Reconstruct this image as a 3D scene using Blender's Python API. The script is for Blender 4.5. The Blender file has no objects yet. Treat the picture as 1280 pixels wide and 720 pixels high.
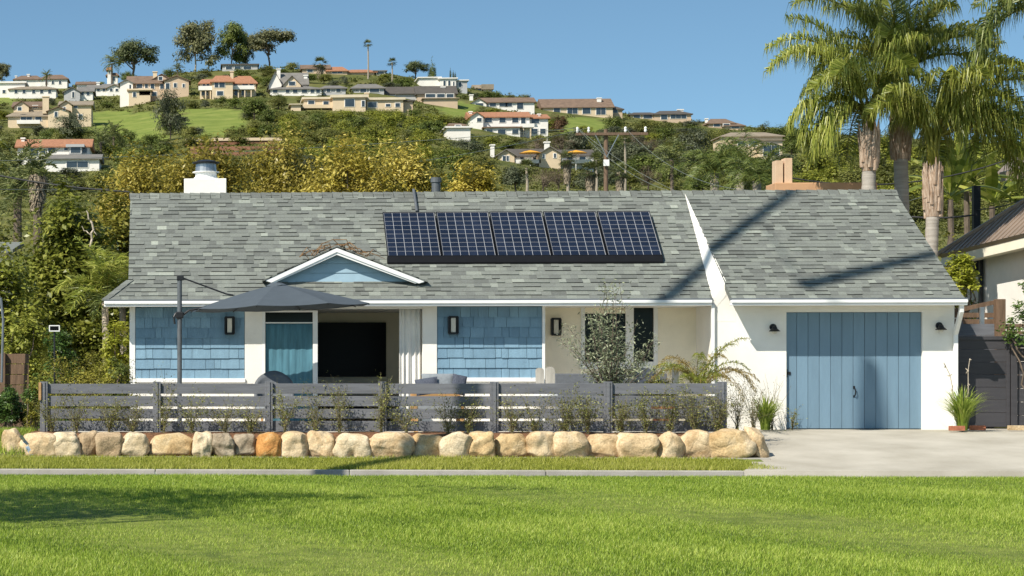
import bpy, math, random
import numpy as np
from mathutils import Vector, Matrix
from math import sin, cos, pi, radians

SC = bpy.context.scene
C = SC.collection
TH, F, PX0, PY0, EYE = radians(3.6), 2824.0, 72.0, 470.0, 0.97
CT, ST = cos(TH), sin(TH)


def P(px, py, d):
    """point of the place seen at photo pixel (px,py) standing d metres (world Y) in front of the camera"""
    u = (px - PX0) / F
    w = u * ST + CT
    return Vector((d * (u * CT - ST) / w, d - 42.0, EYE + d * (PY0 - py) / F / w))


def PX(px, d): return P(px, 470, d).x
def PZ(py, px, d): return P(px, py, d).z


# ------------------------------------------------------------------ materials
def new_mat(name):
    m = bpy.data.materials.new(name)
    m.use_nodes = True
    nt = m.node_tree
    for n in list(nt.nodes): nt.nodes.remove(n)
    out = nt.nodes.new('ShaderNodeOutputMaterial')
    return m, nt, out


def L(nt, a, b): nt.links.new(a, b)


def ramp(nt, stops, interp='LINEAR'):
    r = nt.nodes.new('ShaderNodeValToRGB')
    r.color_ramp.interpolation = interp
    el = r.color_ramp.elements
    while len(el) < len(stops): el.new(0.5)
    for e, (p, c) in zip(el, stops):
        e.position = p
        e.color = (*c, 1)
    return r


def pm(name, col, rough=.7, var=.12, scale=6.0, bump=0.0, bscale=60.0, metal=0.0, spec=.35, tone=None, objvar=0.0, col2=None, stretch=None, coat=0.0, detail=5):
    """surface material: colour broken up by noise, optional per-face tone ramp, optional bump"""
    m, nt, out = new_mat(name)
    b = nt.nodes.new('ShaderNodeBsdfPrincipled')
    b.inputs['Roughness'].default_value = rough
    b.inputs['Metallic'].default_value = metal
    b.inputs['Specular IOR Level'].default_value = spec
    if coat:
        b.inputs['Coat Weight'].default_value = coat
        b.inputs['Coat Roughness'].default_value = .05
    L(nt, b.outputs[0], out.inputs[0])
    tc = nt.nodes.new('ShaderNodeTexCoord')
    vec = tc.outputs['Object']
    if stretch:
        mp = nt.nodes.new('ShaderNodeMapping')
        mp.inputs['Scale'].default_value = stretch
        L(nt, vec, mp.inputs[0]); vec = mp.outputs[0]
    nz = nt.nodes.new('ShaderNodeTexNoise')
    nz.inputs['Scale'].default_value = scale
    nz.inputs['Detail'].default_value = detail
    nz.inputs['Roughness'].default_value = .6
    L(nt, vec, nz.inputs['Vector'])
    c2 = col2 or tuple(min(1, c * (1 + var)) for c in col)
    c1 = col if col2 else tuple(c * (1 - var) for c in col)
    rp = ramp(nt, [(.32, c1), (.68, c2)])
    L(nt, nz.outputs['Fac'], rp.inputs[0])
    cur = rp.outputs[0]
    if tone:
        at = nt.nodes.new('ShaderNodeAttribute'); at.attribute_name = 'tone'
        tr = ramp(nt, tone)
        L(nt, at.outputs['Fac'], tr.inputs[0])
        mx = nt.nodes.new('ShaderNodeMix'); mx.data_type = 'RGBA'; mx.blend_type = 'MULTIPLY'
        mx.inputs[0].default_value = 1
        L(nt, tr.outputs[0], mx.inputs[6]); L(nt, cur, mx.inputs[7])
        cur = mx.outputs[2]
    if objvar:
        oi = nt.nodes.new('ShaderNodeObjectInfo')
        mr = nt.nodes.new('ShaderNodeMapRange')
        mr.inputs['To Min'].default_value = 1 - objvar; mr.inputs['To Max'].default_value = 1 + objvar
        L(nt, oi.outputs['Random'], mr.inputs[0])
        mx = nt.nodes.new('ShaderNodeVectorMath'); mx.operation = 'SCALE'
        L(nt, cur, mx.inputs[0]); L(nt, mr.outputs[0], mx.inputs['Scale'])
        cur = mx.outputs[0]
    L(nt, cur, b.inputs['Base Color'])
    if bump:
        n2 = nt.nodes.new('ShaderNodeTexNoise')
        n2.inputs['Scale'].default_value = bscale; n2.inputs['Detail'].default_value = 6
        L(nt, vec, n2.inputs['Vector'])
        bp = nt.nodes.new('ShaderNodeBump'); bp.inputs['Strength'].default_value = bump
        bp.inputs['Distance'].default_value = .02
        L(nt, n2.outputs['Fac'], bp.inputs['Height']); L(nt, bp.outputs[0], b.inputs['Normal'])
    return m


def leafmat(name, dark, mid, light, trans=.3, rough=.5, objvar=.18, spec=.3):
    """leaf material: per-leaf tone, per-plant variation, light shining through"""
    m, nt, out = new_mat(name)
    at = nt.nodes.new('ShaderNodeAttribute'); at.attribute_name = 'tone'
    rp = ramp(nt, [(0, dark), (.5, mid), (1, light)])
    L(nt, at.outputs['Fac'], rp.inputs[0])
    oi = nt.nodes.new('ShaderNodeObjectInfo')
    mr = nt.nodes.new('ShaderNodeMapRange')
    mr.inputs['To Min'].default_value = 1 - objvar; mr.inputs['To Max'].default_value = 1 + objvar
    L(nt, oi.outputs['Random'], mr.inputs[0])
    mx = nt.nodes.new('ShaderNodeVectorMath'); mx.operation = 'SCALE'
    L(nt, rp.outputs[0], mx.inputs[0]); L(nt, mr.outputs[0], mx.inputs['Scale'])
    b = nt.nodes.new('ShaderNodeBsdfPrincipled')
    b.inputs['Roughness'].default_value = rough
    b.inputs['Specular IOR Level'].default_value = spec
    L(nt, mx.outputs[0], b.inputs['Base Color'])
    t = nt.nodes.new('ShaderNodeBsdfTranslucent')
    L(nt, mx.outputs[0], t.inputs[0])
    ms = nt.nodes.new('ShaderNodeMixShader'); ms.inputs[0].default_value = trans
    L(nt, b.outputs[0], ms.inputs[1]); L(nt, t.outputs[0], ms.inputs[2])
    L(nt, ms.outputs[0], out.inputs[0])
    return m


M = {}
# ------------------------------------------------------------------ mesh helpers
class MB:
    def __init__(s): s.v = []; s.f = []; s.t = []

    def add(s, v, f, t=.5):
        o = len(s.v)
        s.v.extend([tuple(p) for p in v])
        s.f.extend([tuple(i + o for i in q) for q in f])
        s.t.extend([t] * len(f))
        return s

    def box(s, x0, x1, y0, y1, z0, z1, t=.5):
        if x1 < x0: x0, x1 = x1, x0
        if y1 < y0: y0, y1 = y1, y0
        if z1 < z0: z0, z1 = z1, z0
        v = [(x0, y0, z0), (x1, y0, z0), (x1, y1, z0), (x0, y1, z0), (x0, y0, z1), (x1, y0, z1), (x1, y1, z1), (x0, y1, z1)]
        return s.add(v, [(3, 2, 1, 0), (4, 5, 6, 7), (0, 1, 5, 4), (1, 2, 6, 5), (2, 3, 7, 6), (3, 0, 4, 7)], t)

    def bbox(s, x0, x1, y0, y1, z0, z1, b=.01, t=.5):
        """box with chamfered edges"""
        bm = bmesh_box(x0, x1, y0, y1, z0, z1, b)
        return s.add(bm[0], bm[1], t)

    def hexa(s, p, t=.5):
        """8 corners: 0-3 bottom ring, 4-7 top ring"""
        return s.add(p, [(3, 2, 1, 0), (4, 5, 6, 7), (0, 1, 5, 4), (1, 2, 6, 5), (2, 3, 7, 6), (3, 0, 4, 7)], t)

    def prism(s, poly, vec, t=.5):
        n = len(poly)
        a = [Vector(p) for p in poly]; b = [p + Vector(vec) for p in a]
        f = [tuple(range(n - 1, -1, -1)), tuple(range(n, 2 * n))]
        f += [(i, (i + 1) % n, n + (i + 1) % n, n + i) for i in range(n)]
        return s.add(a + b, f, t)

    def tube(s, pts, rad, n=6, cap=True, t=.5):
        pts = [Vector(p) for p in pts]
        if not hasattr(rad, '__len__'): rad = [rad] * len(pts)
        v = []; prev = None
        for i, p in enumerate(pts):
            d = (pts[min(i + 1, len(pts) - 1)] - pts[max(i - 1, 0)])
            d = d.normalized() if d.length > 1e-9 else Vector((0, 0, 1))
            if prev is None:
                a = d.orthogonal().normalized()
            else:
                a = (prev - d * prev.dot(d))
                a = a.normalized() if a.length > 1e-6 else d.orthogonal().normalized()
            prev = a
            b = d.cross(a)
            for k in range(n):
                g = 2 * pi * k / n
                v.append(p + (a * cos(g) + b * sin(g)) * rad[i])
        f = []
        for i in range(len(pts) - 1):
            for k in range(n):
                k2 = (k + 1) % n
                f.append((i * n + k, i * n + k2, (i + 1) * n + k2, (i + 1) * n + k))
        if cap:
            f.append(tuple(range(n - 1, -1, -1)))
            f.append(tuple((len(pts) - 1) * n + k for k in range(n)))
        return s.add(v, f, t)

    def lathe(s, prof, n=16, at=(0, 0, 0), t=.5):
        v = []
        for r, z in prof:
            for k in range(n):
                g = 2 * pi * k / n
                v.append((at[0] + r * cos(g), at[1] + r * sin(g), at[2] + z))
        f = []
        for i in range(len(prof) - 1):
            for k in range(n):
                k2 = (k + 1) % n
                f.append((i * n + k, i * n + k2, (i + 1) * n + k2, (i + 1) * n + k))
        f.append(tuple(range(n - 1, -1, -1)))
        f.append(tuple((len(prof) - 1) * n + k for k in range(n)))
        return s.add(v, f, t)

    def mesh(s, name, mat, smooth=False):
        me = bpy.data.meshes.new(name)
        me.from_pydata(s.v, [], s.f)
        a = me.attributes.new('tone', 'FLOAT', 'FACE')
        a.data.foreach_set('value', np.array(s.t, dtype=np.float32))
        if smooth: me.polygons.foreach_set('use_smooth', [True] * len(s.f))
        if mat: me.materials.append(mat)
        me.update()
        return me

    def build(s, name, mat, parent=None, smooth=False):
        return link(name, s.mesh(name, mat, smooth), parent)


import bmesh
def bmesh_box(x0, x1, y0, y1, z0, z1, b):
    bm = bmesh.new()
    bmesh.ops.create_cube(bm, size=1)
    for v in bm.verts:
        v.co = Vector(((x0 + x1) / 2 + v.co.x * (x1 - x0), (y0 + y1) / 2 + v.co.y * (y1 - y0), (z0 + z1) / 2 + v.co.z * (z1 - z0)))
    bmesh.ops.bevel(bm, geom=list(bm.edges), offset=b, segments=2, profile=.6, affect='EDGES')
    bm.verts.index_update()
    r = [tuple(v.co) for v in bm.verts], [tuple(v.index for v in f.verts) for f in bm.faces]
    bm.free()
    return r


def link(name, me, parent=None):
    o = bpy.data.objects.new(name, me)
    C.objects.link(o)
    if parent is not None: 
        o.parent = parent
        # geometry is written in world space; the parent has no rotation of its own at this point
        o.matrix_parent_inverse = Matrix.Translation(-Vector(parent.location)) if parent.get('world_parts') else Matrix()
    return o


def tag(o, label=None, cat=None, group=None, kind=None):
    if label: o['label'] = label
    if cat: o['category'] = cat
    if group: o['group'] = group
    if kind: o['kind'] = kind
    return o


def thing(name, label, cat, loc=(0, 0, 0), group=None, world=True):
    """an Empty at the thing's base; with world=True its parts are written in world coordinates"""
    o = bpy.data.objects.new(name, None)
    o.empty_display_size = .2
    C.objects.link(o)
    o.location = loc
    if world: o['world_parts'] = 1
    return tag(o, label, cat, group)


def struct(name, mb, mat, smooth=False):
    o = mb.build(name, mat, None, smooth)
    o['kind'] = 'structure'
    return o


def copy_tree(o, parent=None, link_mats=None):
    c = o.copy(); C.objects.link(c)
    if parent is not None: c.parent = parent
    for ch in list(o.children): copy_tree(ch, c)
    return c


def poly_mesh(name, verts, loops_per, mat, tones, smooth=False):
    """fast builder: verts (n*k,3) in faces of k corners"""
    n = len(verts) // loops_per
    me = bpy.data.meshes.new(name)
    me.vertices.add(len(verts)); me.vertices.foreach_set('co', np.asarray(verts, dtype=np.float32).ravel())
    me.loops.add(n * loops_per); me.loops.foreach_set('vertex_index', np.arange(n * loops_per, dtype=np.int32))
    me.polygons.add(n); me.polygons.foreach_set('loop_start', np.arange(0, n * loops_per, loops_per, dtype=np.int32))
    me.update(calc_edges=True)
    a = me.attributes.new('tone', 'FLOAT', 'FACE'); a.data.foreach_set('value', np.asarray(tones, dtype=np.float32))
    if mat: me.materials.append(mat)
    return me


def leaf_verts(pts, size, rng, aspect=.45, up=.35, droop=0., out=None, svar=.35):
    n = len(pts)
    nr = rng.normal(size=(n, 3)); nr[:, 2] = np.abs(nr[:, 2]) + up * 2
    if out is not None: nr += out * .9
    nr /= np.linalg.norm(nr, axis=1)[:, None]
    t = rng.normal(size=(n, 3)); t[:, 2] -= droop * 2.2
    t -= nr * np.sum(t * nr, axis=1)[:, None]
    t /= np.linalg.norm(t, axis=1)[:, None] + 1e-9
    b = np.cross(nr, t)
    s = (size * (1 + svar * rng.uniform(-1, 1, n)))[:, None]
    v = np.empty((n, 4, 3))
    v[:, 0] = pts - t * s * .5
    v[:, 1] = pts + b * s * aspect * .5 + nr * s * .06
    v[:, 2] = pts + t * s * .5
    v[:, 3] = pts - b * s * aspect * .5 + nr * s * .06
    return v.reshape(-1, 3)


def crown_points(rng, lobes, n, clumps=60, csize=.16, shell=.55, flat=.8):
    """leaf positions in clumps spread through ellipsoid lobes (cx,cy,cz,rx,ry,rz)"""
    lobes = np.array(lobes, float)
    wt = (lobes[:, 3] * lobes[:, 4] * lobes[:, 5]) ** .67; wt /= wt.sum()
    li = rng.choice(len(lobes), clumps, p=wt)
    d = rng.normal(size=(clumps, 3)); d /= np.linalg.norm(d, axis=1)[:, None]
    d[:, 2] = np.where(d[:, 2] < -.55, -d[:, 2] * .6, d[:, 2])
    r = shell + (1 - shell) * rng.uniform(0, 1, clumps) ** .6
    cc = lobes[li, :3] + d * r[:, None] * lobes[li, 3:]
    cs = csize * (.6 + .8 * rng.uniform(0, 1, clumps)) * (lobes[li, 3:].mean(axis=1))
    ct = rng.uniform(0, 1, clumps)
    w = cs ** 1.6; w /= w.sum()
    k = rng.choice(clumps, n, p=w)
    off = rng.normal(size=(n, 3)); off[:, 2] *= flat
    pts = cc[k] + np.clip(off, -2.0, 2.0) * cs[k][:, None] * .6
    tone = np.clip(.15 + .45 * ct[k] + .4 * rng.uniform(0, 1, n), 0, 1)
    o = pts - lobes[li[k], :3]; o /= np.linalg.norm(o, axis=1)[:, None] + 1e-6
    return pts, tone, o, cc


def crown_mesh(name, seed, lobes, n, leaf, mat, clumps=60, csize=.3, shell=.55, aspect=.5, up=.35, droop=0., flat=.8, outw=1.0):
    rng = np.random.default_rng(seed)
    pts, tone, o, cc = crown_points(rng, lobes, n, clumps, csize, shell, flat)
    return poly_mesh(name, leaf_verts(pts, leaf, rng, aspect, up, droop, o * outw), 4, mat, tone), cc


def limb_mb(mb, base, tip, r0, r1, rng, bend=.12, n=5, sides=6):
    base, tip = Vector(base), Vector(tip)
    ln = (tip - base).length
    pts = []
    for i in range(n + 1):
        f = i / n
        p = base.lerp(tip, f)
        if 0 < i < n: p += Vector(rng.normal(size=3)) * ln * bend * .35
        pts.append(p)
    mb.tube(pts, [r0 + (r1 - r0) * (i / n) for i in range(n + 1)], sides)
    return pts
# ------------------------------------------------------------------ material library
WHITE = M['white'] = pm('white_stucco', (.82, .79, .735), .85, .07, 1.4, .25, 90)
M['trim'] = pm('white_trim', (.80, .80, .79), .45, .03, 4)
M['cream'] = pm('porch_stucco', (.90, .83, .68), .85, .05, 3, .2, 90)
M['bluewall'] = pm('blue_shingle', (.168, .285, .385), .65, .10, 9, .25, 50, tone=[(0, (.82, .84, .86)), (1, (1.12, 1.1, 1.08))], stretch=(1, 1, .25))
M['bluedoor'] = pm('blue_painted_wood', (.155, .245, .325), .55, .07, 5, .15, 40, stretch=(1, 1, .2), tone=[(0, (.93, .93, .93)), (1, (1.05, 1.05, 1.05))])
M['bluegable'] = pm('pale_blue_board', (.30, .43, .52), .6, .06, 5)
M['shingle'] = pm('asphalt_shingle', (.96, .945, .89), .95, .2, 38, .35, 160, spec=.12,
                  tone=[(0, (.065, .068, .066)), (.06, (.12, .128, .122)), (.3, (.175, .188, .178)), (.6, (.22, .238, .218)), (.85, (.29, .315, .285)), (1, (.36, .39, .345))])
M['darkmetal'] = pm('dark_metal', (.022, .023, .026), .45, .1, 8, metal=.3)
M['drip'] = pm('grey_drip_edge', (.13, .15, .17), .5, .08, 8)
M['glass'] = pm('dark_window_glass', (.010, .014, .013), .12, .1, 2, spec=.12)
M['lampglass'] = pm('frosted_lamp_glass', (.62, .58, .50), .25, .08, 6)
M['black'] = pm('black_screen', (.006, .006, .007), .3, .05, 3, spec=.08)
M['cell'] = pm('solar_cell', (.009, .013, .027), .15, .3, 3, spec=.4, tone=[(0, (.75, .8, .85)), (1, (1.25, 1.2, 1.15))])
M['cellline'] = pm('solar_grid_line', (.36, .37, .39), .4, .05, 5)
M['panelblack'] = pm('panel_skirt', (.012, .012, .014), .4, .1, 5, spec=.15)
M['fence'] = pm('grey_painted_wood', (.148, .153, .168), .7, .16, 7, .2, 60, stretch=(.3, 1, 3), tone=[(0, (.92, .92, .93)), (1, (1.1, 1.1, 1.1))])
M['gate'] = pm('charcoal_board', (.052, .050, .055), .6, .12, 6, .15, 50, stretch=(.3, 1, 3), tone=[(0, (.9, .9, .9)), (1, (1.12, 1.12, 1.12))])
M['brown'] = pm('weathered_brown_wood', (.15, .095, .06), .8, .3, 5, .3, 40, stretch=(3, 3, .4))
M['umbrella'] = pm('charcoal_fabric', (.066, .082, .098), .85, .06, 6, .1, 200)
M['teal'] = pm('teal_curtain', (.075, .19, .25), .9, .2, 9, .1, 100, stretch=(2, 2, .25))
M['linen'] = pm('white_curtain', (.74, .72, .68), .9, .05, 5)
M['olivewall'] = pm('olive_room_wall', (.76, .71, .57), .85, .04, 3)
M['woodlight'] = pm('honey_wood', (.42, .25, .11), .6, .2, 5, stretch=(.4, 3, 3))
M['cushion'] = pm('grey_cushion', (.22, .24, .26), .9, .1, 30, .15, 120)
M['navy'] = pm('navy_striped_fabric', (.03, .038, .06), .9, .1, 10, stretch=(12, 3, 3), col2=(.10, .11, .14))
M['sofa'] = pm('slate_fabric', (.13, .14, .155), .9, .1, 20, .1, 100)
M['concrete'] = pm('driveway_concrete', (.345, .315, .255), .9, .16, .9, .2, 90, col2=(.475, .44, .37), detail=9)
M['kerb'] = pm('kerb_concrete', (.33, .31, .27), .9, .18, 3, .25, 70, col2=(.43, .405, .36), detail=9)
M['asphalt'] = pm('street_asphalt', (.05, .05, .052), .95, .2, 8, .3, 150)
M['mulch'] = pm('bark_mulch', (.07, .035, .018), .95, .5, 30, .6, 60, col2=(.24, .115, .055))
M['patio'] = pm('patio_paving', (.58, .53, .45), .9, .12, 3, .2, 60)
M['soil'] = pm('yard_soil', (.10, .085, .05), .95, .3, 4, .4, 30, col2=(.16, .14, .08))
M['metal'] = pm('galvanised_metal', (.40, .41, .42), .35, .15, 4, metal=.8)
M['greymetal'] = pm('dark_grey_flue', (.12, .13, .14), .5, .15, 6, metal=.3)
M['peach'] = pm('peach_stucco', (.50, .29, .16), .85, .1, 3, .2, 60)
M['peachlight'] = pm('pale_clay', (.62, .44, .30), .85, .1, 3, .2, 60)
M['stem'] = pm('green_brown_stem', (.17, .145, .075), .9, .3, 30)
M['twig'] = pm('dry_twig', (.20, .12, .06), .9, .35, 30)
M['paletwig'] = pm('pale_dead_wood', (.42, .36, .28), .9, .2, 20)
M['bark'] = pm('grey_brown_bark', (.13, .10, .075), .9, .35, 12, .5, 30, stretch=(2, 2, .5), objvar=.2)
M['palebark'] = pm('pale_bark', (.32, .27, .21), .9, .3, 12, .4, 30, stretch=(2, 2, .5))
M['palmtrunk'] = pm('ringed_palm_bark', (.30, .265, .23), .9, .3, 3, .5, 30, stretch=(.5, .5, 6), col2=(.46, .42, .37))
M['boot'] = pm('palm_leaf_base', (.22, .13, .075), .9, .5, 7, .5, 30, stretch=(5, 5, .8), col2=(.52, .42, .33))
M['skirt'] = pm('dead_palm_skirt', (.26, .21, .15), .9, .3, 10, tone=[(0, (.5, .5, .5)), (1, (1.2, 1.2, 1.2))])
M['pole'] = pm('creosoted_pole', (.16, .105, .07), .9, .3, 8, .3, 30, stretch=(4, 4, .3))
M['wire'] = pm('weathered_cable', (.15, .17, .155), .6, .1, 5)
M['darkwire'] = pm('black_cable', (.03, .03, .03), .6, .1, 5)
M['brownmetal'] = pm('bronze_metal_roof', (.27, .21, .165), .5, .12, 2, metal=.15)
M['terracotta'] = pm('terracotta_pot', (.38, .16, .08), .8, .15, 8)
M['brick'] = pm('red_brick', (.36, .13, .07), .9, .25, 14, .3, 60)
M['orange'] = pm('orange_fabric', (.62, .30, .03), .8, .1, 5)
M['bluestrip'] = pm('pale_blue_strip', (.22, .34, .48), .6, .3, 26, col2=(.62, .68, .74))
# foliage
M['lawn'] = leafmat('lawn_blade', (.065, .13, .012), (.30, .415, .045), (.60, .64, .165), .35, .45, 0)
M['verge'] = leafmat('verge_blade', (.20, .23, .03), (.37, .40, .06), (.56, .52, .17), .35, .5, 0)
M['sward'] = pm('lawn_ground', (.08, .11, .014), .95, .3, 3, .3, 30, col2=(.20, .23, .04))
M['oak'] = leafmat('oak_leaf', (.045, .062, .013), (.11, .145, .028), (.21, .24, .055))
M['olive'] = leafmat('olive_scrub_leaf', (.07, .08, .02), (.16, .17, .038), (.28, .275, .075))
M['grove'] = leafmat('yellow_green_grove_leaf', (.08, .10, .012), (.21, .23, .03), (.37, .37, .06))
M['greyleaf'] = leafmat('grey_green_leaf', (.055, .064, .035), (.105, .12, .065), (.18, .19, .115))
M['brownleaf'] = leafmat('bare_brown_brush', (.075, .055, .035), (.14, .105, .065), (.23, .18, .12), .1)
M['pine'] = leafmat('dark_pine_needle', (.035, .05, .02), (.085, .108, .04), (.16, .18, .07))
M['euc'] = leafmat('eucalyptus_leaf', (.065, .07, .03), (.155, .16, .07), (.27, .26, .125))
M['redleaf'] = leafmat('russet_leaf', (.05, .03, .015), (.11, .06, .03), (.17, .10, .05))
M['yellowtree'] = leafmat('yellowing_sycamore_leaf', (.10, .085, .014), (.31, .26, .036), (.66, .55, .15), .35, .4)
M['near'] = leafmat('glossy_garden_leaf', (.045, .06, .010), (.185, .21, .03), (.42, .42, .085), .3, .35)
M['ivy'] = leafmat('ivy_leaf', (.02, .045, .010), (.065, .12, .022), (.16, .23, .055), .25, .35)
M['hedgeyellow'] = leafmat('tawny_hedge_leaf', (.075, .075, .012), (.215, .205, .028), (.38, .34, .065))
M['lime'] = leafmat('lime_leaf', (.10, .12, .012), (.26, .29, .03), (.46, .45, .08), .4)
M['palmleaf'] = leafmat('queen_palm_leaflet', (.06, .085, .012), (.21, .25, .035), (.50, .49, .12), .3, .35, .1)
M['palmdark'] = leafmat('dark_palm_leaflet', (.035, .055, .014), (.11, .145, .032), (.25, .28, .08), .25, .4, .1)  # palm leaf material in a darker green
M['palmdry'] = leafmat('drying_palm_leaflet', (.16, .11, .03), (.30, .22, .06), (.42, .33, .12), .25, .5, .1)
M['farpalm'] = leafmat('far_palm_leaf', (.045, .06, .02), (.12, .14, .04), (.26, .27, .10), .2)
M['oliveleaf'] = leafmat('silver_olive_leaf', (.085, .105, .055), (.20, .23, .13), (.40, .42, .28), .2, .45)
M['fenceplant'] = leafmat('sparse_vine_leaf', (.07, .08, .022), (.19, .205, .05), (.38, .38, .11), .25)
M['flax'] = leafmat('strap_leaf', (.10, .15, .02), (.25, .33, .05), (.46, .50, .14), .35, .35)
M['scrub'] = leafmat('hill_scrub_leaf', (.055, .062, .016), (.12, .13, .028), (.21, .21, .055))

# ------------------------------------------------------------------ camera, light, sky
cam = bpy.data.cameras.new('camera'); co = bpy.data.objects.new('camera', cam); C.objects.link(co)
co.location = (0, -42, EYE); co.rotation_euler = (pi / 2, 0, TH)
cam.sensor_width = 36; cam.lens = F / 1280 * 36
cam.shift_x = (640 - PX0) / 1280; cam.shift_y = (PY0 - 360) / 1280
cam.clip_start = .5; cam.clip_end = 6000
SC.camera = co
AZ, EL = radians(46), radians(45)
SUN = Vector((-sin(AZ) * cos(EL), -cos(AZ) * cos(EL), sin(EL)))      # towards the sun: behind the camera, left
sl = bpy.data.lights.new('sun', 'SUN'); so = bpy.data.objects.new('sun', sl); C.objects.link(so)
sl.energy = 4.6; sl.angle = radians(.42); sl.color = (1, .935, .82)
so.rotation_euler = SUN.to_track_quat('Z', 'Y').to_euler()
so.location = SUN * 60
w = bpy.data.worlds.new('World'); SC.world = w; w.use_nodes = True
nt = w.node_tree
bg = nt.nodes['Background']
sky = nt.nodes.new('ShaderNodeTexSky'); sky.sky_type = 'NISHITA'; sky.sun_disc = False
sky.sun_elevation = EL; sky.sun_rotation = math.atan2(SUN.x, SUN.y)
sky.altitude = 0; sky.air_density = 1.0; sky.dust_density = .8; sky.ozone_density = 1.6
tc = nt.nodes.new('ShaderNodeTexCoord'); mp = nt.nodes.new('ShaderNodeVectorMath'); mp.operation = 'MULTIPLY_ADD'
mp.inputs[1].default_value = (1, 1, 1.7); mp.inputs[2].default_value = (0, 0, .07)
L(nt, tc.outputs['Generated'], mp.inputs[0]); L(nt, mp.outputs[0], sky.inputs['Vector'])
tn_ = nt.nodes.new('ShaderNodeVectorMath'); tn_.operation = 'MULTIPLY'; tn_.inputs[1].default_value = (.82, 1.0, .965)
L(nt, sky.outputs[0], tn_.inputs[0]); L(nt, tn_.outputs[0], bg.inputs[0]); bg.inputs[1].default_value = .108
vs = SC.view_settings
vs.view_transform = 'Standard'; vs.look = 'None'; vs.exposure = .52; vs.gamma = 1; vs.use_curve_mapping = False
SC.render.engine = 'CYCLES'
SC.cycles.max_bounces = 6; SC.cycles.transparent_max_bounces = 8; SC.cycles.diffuse_bounces = 5

# ------------------------------------------------------------------ terrain
A_X = [-700, -300, 0, 80, 150, 230, 320, 400, 470, 520, 600, 680, 760, 860, 930, 980, 1280, 2000]
A_Y = [325, 345, 362, 362, 365, 380, 385, 384, 382, 372, 358, 341, 331, 319, 313, 307, 288, 240]
R_R = [-.07, .3, .5, .64, .75, .85, .95, 1.0]
R_D = [110, 160, 230, 330, 430, 520, 620, 690]
def A_of(px): return float(np.interp(px, A_X, A_Y))
def ter_d(px, py): return float(np.interp((PY0 - py) / A_of(px), R_R, R_D))
def ter_e(px, d):
    u = (px - PX0) / F; w_ = u * ST + CT
    flat = -EYE * F * w_ / d
    if d <= 110: return flat
    a = A_of(px)
    if d > 690: return a - (d - 690) * .22
    r0 = flat / a if d < 111 else 0
    e110 = -EYE * F * w_ / 110
    if d < 160: 
        t = (d - 110) / 50; return e110 + (a * .3 - e110) * t
    return float(np.interp(d, R_D, R_R)) * a
def ground(px, d): return P(px, PY0 - ter_e(px, d), d)
def on_hill(px, py):
    d = ter_d(px, py)
    return P(px, py, d), d

LAWNS = [(108, 205, 140, 176, 0), (225, 306, 136, 172, 0), (548, 592, 132, 160, 0), (702, 760, 148, 170, 0), (566, 600, 128, 150, 0), (-90, 20, 118, 130, 0)]
pxs = sorted(set(list(range(-700, 0, 50)) + list(range(0, 1281, 8)) + list(range(1280, 2001, 60))))
ds = [41.6, 46, 52, 60, 75, 95, 110, 125, 142, 160, 180, 205, 230, 260, 290] + list(range(310, 700, 6)) + [700, 730, 770, 830, 900, 1000, 1150]
tv = []; lawnv = []
rngT = np.random.default_rng(5)
for d in ds:
    for px in pxs:
        p = ground(px, d)
        if d <= 95: p.z = -.05 if d > 43 else -.15
        tv.append(p)
        py = PY0 - ter_e(px, d); m_ = 0
        jx = 6 * sin(px * .31 + d * .05) + 5 * sin(d * .21)
        for (x0, x1, y0, y1, _) in LAWNS:
            if x0 < px + jx < x1 and y0 < py + jx * .3 < y1: m_ = 1
        lawnv.append(m_)
nx = len(pxs)
tf = [(j * nx + i, j * nx + i + 1, (j + 1) * nx + i + 1, (j + 1) * nx + i) for j in range(len(ds) - 1) for i in range(nx - 1)]
me = bpy.data.meshes.new('terrain'); me.from_pydata(tv, [], tf)
at = me.attributes.new('turf', 'FLOAT', 'POINT'); at.data.foreach_set('value', np.array(lawnv, dtype=np.float32))
me.polygons.foreach_set('use_smooth', [True] * len(tf))
m, ntm, out = new_mat('hillside_ground')
b = ntm.nodes.new('ShaderNodeBsdfPrincipled'); b.inputs['Roughness'].default_value = .95; b.inputs['Specular IOR Level'].default_value = .1
tcn = ntm.nodes.new('ShaderNodeTexCoord')
n1 = ntm.nodes.new('ShaderNodeTexNoise'); n1.inputs['Scale'].default_value = .09; n1.inputs['Detail'].default_value = 9; n1.inputs['Roughness'].default_value = .7
L(ntm, tcn.outputs['Object'], n1.inputs['Vector'])
r1 = ramp(ntm, [(.3, (.05, .06, .016)), (.48, (.10, .11, .03)), (.6, (.15, .14, .05)), (.75, (.09, .11, .022))])
L(ntm, n1.outputs['Fac'], r1.inputs[0])
n2 = ntm.nodes.new('ShaderNodeTexNoise'); n2.inputs['Scale'].default_value = .16; n2.inputs['Detail'].default_value = 9; n2.inputs['Roughness'].default_value = .7
L(ntm, tcn.outputs['Object'], n2.inputs['Vector'])
r2 = ramp(ntm, [(.3, (.105, .145, .03)), (.5, (.17, .21, .045)), (.7, (.24, .25, .07))])
L(ntm, n2.outputs['Fac'], r2.inputs[0])
aa = ntm.nodes.new('ShaderNodeAttribute'); aa.attribute_name = 'turf'
mx = ntm.nodes.new('ShaderNodeMix'); mx.data_type = 'RGBA'
L(ntm, aa.outputs['Fac'], mx.inputs[0]); L(ntm, r1.outputs[0], mx.inputs[6]); L(ntm, r2.outputs[0], mx.inputs[7])
L(ntm, mx.outputs[2], b.inputs['Base Color']); L(ntm, b.outputs[0], out.inputs[0])
me.materials.append(m)
o = link('terrain', me); o['kind'] = 'structure'

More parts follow.
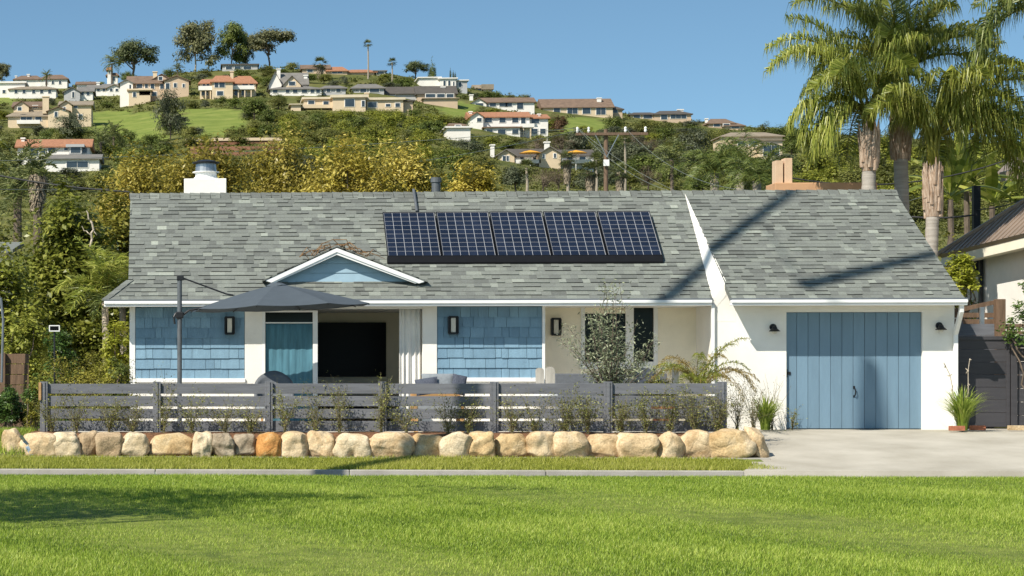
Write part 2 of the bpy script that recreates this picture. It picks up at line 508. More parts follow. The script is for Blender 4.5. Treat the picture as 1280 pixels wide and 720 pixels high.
# ------------------------------------------------------------------ near ground, from the camera to the house
def strip(name, mat, prof, x0=-80, x1=90, nxs=60, rough=0.0, seed=1):
    """ground strip: profile [(d, z), ...] swept along X"""
    mb = MB(); rg = random.Random(seed)
    xs = [x0 + (x1 - x0) * i / nxs for i in range(nxs + 1)]
    v = [(x, d - 42, z + rg.uniform(-rough, rough)) for d, z in prof for x in xs]
    n = len(xs)
    mb.add(v, [(j * n + i, j * n + i + 1, (j + 1) * n + i + 1, (j + 1) * n + i) for j in range(len(prof) - 1) for i in range(n - 1)])
    return struct(name, mb, mat, True)

def lawn_z(x, d):
    t = np.clip((d - 18.8) / (29.75 - 18.8), -2, 1)
    return -.70 + .355 * t + .018 * np.sin(x * .9 + d * .5) * np.clip((30.0 - d) / 4, 0, 1)
prof = [(-20, -1.2), (0, -1.15), (8, -1.03)] + [(18.8 + (29.75 - 18.8) * t, -.70 + .355 * t) for t in [-.6, -.3, 0, .25, .5, .75, .9, 1.0]] + [(29.95, -.40), (30.2, -.64)]
strip('lawn', M['sward'], prof)
strip('street', M['asphalt'], [(30.2, -.66), (33, -.62), (35.72, -.67)])
XK = PX(985, 35.75)
mb = MB()
x = -80
while x < XK:                                   # kerb cast in lengths with open joints
    x2 = min(x + 3.05, XK)
    mb.bbox(x + .006, x2 - .006, 35.70 - 42, 35.86 - 42, -.8, -.505, .015)
    x = x2
struct('kerb', mb, M['kerb'])
strip('verge', M['sward'], [(35.85, -.52), (36.3, -.475), (37.1, -.375)], -80, PX(962, 36.5), 60)
mb = MB(); mb.bbox(-80, PX(962, 37.15), 37.09 - 42, 37.2 - 42, -.6, -.352, .01); struct('edging', mb, M['kerb'])
strip('planting_bed', M['mulch'], [(37.15, -.40), (37.46, -.37), (37.6, -.08), (37.68, -.01), (37.8, .015), (38.2, .03)], -80, PX(950, 37.6), 200, .012)
strip('yard', M['patio'], [(38.15, -.01), (45.5, -.01)], PX(55, 38), 9.2, 20)
strip('side_yard', M['soil'], [(37.0, -.42), (37.7, -.02), (46, -.02)], -80, PX(55, 38) + .02, 20)
# driveway: sheet with a ragged flared mouth at the kerb
mb = MB()
dd = [35.7, 36.1, 36.6, 37.1, 38, 39, 40, 41, 42.6]
zz = [-.505, -.475, -.435, -.385, -.28, -.185, -.10, -.03, .004]
lx = [PX(930, 35.7), PX(935, 36.1), PX(940, 36.6), PX(940, 37.1), PX(940, 38), PX(940, 39), PX(940, 40), PX(940, 41), PX(930, 42.6)]
nn = 30
v = [(l + (80 - l) * (i / nn) ** 2, d - 42, z + .004) for d, z, l in zip(dd, zz, lx) for i in range(nn + 1)]
mb.add(v, [(j * (nn + 1) + i, j * (nn + 1) + i + 1, (j + 1) * (nn + 1) + i + 1, (j + 1) * (nn + 1) + i) for j in range(len(dd) - 1) for i in range(nn)])
l0, l1 = PX(930, 35.7), 80
mb.add([(l0, -6.3, -.501), (l1, -6.3, -.501), (l1, -6.34, -.66), (l0, -6.34, -.66)], [(3, 2, 1, 0)])
struct('driveway', mb, M['concrete'], False)

# grass blades
def blades(name, n, fn_x, d0, d1, zf, h0, h1, wd, mat, seed, keep=None):
    rng = np.random.default_rng(seed)
    d = d0 + (d1 - d0) * rng.uniform(0, 1, n) ** .9
    xl, xr = fn_x(d)
    x = xl + (xr - xl) * rng.uniform(0, 1, n)
    if keep is not None:
        k = keep(x, d, rng); x, d = x[k], d[k]; n = len(x)
    z = zf(x, d)
    patch = .5 + .25 * np.sin(x * 1.7 + 2 * np.sin(d * .9)) + .25 * np.sin(d * 2.3 + 1.7 * np.sin(x * .8 + 1)) + .15 * np.sin(x * 5 + d * 3)
    h = (h0 + (h1 - h0) * rng.uniform(0, 1, n)) * (.75 + .4 * patch)
    a = rng.uniform(0, 2 * pi, n)
    lean = rng.normal(0, .38, (n, 2)) * h[:, None]
    lean[:, 0] += .12 * h
    v = np.empty((n, 3, 3))
    v[:, 0] = np.stack([x - np.cos(a) * wd, d - 42 - np.sin(a) * wd, z - .005], 1)
    v[:, 1] = np.stack([x + np.cos(a) * wd, d - 42 + np.sin(a) * wd, z - .005], 1)
    v[:, 2] = np.stack([x + lean[:, 0], d - 42 + lean[:, 1], z + h], 1)
    tone = np.clip(.70 * rng.uniform(0, 1, n) + .26 * patch + .12 * rng.normal(size=n) * (rng.uniform(0, 1, n) > .9) - .02, 0, 1)
    o = link(name, poly_mesh(name, v.reshape(-1, 3), 3, mat, tone))
    return tag(o, None, None, None, 'stuff')
o = blades('lawn_grass', 660000, lambda d: (-.10 * d - 3.2, .362 * d + 3.6), 17.8, 29.98, lambda x, d: np.where(d < 29.8, lawn_z(x, d), -.36), .018, .046, .0044, M['lawn'], 11)
tag(o, 'bright green mown grass of the lawn in the foreground', 'grass')
def vz(x, d): return np.interp(d, [35.85, 36.3, 37.1], [-.52, -.475, -.375])
vk = lambda x, d, rng: x < PX(985, 36) - (d - 35.85) * .4 - .6 * rng.uniform(0, 1, len(x)) ** 2
o = blades('verge_grass', 75000, lambda d: (-.10 * d - 3.5, 0 * d + PX(990, 36)), 35.88, 37.08, vz, .03, .085, .007, M['verge'], 12, vk)
tag(o, 'short yellowing grass of the narrow strip below the boulders', 'grass')
o = blades('side_grass', 9000, lambda d: (0 * d - 5.5, 0 * d + PX(40, 38)), 37.1, 38.6, lambda x, d: np.interp(d, [37.0, 37.7, 38.6], [-.42, -.02, -.02]), .05, .16, .008, M['lawn'], 13)
tag(o, 'longer green grass behind the leftmost boulder', 'grass')
# ------------------------------------------------------------------ the house
rnd = random.Random(3)
DR = 44.86                      # ridge
YW = .42                        # the shingled front stands this far behind the garage front
def set_plane(de):
    # the two front roof slopes share the ridge; the garage eave comes further forward
    global DE, ZE, ZR, YE, YR, SL, SLEN, SD, SN
    DE = de
    ZE, ZR = PZ(375, 500, DE), PZ(242.5, 500, DR)
    YE, YR = DE - 42, DR - 42
    SL = Vector((0, YR - YE, ZR - ZE)); SLEN = SL.length; SD = SL.normalized(); SN = Vector((0, -SD.z, SD.y))
set_plane(41.97)
def roof_pt(x, t, h=0.0):       # t = metres up the slope from the eave, h = height above the roof plane
    return Vector((x, YE, ZE)) + SD * t + SN * h
def roof_at(px, py):
    """point of the main roof plane seen at a pixel"""
    lo, hi = 0.0, 1.0
    for _ in range(40):
        m_ = (lo + hi) / 2
        d = DE + (DR - DE) * m_
        if PZ(py, px, d) > ZE + (ZR - ZE) * m_: lo = m_
        else: hi = m_
    d = DE + (DR - DE) * lo
    return P(px, py, d), lo * SLEN

house = thing('house', 'low white and blue shingled house with a grey shingle roof', 'house', (4, 2, 0))
def wallbox(name, x0, x1, y0, y1, z0, z1, mat, parent=house, bev=.004):
    return MB().bbox(x0, x1, y0, y1, z0, z1, bev).build(name, mat, parent)

before = set(bpy.data.objects)
X = lambda px, d=42 + YW: PX(px, d)
ZS = PZ(383, 500, 42 + YW)           # top of walls under the soffit
Z = lambda py, d=42 + YW, px=500: PZ(py, px, d)
xg0, xg1 = PX(893, 42), PX(1193, 42)      # garage wall

# walls
mb = MB()
mb.box(X(169), X(308), .02, .2, -.1, ZS); mb.build('wall', M['bluewall'], house)          # behind the blue panels
mb = MB(); mb.box(X(545), X(678), .02, .2, -.1, ZS); mb.build('wall', M['bluewall'], house)
mb = MB()
mb.bbox(X(162), X(169), -.03, .22, -.1, ZS, .004)              # corner board
mb.build('corner_board', M['trim'], house)
mb = MB(); mb.bbox(X(306), X(328), -.035, .2, -.1, ZS, .006); mb.build('column', WHITE, house)
mb = MB(); mb.bbox(X(528), X(546), -.035, .25, -.1, ZS, .006); mb.build('column', WHITE, house)
mb = MB()
mb.bbox(X(169), X(306), -.035, .02, -.1, Z(477), .004)
mb.bbox(X(546), X(678), -.035, .02, -.1, Z(476), .004)
mb.build('base_wall', WHITE, house)
mb = MB()
mb.bbox(X(168), X(306.5), -.075, .02, Z(478), Z(473), .004); mb.build('sill', M['trim'], house)
mb = MB(); mb.bbox(X(545.5), X(679), -.075, .02, Z(477), Z(472), .004); mb.build('sill', M['trim'], house)
mb = MB(); mb.bbox(X(677.5), X(681), -.04, .2, -.1, ZS, .004); mb.build('corner_board', M['trim'], house)
# left side wall and back
DW = 43.55
mb = MB()
mb.box(X(162) + .01, X(162) + .2, .22, 5.6, -.1, ZS + .02)
mb.prism([(X(162) + .02, YE + .35, ZE - .03), (X(162) + .02, 2 * YR - YE - .35, ZE - .03), (X(162) + .02, YR, ZR - .12)], (.15, 0, 0))
mb.build('side_wall', WHITE, house)
mb = MB(); mb.box(X(162) + .2, xg1, 5.4, 5.6, -.1, ZS + .02); mb.build('back_wall', WHITE, house)
mb = MB(); mb.box(X(679), X(680), .2, DW - 42, -.1, ZS); mb.box(X(678) - .1, X(679) - .003, .2, DW - 42, -.1, ZS)
mb.build('side_wall', WHITE, house)
# porch wall with a window opening
wx0, wx1, wz0, wz1 = PX(726, DW), PX(822, DW), PZ(457, 770, DW), PZ(380, 770, DW)
xa, xb = PX(664, DW), xg0 + .02
y = DW - 42 - YW
mb = MB()
mb.box(xa, wx0, y, y + .18, -.1, ZS); mb.box(wx1, xb, y, y + .18, -.1, ZS); mb.box(wx0, wx1, y, y + .18, -.1, wz0); mb.box(wx0, wx1, y, y + .18, wz1, ZS + .0)
mb.build('porch_wall', M['cream'], house)
# window
win = MB()
fr = .075
win.bbox(wx0 - .02, wx1 + .02, y - .03, y + .1, wz0 - .07, wz0, .006)
win.bbox(wx0 - .0, wx0 + fr, y - .025, y + .1, wz0, wz1, .006)
win.bbox(wx1 - fr, wx1, y - .025, y + .1, wz0, wz1, .006)
win.bbox(wx0 + fr, wx1 - fr, y - .025, y + .1, wz0, wz0 + fr, .006)
win.bbox(wx0 + fr, wx1 - fr, y - .025, y + .1, wz1 - .04, wz1, .006)
win.bbox(PX(782, DW), PX(792, DW), y - .02, y + .1, wz0 + fr, wz1 - .04, .006)
win = win.build('window', M['trim'], house)
for a_, b_ in ((wx0 + fr, PX(782, DW)), (PX(792, DW), wx1 - fr)):
    MB().box(a_, b_, y + .04, y + .055, wz0 + fr, wz1 - .04).build('pane', M['glass'], win)
MB().box(wx0 + fr, PX(782, DW), y + .025, y + .035, wz1 - .18, wz1 - .04).build('blind', M['cream'], win)
# room behind the folded-open doors
rx0, rx1, ry = X(328), X(530), 3.2
mb = MB()
mb.box(rx0 - 1.2, rx1 + 1.0, ry, ry + .1, -.1, ZS); mb.box(rx0 - 1.2, rx0 - 1.1, .25, ry, -.1, ZS); mb.box(rx1 + .9, rx1 + 1.0, .3, ry, -.1, ZS)
mb.build('room_wall', M['olivewall'], house)
mb = MB(); mb.box(rx0 - 1.1, rx1 + .9, .2, ry, -.02, .02); mb.build('room_floor', M['patio'], house)
mb = MB(); mb.box(rx0 - 1.1, rx1 + .9, .21, ry, ZS - .03, ZS + .02); mb.build('room_ceiling', M['trim'], house)
mb = MB(); mb.box(X(328), X(528), -.03, .2, Z(386), ZS); mb.build('lintel', M['trim'], house)
# sliding door
dr = MB()
dz1, dx0, dx1 = Z(388), X(328), X(397)
dr.bbox(dx0, X(331.5), -.04, .06, 0, dz1, .005); dr.bbox(X(391), dx1, -.04, .06, 0, dz1, .005)
dr.bbox(X(331.5), X(391), -.04, .06, dz1 - .03, dz1, .005); dr.bbox(X(331.5), X(391), -.04, .06, 0, .1, .005)
dr.bbox(X(331.5), X(391), -.02, .05, Z(404), Z(402.6), .004)
door = dr.build('sliding_door', M['trim'], house)
MB().box(X(331.5), X(391), .05, .058, Z(402.6), dz1 - .03).build('transom_pane', M['glass'], door)

def drape(name, x0, x1, y, z0, z1, amp, folds, mat, parent=None, seed=1, thick=.008):
    rg = random.Random(seed)
    mb = MB(); n = folds * 8
    v = []
    for j in range(9):
        for i in range(n + 1):
            f = i / n
            v.append((x0 + (x1 - x0) * f, y + amp * (sin(f * folds * 2 * pi + sin(f * 9 + seed) * 1.1 + .25 * j / 8) + .3 * sin(f * folds * 4.7 * pi)) * (.55 + .45 * (1 - j / 8)), z0 + (z1 - z0) * j / 8))
    q = [(j * (n + 1) + i, j * (n + 1) + i + 1, (j + 1) * (n + 1) + i + 1, (j + 1) * (n + 1) + i) for j in range(8) for i in range(n)]
    mb.add(v, q)
    o = mb.build(name, mat, parent, True)
    md = o.modifiers.new('solid', 'SOLIDIFY'); md.thickness = thick
    return o
c_ = drape('curtain', X(332), X(391), .03, .03, Z(403.5), .007, 6, M['teal'], None, 2)
tag(c_, 'teal woven curtain hanging behind the narrow white door frame', 'curtain')
c_ = drape('curtain', X(500), X(527), .10, .03, ZS - .02, .035, 4, M['linen'], None, 5)
tag(c_, 'white curtain gathered at the right side of the dark open room', 'curtain')

# blue shingles, course by course
def shingle_wall(x0, x1, z0, z1, seed):
    rg = random.Random(seed); mb = MB()
    ex = (z1 - z0) / 7.0
    for r in range(7):
        zb = z0 + r * ex
        x = x0
        off = rg.uniform(-.1, .1)
        while x < x1 - .02:
            wd = rg.choice([.13, .16, .2, .26, .32, .38]) * rg.uniform(.85, 1.15)
            x2 = min(x + wd, x1)
            if x1 - x2 < .08: x2 = x1
            dz = rg.uniform(-.006, .004); g = .0032
            th = .030 + rg.uniform(-.003, .004)
            t = rg.random()
            zt = min(zb + ex + .015, z1)
            mb.hexa([(x + g, -th, zb + dz), (x2 - g, -th, zb + dz), (x2 - g, .019, zb + dz), (x + g, .019, zb + dz),
                     (x + g, -.008, zt), (x2 - g, -.008, zt), (x2 - g, .019, zt), (x + g, .019, zt)], t)
            x = x2
    return mb.build('shingle_siding', M['bluewall'], house)
shingle_wall(X(169.3), X(305.7), Z(473.5), ZS - .01, 1)
shingle_wall(X(546.3), X(677.3), Z(472.5), ZS - .01, 2)

for o in set(bpy.data.objects) - before:        # the shingled front was laid out on the garage's front plane
    if o.type == 'MESH': o.data.transform(Matrix.Translation((0, YW, 0)))

# garage
mb = MB()
gx0, gx1, gz = PX(983, 42), PX(1153, 42), PZ(390, 1070, 42)
mb.box(xg0, gx0, 0, .2, -.1, ZS); mb.box(gx1, xg1, 0, .2, -.1, ZS); mb.box(gx0, gx1, 0, .2, gz, ZS)
mb.box(xg0, xg0 + .2, .2, 5.4, -.1, ZS + .02)
mb.box(xg1 - .2, xg1, .2, 5.4, -.1, ZS + .02)
xgg = PX(1119, DR) - .35
mb.prism([(xgg, YE + .4, ZE - .03), (xgg, 2 * YR - YE - .35, ZE - .03), (xgg, YR, ZR - .1)], (.15, 0, 0))
mb.build('garage_wall', WHITE, house)
gd = MB()
bw = (gx1 - gx0) / 12; rg = random.Random(8)
for i in range(12):
    gd.bbox(gx0 + i * bw + .0035, gx0 + (i + 1) * bw - .0035, .065 + (.001 if i % 2 else 0), .11, .012, gz - .004, .004, rg.random())
gd.box(gx0, gx1, .09, .14, .012, gz - .004, .2)
gdo = gd.build('garage_door', M['bluedoor'], house)
hx = gx0 + 6 * bw
hd = MB(); zc = PZ(490, 1068, 42)
hd.tube([(hx + .012, .06, zc + .07), (hx + .022, .025, zc + .06), (hx + .03, .015, zc), (hx + .022, .025, zc - .06), (hx + .012, .06, zc - .07)], .012, 6)
hd.bbox(hx - .008, hx + .03, .055, .064, zc + .06, zc + .11, .003); hd.bbox(hx - .0, hx + .024, .055, .064, zc - .1, zc - .06, .003)
hd.build('handle', M['darkmetal'], gdo)
hd = MB(); zc = PZ(467, 985, 42)
hd.bbox(gx0 - .03, gx0 + .09, .048, .062, zc - .02, zc + .035, .004); hd.bbox(gx0 - .015, gx0 + .03, .03, .064, zc - .07, zc + .08, .006)
hd.build('latch', M['darkmetal'], gdo)

# roofs: courses of laminated shingles as real tabs
def shingle_roof(name, xl, xr, seed, skip=None, parent=house, t0=0.0, t1=None):
    """xl, xr: functions of slope distance t"""
    rg = random.Random(seed); mb = MB()
    t1 = SLEN if t1 is None else t1
    ex = .132
    n = int((t1 - t0) / ex) + 1
    for r in range(n):
        a = t0 + r * ex; b = min(a + ex + .012, t1)
        if a > t1 - .02: break
        x0, x1 = xl((a + b) / 2), xr((a + b) / 2)
        x = x0 - rg.uniform(0, .2)
        while x < x1:
            wd = rg.choice([.13, .14, .15, .18, .22, .28])
            x2 = x + wd
            xs, xe = max(x, x0), min(x2, x1)
            if x1 - xe < .03: xe = x1; x2 = x1
            if xe - xs > .01 and not (skip and skip((xs + xe) / 2, a)):
                hi_ = rg.random() < .5
                h = .024 if hi_ else .010
                tone = min(1, max(.14, rg.gauss(.40, .13) + (.27 if rg.random() < .13 else 0)))
                a2 = a + rg.uniform(-.004, .004)
                p = [roof_pt(xs, a2, 0), roof_pt(xe, a2, 0), roof_pt(xe, b, -.002), roof_pt(xs, b, -.002),
                     roof_pt(xs, a2, h), roof_pt(xe, a2, h), roof_pt(xe, b, .004), roof_pt(xs, b, .004)]
                mb.hexa(p, tone)
                if hi_ and rg.random() < .5: mb.t[-4] = .01          # bare asphalt butt edge of the thick tabs
            x = x2
    return mb.build(name, M['shingle'], parent)

xl_r, xl_e = PX(163, DR), PX(160, DE)          # left rake
xm_e, xm_r = PX(890.5, DE), PX(855, DR)          # where the main roof meets the garage roof
hipT = roof_at(162, 352)[1]
xh = PX(131, DE)
def main_l(t): return xl_e + (xl_r - xl_e) * t / SLEN if t > hipT else xh + (xl_e - xh) * t / hipT
def main_r(t): return xm_e + (xm_r - xm_e) * t / SLEN
shingle_roof('roof', main_l, main_r, 21)
set_plane(41.5)
xq_e0, xq_r0, xq_e1, xq_r1 = PX(915, DE), PX(855.5, DR), PX(1206, DE), PX(1119, DR)
def gar_l(t): return xq_e0 + (xq_r0 - xq_e0) * t / SLEN
def gar_r(t): return xq_r1 + (xq_e1 - xq_r1) * (1 - t / SLEN) ** 1.25
o = shingle_roof('garage_roof', gar_l, gar_r, 22)
set_plane(41.97)
# roof deck, back slope
mb = MB()
def deck(xa0, xa1, xb0, xb1):
    mb.hexa([roof_pt(xa0, .01, -.11), roof_pt(xa1, .01, -.11), roof_pt(xb1, SLEN, -.11), roof_pt(xb0, SLEN, -.11),
             roof_pt(xa0, .01, -.003), roof_pt(xa1, .01, -.003), roof_pt(xb1, SLEN, -.003), roof_pt(xb0, SLEN, -.003)], .3)
deck(xl_e + .01, xm_e + .0, xl_r + .01, xm_r)
set_plane(41.5)
deck(xq_e0, xq_e1 - .02, xq_r0 + .02, xq_r1 - .01)
set_plane(41.97)
bk = Vector((0, 2 * YR - YE, ZE))
mb.hexa([(xl_e, bk.y, ZE - .1), (xq_r1 + .2, bk.y, ZE - .1), (xq_r1, YR + .01, ZR - .12), (xl_r, YR + .01, ZR - .12),
         (xl_e, bk.y, ZE), (xq_r1 + .2, bk.y, ZE), (xq_r1, YR + .01, ZR - .004), (xl_r, YR + .01, ZR - .004)], .3)
mb.build('roof_deck', M['shingle'], house)
# hip return at the left eave
A_, B_, C_ = roof_pt(xh, 0), roof_pt(xl_e, 0), roof_pt(xl_e, hipT)
mb = MB()
mb.prism([A_ - SN * .003, B_ - SN * .003, C_ - SN * .003], (0, 0, -.07), .3)
mb.prism([A_ + Vector((.004, .01, 0)), C_ + Vector((0, .01, 0)), Vector((xl_e, C_.y + .9, A_.z)), Vector((xh, A_.y + 1.2, A_.z))], (0, 0, -.05), .4)
for k in range(4):
    q0, q1 = A_.lerp(C_, k / 4), A_.lerp(C_, (k + 1) / 4 + .03)
    mb.hexa([q0 + Vector((-.06, .05, -.0)), q0 + Vector((.08, -.01, .0)), q1 + Vector((.08, -.01, 0)), q1 + Vector((-.06, .05, 0)),
             q0 + Vector((-.06, .05, .03)), q0 + Vector((.08, -.01, .035)), q1 + Vector((.08, -.01, .02)), q1 + Vector((-.06, .05, .02))], rnd.random() * .6)
mb.build('hip_return', M['shingle'], house)
# ridge caps
mb = MB(); x = xl_r - .02
while x < xq_r1:
    x2 = min(x + .2, xq_r1 + .01); t = rnd.gauss(.35, .2); t = min(1, max(.2, t)); u0, u1 = .042, .02
    a = [roof_pt(x, SLEN - .12, .018), roof_pt(x2 + .03, SLEN - .12, .006), roof_pt(x2 + .03, SLEN + .0, .012), roof_pt(x, SLEN + .0, .03)]
    mb.add([roof_pt(x, SLEN - .14, .012), roof_pt(x2 + .02, SLEN - .14, .012), Vector((x2 + .02, YR + .02, ZR + .035)), Vector((x, YR + .02, ZR + .05)),
            Vector((x2 + .02, YR + .14, ZR - .05)), Vector((x, YR + .14, ZR - .04)),
            roof_pt(x, SLEN - .14, .034), Vector((x, YR + .02, ZR + .03))],
           [(0, 1, 2, 3), (3, 2, 4, 5), (0, 3, 7, 6)], t)
    x = x2
mb.build('ridge_cap', M['shingle'], house)
# the garage's side wall standing above the lower main roof, tapering to the ridge
set_plane(41.5)
tB = .5 / SD.y
B_ = roof_pt(gar_l(tB), tB, .012); C2 = roof_pt(PX(855.2, DR), SLEN - .06, .016)
set_plane(41.97)
A2 = Vector((PX(890.5, 42), -.003, ZE + .02))
mb = MB()
mb.prism([A2, B_ + Vector((.03, -.003, 0)), C2], Vector((0, .0, -.25)))
mb.prism([(A2.x, -.003, ZS - .3), (PX(919, 42), -.003, ZS - .3), (PX(919, 42), -.003, B_.z - .03), (B_.x + .03, -.003, B_.z), (A2.x, -.003, A2.z)], (0, .12, 0))
mb.build('raking_wall', WHITE, house)

# gutters, fascia, soffits
def gutter(x0, x1, y0, zt, mat=M['trim']):
    mb = MB()
    mb.bbox(x0, x1, y0, y0 + .12, zt - .115, zt - .075, .008)          # lower roll
    mb.bbox(x0, x1, y0 - .03, y0 + .10, zt - .07, zt - .012, .012)     # upper lip
    mb.box(x0 + .003, x1 - .003, y0 + .008, y0 + .10, zt - .08, zt - .065)
    o = mb.build('gutter', mat, house)
    MB().box(x0 - .004, x1 + .004, y0 - .02, y0 + .14, zt - .008, zt + .016).build('drip_edge', M['drip'], house)
    return o
gutter(xh - .01, PX(889, DE), YE - .07, ZE + .0)
set_plane(41.5)
gutter(PX(913, DE), PX(1208, DE), YE - .07, ZE - .0)
mb = MB()
mb.box(xh, xg0 - .01, .03, YW + .25, ZS + .002, ZS + .03)
mb.box(X(680), xg0 - .01, YW + .25, DW - 42 + .1, ZS + .002, ZS + .03)
mb.box(PX(918, 42), xg1 + .02, YE + .06, .2, ZS + .002, ZS + .03)
mb.build('soffit', M['trim'], house)
# downspouts
def spout(pts, rx=.035):
    mb = MB()
    for a, b in zip(pts[:-1], pts[1:]):
        a, b = Vector(a), Vector(b)
        mb.tube([a - (b - a).normalized() * .015, b + (b - a).normalized() * .015], [rx, rx], 4)
    return mb.build('downspout', M['trim'], house)
xs_ = PX(1192, 41.95) + .03
spout([(PX(1202, DE), YE, ZE - .1), (PX(1202, DE), YE + .02, ZE - .22), (xs_, -.06, ZE - .62), (xs_, -.06, .06)], .05)
spout([(PX(891.5, 41.93), -.035, ZE - .1), (PX(891.5, 41.93), -.035, 0.02)], .04)
set_plane(41.97)

# small gable over the porch doors
ax, az_ = PX(421, 42.05), PZ(309.5, 421, 42.05)
gb = roof_at(421, 352)[0]
yb = gb.y - .02
zl = gb.z - .01
bx0, bx1 = PX(338, 42 + yb), PX(527, 42 + yb)
ztop = PZ(318, 421, 42 + yb)
mb = MB()
for k in range(3):
    za, zb2 = zl + (ztop - zl) * k / 3, zl + (ztop - zl) * (k + 1) / 3 - .006
    fa, fb = (za - zl) / (ztop - zl), (zb2 - zl) / (ztop - zl)
    cxm = ax
    mb.hexa([(bx0 + (cxm - bx0) * fa, yb - .012, za), (bx1 + (cxm - bx1) * fa, yb - .012, za), (bx1 + (cxm - bx1) * fa, yb + .05, za), (bx0 + (cxm - bx0) * fa, yb + .05, za),
             (bx0 + (cxm - bx0) * fb, yb - .0, zb2), (bx1 + (cxm - bx1) * fb, yb - .0, zb2), (bx1 + (cxm - bx1) * fb, yb + .05, zb2), (bx0 + (cxm - bx0) * fb, yb + .05, zb2)], .5)
mb.prism([(bx0, yb + .02, zl), (bx1, yb + .02, zl), (ax, yb + .02, ztop)], (0, .05, 0))
gable = mb.build('porch_gable', M['bluegable'], house)
yf = yb - .18
lx_, lz_ = PX(332, 42 + yf), PZ(352, 332, 42 + yf)
rx_, rz_ = PX(531, 42 + yf), PZ(353, 531, 42 + yf)
apx, apz = PX(421, 42 + yf), PZ(310, 421, 42 + yf)
mb = MB()
for (ex_, ez_, dx_) in ((lx_, lz_, 1), (rx_, rz_, -1)):
    for (o0, o1, yy) in ((0, .075, -.02), (.075, .125, 0)):
        mb.prism([(apx, yf + yy, apz - o0), (ex_, yf + yy, ez_ - o0 * .0 + .02 - o0 * .3), (ex_ + dx_ * o1 * 1.4, yf + yy, ez_ - .02), (apx, yf + yy, apz - o1)], (0, .05 - yy, 0))
mb.build('rake_board', M['trim'], gable)
mb = MB(); nn_ = 10
for (ex_, ez_) in ((lx_ - .06, lz_ + .0), (rx_ + .06, rz_ + .0)):
    yb_ = (apz + .02 - ZE) / (ZR - ZE) * (YR - YE) + YE + .1
    for k in range(nn_):
        f0, f1 = k / nn_, (k + 1) / nn_ + .03
        e0 = Vector((ex_, yf - .03, ez_)).lerp(Vector((apx, yf - .03, apz + .02)), f0); e1 = Vector((ex_, yf - .03, ez_)).lerp(Vector((apx, yf - .03, apz + .02)), min(1, f1))
        b0 = Vector((e0.x, (e0.z - ZE) / (ZR - ZE) * (YR - YE) + YE + .12, e0.z)); b1 = Vector((e1.x, (e1.z - ZE) / (ZR - ZE) * (YR - YE) + YE + .12, e1.z))
        mb.hexa([e0, b0, b1, e1, e0 + Vector((0, 0, .03)), b0 + Vector((0, 0, .03)), b1 + Vector((0, 0, .015)), e1 + Vector((0, 0, .015))], min(1, max(0, rnd.gauss(.3, .15))))
mb.build('gable_roof', M['shingle'], gable)

# chimney with flue, vents
dC = DR + .35
ch = MB(); ch.bbox(PX(230, dC), PX(283, dC), dC - 42, dC - 42 + .75, 3.4, PZ(223, 256, dC), .015)
ch = ch.build('chimney', WHITE, house)
cxm = PX(257.5, dC); zt = PZ(223, 256, dC)
MB().lathe([(.26, -.02), (.24, .05), (.215, .05), (.215, .15), (.27, .15), (.27, .165), (.2, .165)], 20, (cxm, dC - 41.6, zt)).build('chimney_cap', M['trim'], ch)
cp = MB(); cp.lathe([(.215, .0), (.2, .17)], 20, (cxm, dC - 41.6, zt + .16), .5)
cp.build('flue_screen', M['metal'], ch)
cp = MB(); cp.lathe([(.12, .005), (.27, .0), (.275, .03), (.1, .075)], 20, (cxm, dC - 41.6, zt + .33))
cp.build('flue_hood', M['darkmetal'], ch)
dV = DR + .25
vx = PX(545, dV)
MB().lathe([(.085, 0), (.085, PZ(228, 545, dV) - 3.9), (.105, PZ(228, 545, dV) - 3.9), (.105, PZ(222, 545, dV) - 3.9)], 14, (vx, dV - 42, 3.9)).build('vent_pipe', M['greymetal'], house)
pa, pb = roof_at(521, 267)[0], roof_at(517, 241)[0]
MB().tube([pa + SN * .05, pb + SN * .06, pb + Vector((0, .02, .06))], .028, 8).build('conduit', M['greymetal'], house)

# ------------------------------------------------------------------ lamps on the walls
def box_lamp(px, py, y, label):
    c = P(px, py, 42 + y)
    t = thing('wall_lamp', label, 'wall lamp', (c.x, y, c.z), 'black box lamps on the front walls')
    w2, h2, yb = .085, .155, y - .024 if y < .8 else y
    f = MB()
    f.bbox(c.x - w2, c.x + w2, yb - .02, yb, c.z - h2, c.z + h2, .003)
    for sx in (-1, 1): f.bbox(c.x + sx * w2 - .012, c.x + sx * w2 + .012, yb - .11, yb, c.z - h2, c.z + h2, .004)
    for sz in (-1, 1): f.bbox(c.x - w2, c.x + w2, yb - .11, yb - .02, c.z + sz * h2 - .016, c.z + sz * h2 + .016, .004)
    f.build('lamp_frame', M['darkmetal'], t)
    MB().bbox(c.x - .045, c.x + .045, yb - .085, yb - .025, c.z - h2 + .02, c.z + h2 - .02, .01).build('lamp_glass', M['lampglass'], t)
box_lamp(287, 407, YW, 'black box wall lamp on the blue shingles near the umbrella')
box_lamp(566, 406.5, YW, 'black box wall lamp on the blue shingles right of the white curtain')
box_lamp(694.5, 408.5, DW - 42, 'black box wall lamp on the cream porch wall')
